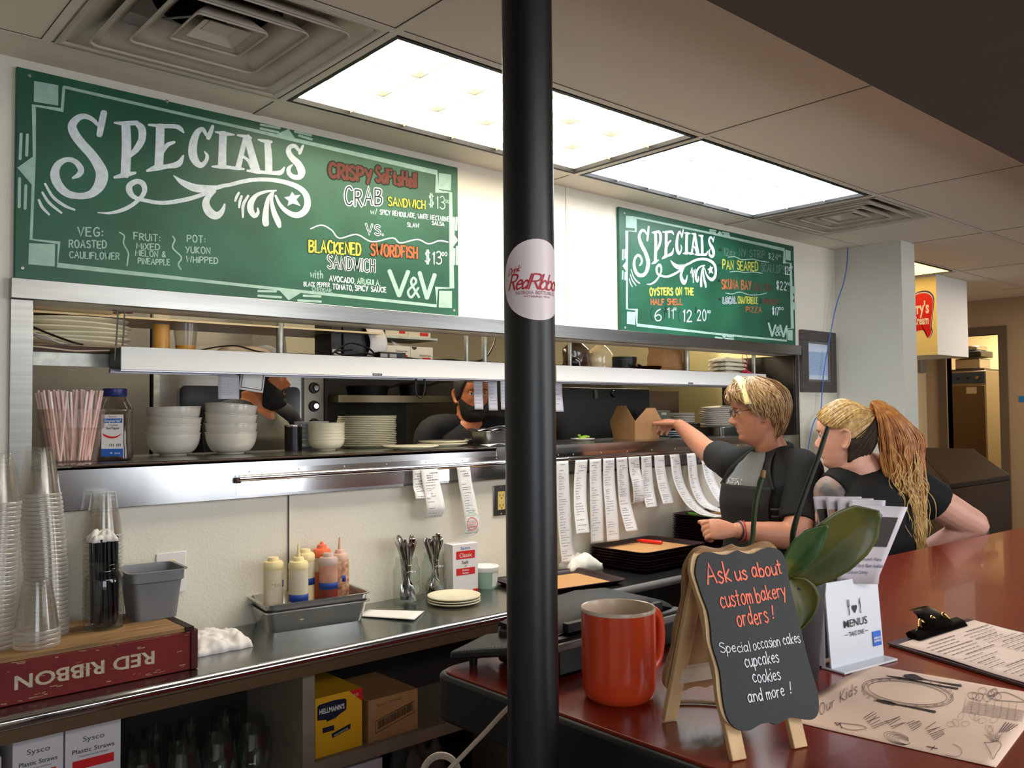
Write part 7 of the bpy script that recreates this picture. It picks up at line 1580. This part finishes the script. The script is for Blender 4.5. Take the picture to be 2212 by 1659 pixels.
mb = MB(); strands(mb, paths, .0019); mb.build('hair_strands', HB1, hc, True); mb = MB(); strands(mb, pdark, .0019); mb.build('dark_nape_strands', HB2, hc, True)
rows_ = []; hc0 = Vector((-.01, 0, .115))
def hell(d, g): d = d.normalized(); return hc0+d/math.sqrt((d.x/.095)**2+(d.y/.0755)**2+(d.z/.109)**2)+d*g
for k in range(33):
    a = -1.35+2.7*k/32; b = Vector((.52, math.sin(a)*1.0, max(.05, math.cos(a))))
    rows_.append([Mh @ hell(b+Vector((e, 0, 0)), g_) for e, g_ in ((.20, .022), (.10, .038), (-.06, .038), (-.17, .022))])
mb = MB(); mb.add([p for r in rows_ for p in r], [(i*4+j, i*4+j+1, (i+1)*4+j+1, (i+1)*4+j) for i in range(32) for j in range(3)]); mb.build('headband', mat('cream_headband', (.93, .87, .62), .5), t, True, solid=.002)
# ------------------------------------------------------------------ the woman with the ponytail, seen from behind
D2 = 3.0
O2 = Q(1893, 1100, D2); O2 = Vector((O2.x, O2.y, 0)); F2 = Vector((.10, .995, 0)).normalized(); L2_ = Vector((-F2.y, F2.x, 0))
t = thing('person', 'person with a long orange ponytail and black t-shirt, tattooed arm, seen from behind', 'person', O2)
Mh2 = frame(Q(1826, 1006, D2-.02)+Vector((0, 0, -.004)), (-.36, .93, 0), tilt=.04)
rows2 = [(.80, .185, .135, 0, 0), (.90, .185, .135, 0, 0), (1.0, .170, .125, 0, 0), (1.08, .172, .125, 0, 0), (1.15, .182, .125, -.005, 0), (1.21, .190, .110, -.015, 0), (1.255, .165, .085, -.02, 0), (1.285, .110, .066, -.012, 0), (1.305, .066, .056, .0, 0)]
Ls2 = Q(1800, 1066, D2-.04); Rs2 = Q(1975, 1058, D2+.02); Le2 = Q(1800, 1205, D2-.05); Lw2 = Le2+Vector((.08, .2, -.08)); Re2 = Q(2106, 1136, D2+.06); Rw2 = O2-L2_*.19+Vector((0, 0, .98))-F2*.03
mb = MB(); head(mb, Mh2, .9)
mb.tube([Mh2 @ Vector((-.03, 0, .05)), Mh2 @ Vector((-.028, 0, 0)), O2+Vector((0, 0, 1.285)), O2+Vector((0, 0, 1.21))], [.056, .056, .066, .09], 24, 4)
mb.loft(torso_rings(O2, F2, [(r[0], r[1]-.012, r[2]-.012, r[3], r[4]) for r in rows2]))
mb.sphere(Ls2, .0625, 20, 14); mb.sphere(Rs2, .062, 20, 14); limb(mb, [Ls2, Ls2.lerp(Le2, .4)-RV*.004, Ls2.lerp(Le2, .75), Le2, Le2.lerp(Lw2, .4), Lw2], [.062, .062, .056, .048, .044, .030])
limb(mb, [Rs2, Rs2.lerp(Re2, .35), Rs2.lerp(Re2, .75), Re2, Re2.lerp(Rw2, .25), Re2.lerp(Rw2, .6), Rw2], [.062, .060, .056, .047, .046, .040, .029])
hand(mb, Rw2, L2_+Vector((0, 0, -.3)), F2, [(.5, .5, .3)]*4, (.6, .7), 1, .95); hand(mb, Lw2, Vector((.3, .9, -.2)), Vector((0, 0, -1)), [(.4, .4, .3)]*4, (.7, .6), 1, .95)
remesh(mb.build('body', SKINF, t, True), .0038, 5)
features(Mh2, t, SKINF, BROWB, LIP)
TAT = mat('tattoo_ink', (.62, .52, .48), .55, var=.1, scale=16, col2=(.36, .35, .36), thr=(.42, .62))
mb = MB(); ad = (Le2-Ls2).normalized(); au = ad.orthogonal().normalized(); av = ad.cross(au)
def tat(u, v):
    s_ = -.060+.17*v; r_ = .0650 if s_ > 0 else math.sqrt(max(1e-6, .0650**2-s_*s_)); return Ls2+ad*s_+(au*math.cos(2*PI*u)+av*math.sin(2*PI*u))*r_
mb.grid(tat, 32, 18)
mb.build('tattoo', TAT, t, True)
mb = MB(); mb.loft(torso_rings(O2, F2, rows2))
n2 = O2+Vector((0, 0, 1.275)); ns = F2*-.01
mb.tube([n2+L2_*.05, Ls2.lerp(n2, .40)+Vector((0, 0, .030)), Ls2.lerp(n2, .22)+Vector((0, 0, .012)), Ls2.lerp(n2, .04)+Vector((.0, 0, .004))], [.052, .066, .072, .071], 22, 5)
mb.tube([n2-L2_*.05, Rs2.lerp(n2, .40)+Vector((0, 0, .026)), Rs2+Vector((0, 0, .006)), Rs2.lerp(Re2, .36)], [.052, .066, .074, .074], 22, 5)
mb.tube([n2+(L2_*math.cos(a)*.062+F2*(math.sin(a)*.060))+Vector((0, 0, .030)) for a in [2*PI*k/28 for k in range(29)]], .012, 10); mb.tube([n2, n2+Vector((0, 0, .034))], [.085, .066], 24)
remesh(mb.build('t_shirt', BLKC, t, True), .006, 6)
legs(t, O2, F2, .84, mat('black_trousers', (.035, .035, .04), .8), .092)
HB3 = mat('blond_ponytail_hair', (.72, .54, .30), .38, var=.3, scale=50, col2=(.93, .80, .54), stretch=(2, 2, .5), thr=(.3, .75)); HOR = mat('orange_hair', (.70, .42, .20), .42, var=.35, scale=45, col2=(.86, .62, .36), thr=(.3, .8)); HDK = mat('dark_roots', (.20, .14, .09), .6, var=.3, scale=60)
hl2 = lambda ph: .165 if abs(ph) < .55 else (.165-(abs(ph)-.55)*.055 if abs(ph) < 1.15 else (.132 if abs(ph) < 1.72 else .132-min(.100, (abs(ph)-1.72)*.6)))
mb = MB(); cap(mb, Mh2, hl2, .007); hc = mb.build('hair', HB3, t, True, solid=.003)
tie = Vector((-.112, 0, .168)); rr = random.Random(8); paths, dk = [], []
def to_tie(p0, g):
    c = Vector((-.01, 0, .115)); pts = []
    for k in range(9):
        s_ = k/8; q = p0.lerp(tie, s_); d = q-c; th = math.atan2(d.y, d.x); 
        b = scalp(th, max(.03, min(.2235, q.z)), 0); ro = math.hypot(b.x-c.x, b.y-c.y); rq = math.hypot(d.x, d.y)
        if rq < ro and s_ < .9: 
            z2 = q.z; q2 = Vector((b.x, b.y, z2))
            w_ = min(1, .15+s_*1.2); q = q.lerp(q2, .9*min(1, (1-s_)*3+.1))
        d = q-c; e = d.normalized(); best = q
        r_ = 0.0
        lo = q
        for _ in range(1): pass
        pts.append((lo+e*(g*(1-.4*s_))) if s_ < .95 else tie+e*.004)
    return pts
for i in range(760):
    ph = rr.uniform(-PI, PI); up_ = rr.random()
    if abs(ph) > 2.9: continue
    z = hl2(ph)+.004+up_*.05; p0 = scalp(ph, z, .006)
    # follow the scalp: walk in (phi, z) towards the tie
    pts = []; pe = math.copysign(PI*.97, ph)
    for k in range(10):
        s_ = k/9; p2 = ph+(pe-ph)*s_; z2 = z+(.168-z)*s_+.055*math.sin(s_*PI)*(1 if abs(ph) < 1.6 else .15)*(1-abs(ph)/3.2); pts.append(Mh2 @ scalp(p2, min(z2, .221), .0075+.003*math.sin(i*7.1)+.004*s_))
    pts.append(Mh2 @ tie); (dk if (abs(ph) > 1.72 and z < .092) else paths).append((pts, rr.uniform(.7, 1.3)))
mb = MB(); strands(mb, paths, .0018); mb.build('hair_strands', HB3, hc, True); mb = MB(); strands(mb, dk, .0019); mb.build('dark_hair_strands', HDK, hc, True)
mb = MB()
for sy in (-1, 1): mb.grid(lambda u, v: Mh2 @ scalp(sy*(1.80+1.34*u), .026+.075*v, .0095), 14, 6)
mb.build('dark_roots', HDK, hc, True, solid=.002)
tw_ = Mh2 @ tie
pt = thing('x', 'x', 'x'); bpy.data.objects.remove(pt)
mb = MB(); mb.tube([tw_+(UV*math.cos(a)*.021+FW*math.sin(a)*.019) for a in [2*PI*k/20 for k in range(21)]], .006, 8); mb.build('hair_tie', HDK, hc, True)
po, pb_ = [], []
for i in range(520):
    a, q = rr.uniform(0, 2*PI), rr.random()**.5; o = (math.cos(a)*q, math.sin(a)*q); wv = rr.uniform(0, 6); ln = rr.uniform(.55, 1.0); pts = []
    # spine of the ponytail in pixels: out of the tie, over, and down the back
    sp = ((1882, 886, 4), (1905, 876, 22), (1932, 905, 40), (1948, 950, 48), (1952, 1000, 46), (1960, 1050, 40), (1972, 1100, 28), (1984, 1150, 16), (1990, 1190, 10))
    nn_ = int(3+ln*(len(sp)-3)+.5)
    for k in range(nn_):
        x, y, w_ = sp[k]; ww = 4.5*math.sin(k*1.7+wv)*(k > 2); pts.append(Q(x+o[0]*w_+ww, y+o[1]*(9 if k < 2 else 5)+(o[0]*w_*.35 if k in (1, 2) else 0), D2-.05-(.020+.032*o[1]*w_/48 if k > 0 else 0)-.015*(k > 1)))
    pts = smooth_path(pts, 4); po.append((pts, rr.uniform(.7, 1.4)))
mb = MB()
for pts, k in po: n_ = len(pts); mb.tube(pts[:max(4, int(n_*.72))], [.001*k]+[.0020*k]*(max(4, int(n_*.72))-1), 6)
mb.build('ponytail', HOR, hc, True)
mb = MB()
for pts, k in po: 
    n_ = len(pts); j = max(3, int(n_*.70)); q = pts[j-1:]; 
    if len(q) > 2: mb.tube(q, [.0020*k]*(len(q)-1)+[.0005], 5)
for i in range(26):
    x0 = rr.uniform(1915, 1985); y0 = rr.uniform(960, 1040); L = rr.uniform(70, 130); s0 = rr.uniform(0, 6); tx = rr.uniform(-.1, .45)
    mb.tube(smooth_path([Q(x0+tx*L*j/6+7*math.sin(s0+j*1.4), y0+L*j/6, D2-.125) for j in range(7)], 3), [.0015]*15+[.0013, .0014, .0010, .0005], 5)
mb.build('blond_ends', mat('pale_blond_ends', (.78, .60, .34), .45, var=.3, scale=50, col2=(.92, .78, .50)), hc, True)
# ------------------------------------------------------------------ two cooks beyond the pass
def cook(px_head, py_chin, dep, f, body_f, label, shirt, beard, skin, hairm, sleeve_m):
    c = Q(px_head, py_chin, dep); M = frame(c, f, tilt=.03); O = Vector((c.x, c.y, 0))-Vector(f).normalized()*.035; zc_ = c.z; bf = Vector(body_f).normalized(); l = Vector((-bf.y, bf.x, 0)); zh_ = zc_; zc_ = zc_+.045
    t = thing('person', label, 'person', O)
    rw = [(zc_-.62, .16, .12, 0, 0), (zc_-.45, .155, .12, 0, 0), (zc_-.3, .165, .125, .01, 0), (zc_-.18, .175, .12, .005, 0), (zc_-.115, .165, .095, -.005, 0), (zc_-.07, .10, .07, -.015, 0), (zc_-.045, .062, .056, -.018, 0)]
    ls, rs_ = O+l*.185+Vector((0, 0, zc_-.13)), O-l*.185+Vector((0, 0, zc_-.13)); le, re = ls+Vector((0, 0, -.27))+l*.03+bf*.04, rs_+Vector((0, 0, -.27))-l*.03+bf*.04; lw, rw_ = le+bf*.22+Vector((0, 0, .02))-l*.05, re+bf*.22+Vector((0, 0, .02))+l*.05
    mb = MB(); head(mb, M, 1.05); mb.tube([M @ Vector((-.03, 0, .05)), M @ Vector((-.028, 0, 0)), O+Vector((0, 0, zc_-.06)), O+Vector((0, 0, zc_-.13))], [.060, .060, .068, .09], 24, 4)
    mb.loft(torso_rings(O, bf, [(r[0], r[1]-.012, r[2]-.012, r[3], r[4]) for r in rw]))
    for a, b, w, sd in ((ls, le, lw, -1), (rs_, re, rw_, 1)):
        limb(mb, [a, a.lerp(b, .5), b, b.lerp(w, .4), w], [.06, .054, .046, .042, .029]); hand(mb, w, bf, Vector((0, 0, -1)), [(.4, .4, .3)]*4, (.7, .6), sd, 1.0)
    remesh(mb.build('body', skin, t, True), .004, 5); features(M, t, skin, hairm, LIP)
    mb = MB(); mb.loft(torso_rings(O, bf, rw)); remesh(mb.build('shirt', shirt, t, True), .007, 5)
    for a, b in ((ls, le), (rs_, re)):
        mb = MB(); n0 = O+Vector((0, 0, zc_-.065)); mb.tube([n0.lerp(a, .25), n0.lerp(a, .6)+Vector((0, 0, .012)), a, a.lerp(b, .7)], [.05, .068, .074, .066], 20, 5); remesh(mb.build('sleeve', sleeve_m, t, True), .007, 5)
    mb = MB(); mb.tube([O+Vector((0, 0, zc_-.05))+l*(.066*math.cos(a))+bf*(.062*math.sin(a)-.012)+Vector((0, 0, -.012*math.sin(a))) for a in [2*PI*k/24 for k in range(25)]], .010, 8); mb.build('collar', BLKC, t, True)
    mb = MB(); wrap(mb, O, bf, rw, -.8, .8, .012, 18, 16, zc_-.60, zc_-.30); mb.build('apron', CHAR, t, True, solid=.003)
    legs(t, O, bf, zc_-.62, DENIM)
    hl = lambda ph: .165 if abs(ph) < .8 else (.165-(abs(ph)-.8)*.16 if abs(ph) < 1.25 else .092-(abs(ph)-1.25)*.035)
    mb = MB(); cap(mb, M, hl, .008); mb.build('hair', hairm, t, True, solid=.004)
    if beard:
        g = beard; mb = MB()
        def bf_(u, v):
            ph = -1.45+2.9*u; top = .050+.045*min(1, (abs(ph)/1.3)**2)-(.010 if abs(ph) < .28 else 0); z = -.016+(top+.016)*v; p = skull(ph, z, 0); d = (p-Vector((0, 0, .06))).normalized(); e = math.sin(PI*min(1, max(0, v*.9+.1)))*math.sin(PI*(.08+.84*u)); 
            return M @ (p+d*g*(.12+e)*(1+.12*noise.noise(p*160))-Vector((0, 0, g*.5*max(0, .45-v)))+Vector((g*.2*max(0, .4-v), 0, 0)))
        mb.grid(bf_, 40, 16); b_ = mb.build('beard', hairm, t, True, solid=.004); mb = MB()
        for sg in (-1, 1): mb.tube([M @ (skull(.02*sg, .061, 0)+Vector((.0025, 0, 0))), M @ (skull(.16*sg, .060, 0)+Vector((.003, 0, 0))), M @ (skull(.34*sg, .052, 0)+Vector((.002, 0, 0))), M @ (skull(.42*sg, .040, 0)+Vector((.002, 0, 0)))], [.002, .0035, .0038, .003], 8, 4)
        mb.build('moustache', hairm, t, True)
    return t
BLKH = mat('black_hair', (.04, .03, .025), .7, bump=.8, bscale=220)
cook(571, 873, 3.42, (.78, -.62, 0), (.45, -.89, 0), 'person with a black beard and grey shirt, a cook behind the two bowl stacks', mat('olive_grey_cotton', (.40, .39, .34), .85, bump=.3, bscale=14), .013, SKINO, BLKH, BLKC)
cook(1020, 902, 4.0, (-.28, -.96, 0), (-.45, -.89, 0), 'person in a dark shirt, a cook mostly hidden behind the hanging order slips', BLKC, .006, SKINO, mat('dark_brown_hair', (.09, .06, .05), .7, bump=.8, bscale=220), BLKC)
# ================================================================== hall behind the stub wall
t = thing('sign_box', 'hanging yellow and white ice cream sign box beyond the stub wall', 'sign', (6.3, 2.9, 1.88))
MB().box(6.066, 6.585, 2.482, 3.28, 1.878, CZ-.001).build('box', mat('white_sign_panel', (.86, .86, .85), .5), t, True)
MB().box(6.06, 6.066, 2.482, 3.28, 1.878, CZ-.012).build('yellow_face', mat('sign_yellow', (.92, .87, .60), .45), t, True)
Z4 = Z(1660, 420, 3.005)
def sp(x, y, h=.0006): q = Z4([(x, y)])[0]; p = P(q[0], q[1], 0, 6.06); return Vector((6.06-h, p.y, p.z))
flag = [(850,700),(870,680),(890,690),(915,690),(960,652),(1010,640),(1048,652),(1068,690),(1062,770),(1052,850),(1058,890),(1045,922),(1032,930),(1024,900),(1000,882),(960,890),(920,905),(890,925),(868,918),(850,925),(838,880),(842,790)]
fl = [(p.x, p.y) for p in smooth_path([Vector((*p, 0)) for p in flag+flag[:1]], 4)[:-1]]
mb = MB(); n = len(fl); cx, cy = 960, 785
def fan(mb, pts, h): mb.add([sp(x, y, h) for x, y in pts]+[sp(cx, cy, h)], [(i, (i+1) % n, n) for i in range(n)])
fan(mb, [(cx+(x-cx)*1.035+4, cy+(y-cy)*1.07-6) for x, y in fl], .0005); mb.build('blue_shadow', mat('sign_navy', (.15, .18, .42), .5), t, True)
mb = MB(); fan(mb, [(cx+(x-cx)*1.025, cy+(y-cy)*1.045) for x, y in fl], .0010); mb.build('white_outline', WHITE, t, True)
mb = MB(); fan(mb, fl, .0015); mb.build('red_banner', mat('sign_red', (.80, .08, .10), .45), t, True)
mb = MB()
for tx, x0, x1, y, h in (("Perry's", 884, 1043, 782, 78), ('Ice Cream', 886, 1041, 852, 56)):
    o = sp(x0, y, .0022); e = sp(x1, y, .0022); u = sp(x0, y-h, .0022); printed(mb, tx, plane_map(o, (0, -1, 0), (0, 0, 1), (-1, 0, 0)), u.z-o.z, (e-o).length, bold=.03, align='L')
mb.build('white_lettering', WHITE, t, True)
# holding cabinet with a slicer on top, seen through the doorway
CXP = 8.5
y1_, y0_ = P(2016, 900, 0, CXP).y, P(2132, 900, 0, CXP).y; zt_ = 1.86
t = thing('holding_cabinet', 'tall stainless holding cabinet with blue control panel in the far doorway', 'oven', (CXP+.3, (y0_+y1_)/2, 0))
MB().box(CXP, CXP+.6, y0_, y1_, 0, zt_).build('body', mat('cabinet_steel', (.50, .47, .40), .35, .8), t, True, bevel=.005)
cp = MB().box(CXP-.012, CXP, y0_+.01, y1_-.01, zt_-.115, zt_-.015).build('control_panel', mat('cabinet_blue', (.16, .24, .33), .4), t, True)
for k in range(5):
    y = y0_+(y1_-y0_)*(.14+.18*k); MB(Matrix.Translation((CXP-.012, y, zt_-.065)) @ Matrix.Rotation(-PI/2, 4, 'Y')).lathe([(0, .02), (.014 if k in (0, 4) else .009, .02), (.015 if k in (0, 4) else .010, 0)], 16).build('knob', mat('brass_knob', (.55, .46, .26), .3, .8) if k in (0, 4) else BLACKP, cp, True)
dd = MB().box(CXP-.02, CXP, y0_+.005, y1_-.005, .2, zt_-.135).build('door', mat('cabinet_door', (.38, .33, .26), .4, .7), t, True, bevel=.004)
MB().tube([(CXP-.022, y1_-.012, 1.05), (CXP-.05, y1_-.012, 1.08), (CXP-.05, y1_-.012, 1.38), (CXP-.022, y1_-.012, 1.41)], .011, 8).build('handle', BLACKM, dd, True)
for y in (y1_-.08, y0_+.12): MB().box(CXP-.0205, CXP-.02, y-.045, y+.045, zt_-.21, zt_-.15).build('label', mat('tape_cream', ()), dd, True)
t = thing('food_slicer', 'small machine with folding arms standing on top of the tall cabinet', 'machine', (CXP+.2, y0_+.2, zt_))
MB().box(CXP+.02, CXP+.5, y0_+.02, y1_-.12, zt_+.0005, zt_+.02).build('tray', DARKST, t, True)
MB().box(CXP+.08, CXP+.35, y0_+.08, y0_+.30, zt_+.02, zt_+.12).build('base', STEEL, t, True, bevel=.01); MB().box(CXP+.06, CXP+.36, y0_+.06, y0_+.33, zt_+.13, zt_+.19).build('plate', BLACKP, t, True, bevel=.01); MB().box(CXP+.08, CXP+.34, y0_+.1, y0_+.28, zt_+.195, zt_+.24).build('lid', STEEL, t, True, bevel=.01)
MB().tube([(CXP+.1, y0_+.30, zt_+.2), (CXP+.08, y0_+.34, zt_+.30), (CXP+.08, y0_+.2, zt_+.33), (CXP+.08, y0_+.12, zt_+.36)], .012, 8).build('arm', STEEL, t, True)
t = thing('broom', 'black broom leaning at the right of the tall steel cabinet', 'broom', (8.3, 2.80, 0))
MB().tube([(8.3, 2.84, .03), (8.34, 2.80, 1.80)], .014, 8).build('handle', BLACKP, t, True); MB().box(8.25, 8.37, 2.76, 2.88, .0, .12).build('bristles', BLACKP, t, True)
# dark ice cream freezer with a sloping lid
a_, b_, c_, d_ = Q(1988, 966, 5.9), Q(2102, 969, 5.6), Q(2182, 1026, 5.05), Q(2052, 1046, 5.25)
t = thing('freezer_chest', 'dark brown chest freezer with a sloping lid behind the red bar end', 'freezer', (a_+b_+c_+d_)/4*1.0)
t.location.z = 0
dz = Vector((0, 0, -.03)); MB().hexa([d_+dz, c_+dz, b_+dz, a_+dz], [d_, c_, b_, a_]).build('lid', mat('brown_lid', (.20, .155, .125), .5), t, True, bevel=.004)
def fl_(p, z): return Vector((p.x, p.y, z))
MB().hexa([fl_(p, .0) for p in (d_, c_, b_, a_)], [p+dz*1.05 for p in (d_, c_, b_, a_)]).build('body', mat('brown_freezer', (.27, .205, .15), .5), t, True)
m_ = lambda u, z: d_.lerp(c_, u)*1+Vector((-.012, -.012, 0)) if False else Vector((d_.lerp(c_, u).x-.006, d_.lerp(c_, u).y-.010, z))
mb = MB(); mb.add([m_(.0, .02), m_(.62, .02), m_(.62, d_.z-.26), m_(.0, d_.z-.26)], [(0, 1, 2, 3)]); mb.build('grey_panel', mat('taupe_panel', (.36, .32, .28), .5), t, True, solid=.006)
tag(MB().box(XR-.003, XR, 2.515, 2.56, 1.56, 1.61).build('tape_patch', mat('blue_tape_patch', (.12, .42, .62), .6)), 'small blue square patch stuck on the tan hall wall', 'sticker')
q_ = P(1988, 788, 1, 3.3); tag(MB().box(q_.x-.05, q_.x+.05, 3.27, 3.299, q_.z-.07, q_.z+.07).build('wall_thermostat', mat('grey_box', (.45, .43, .40), .5), bevel=.004), 'small grey control box on the cream wall under the yellow sign', 'thermostat')
# bags standing at the far end of the black counter, between the two women
t = thing('canvas_tote', 'cream canvas bag with folded straps beside the steel trim, behind the carrier bags', 'bag', (4.42, 2.38, CT))
def bagb(c, w, d, h, m, parent, name, seed, pinch=.6):
    mb = MB(); R_ = []
    for k in range(11):
        s_ = k/10; R_.append([Vector((c[0]+w*(.5-.06*s_)*math.copysign(abs(math.cos(a))**.6, math.cos(a))*(1+.05*noise.noise(Vector((a*2, s_*4, seed)))), c[1]+d*.5*(1-pinch*s_**1.5)*math.copysign(abs(math.sin(a))**.6, math.sin(a))*(1+.12*noise.noise(Vector((a*2, s_*5, seed+3)))), c[2]+h*s_+.02*s_*math.sin(a*3+seed))) for a in [2*PI*i/28 for i in range(28)]])
    mb.loft(R_, True, False); return mb.build(name, m, parent, True, ang=60)
bagb((4.40, 2.36, CT+.001), .26, .16, .52, mat('canvas_cream', (.84, .80, .72), .8, bump=.2, bscale=30), t, 'bag', 2)
for k in range(3): MB().tube([(4.30+.05*k, 2.34, CT+.50), (4.31+.05*k, 2.33, CT+.56), (4.34+.05*k, 2.335, CT+.585), (4.37+.05*k, 2.34, CT+.55), (4.38+.05*k, 2.345, CT+.49)], .011, 8, 4, flat=.4).build('strap', mat('canvas_cream', ()), t, True)
t = thing('plastic_bag', 'white plastic carrier bag with red print standing between the two women', 'bag', (4.30, 2.20, CT))
bagb((4.26, 2.20, CT+.001), .30, .13, .42, mat('white_plastic_bag', (.86, .84, .85), .4, bump=.4, bscale=18), t, 'bag', 7, .4)
mb = MB()
for k in range(6): handwrite(mb, ('thank', 'you', 'thank', 'you', 'thank', 'you')[k], plane_map((4.15, 2.128+.004*k, CT+.10+.042*k), (1, 0, 0), (0, .06, 1), (0, -1, 0)), .004, .030, .20)
mb.build('red_print', mat('bag_red', (.80, .35, .38), .6), t, True)
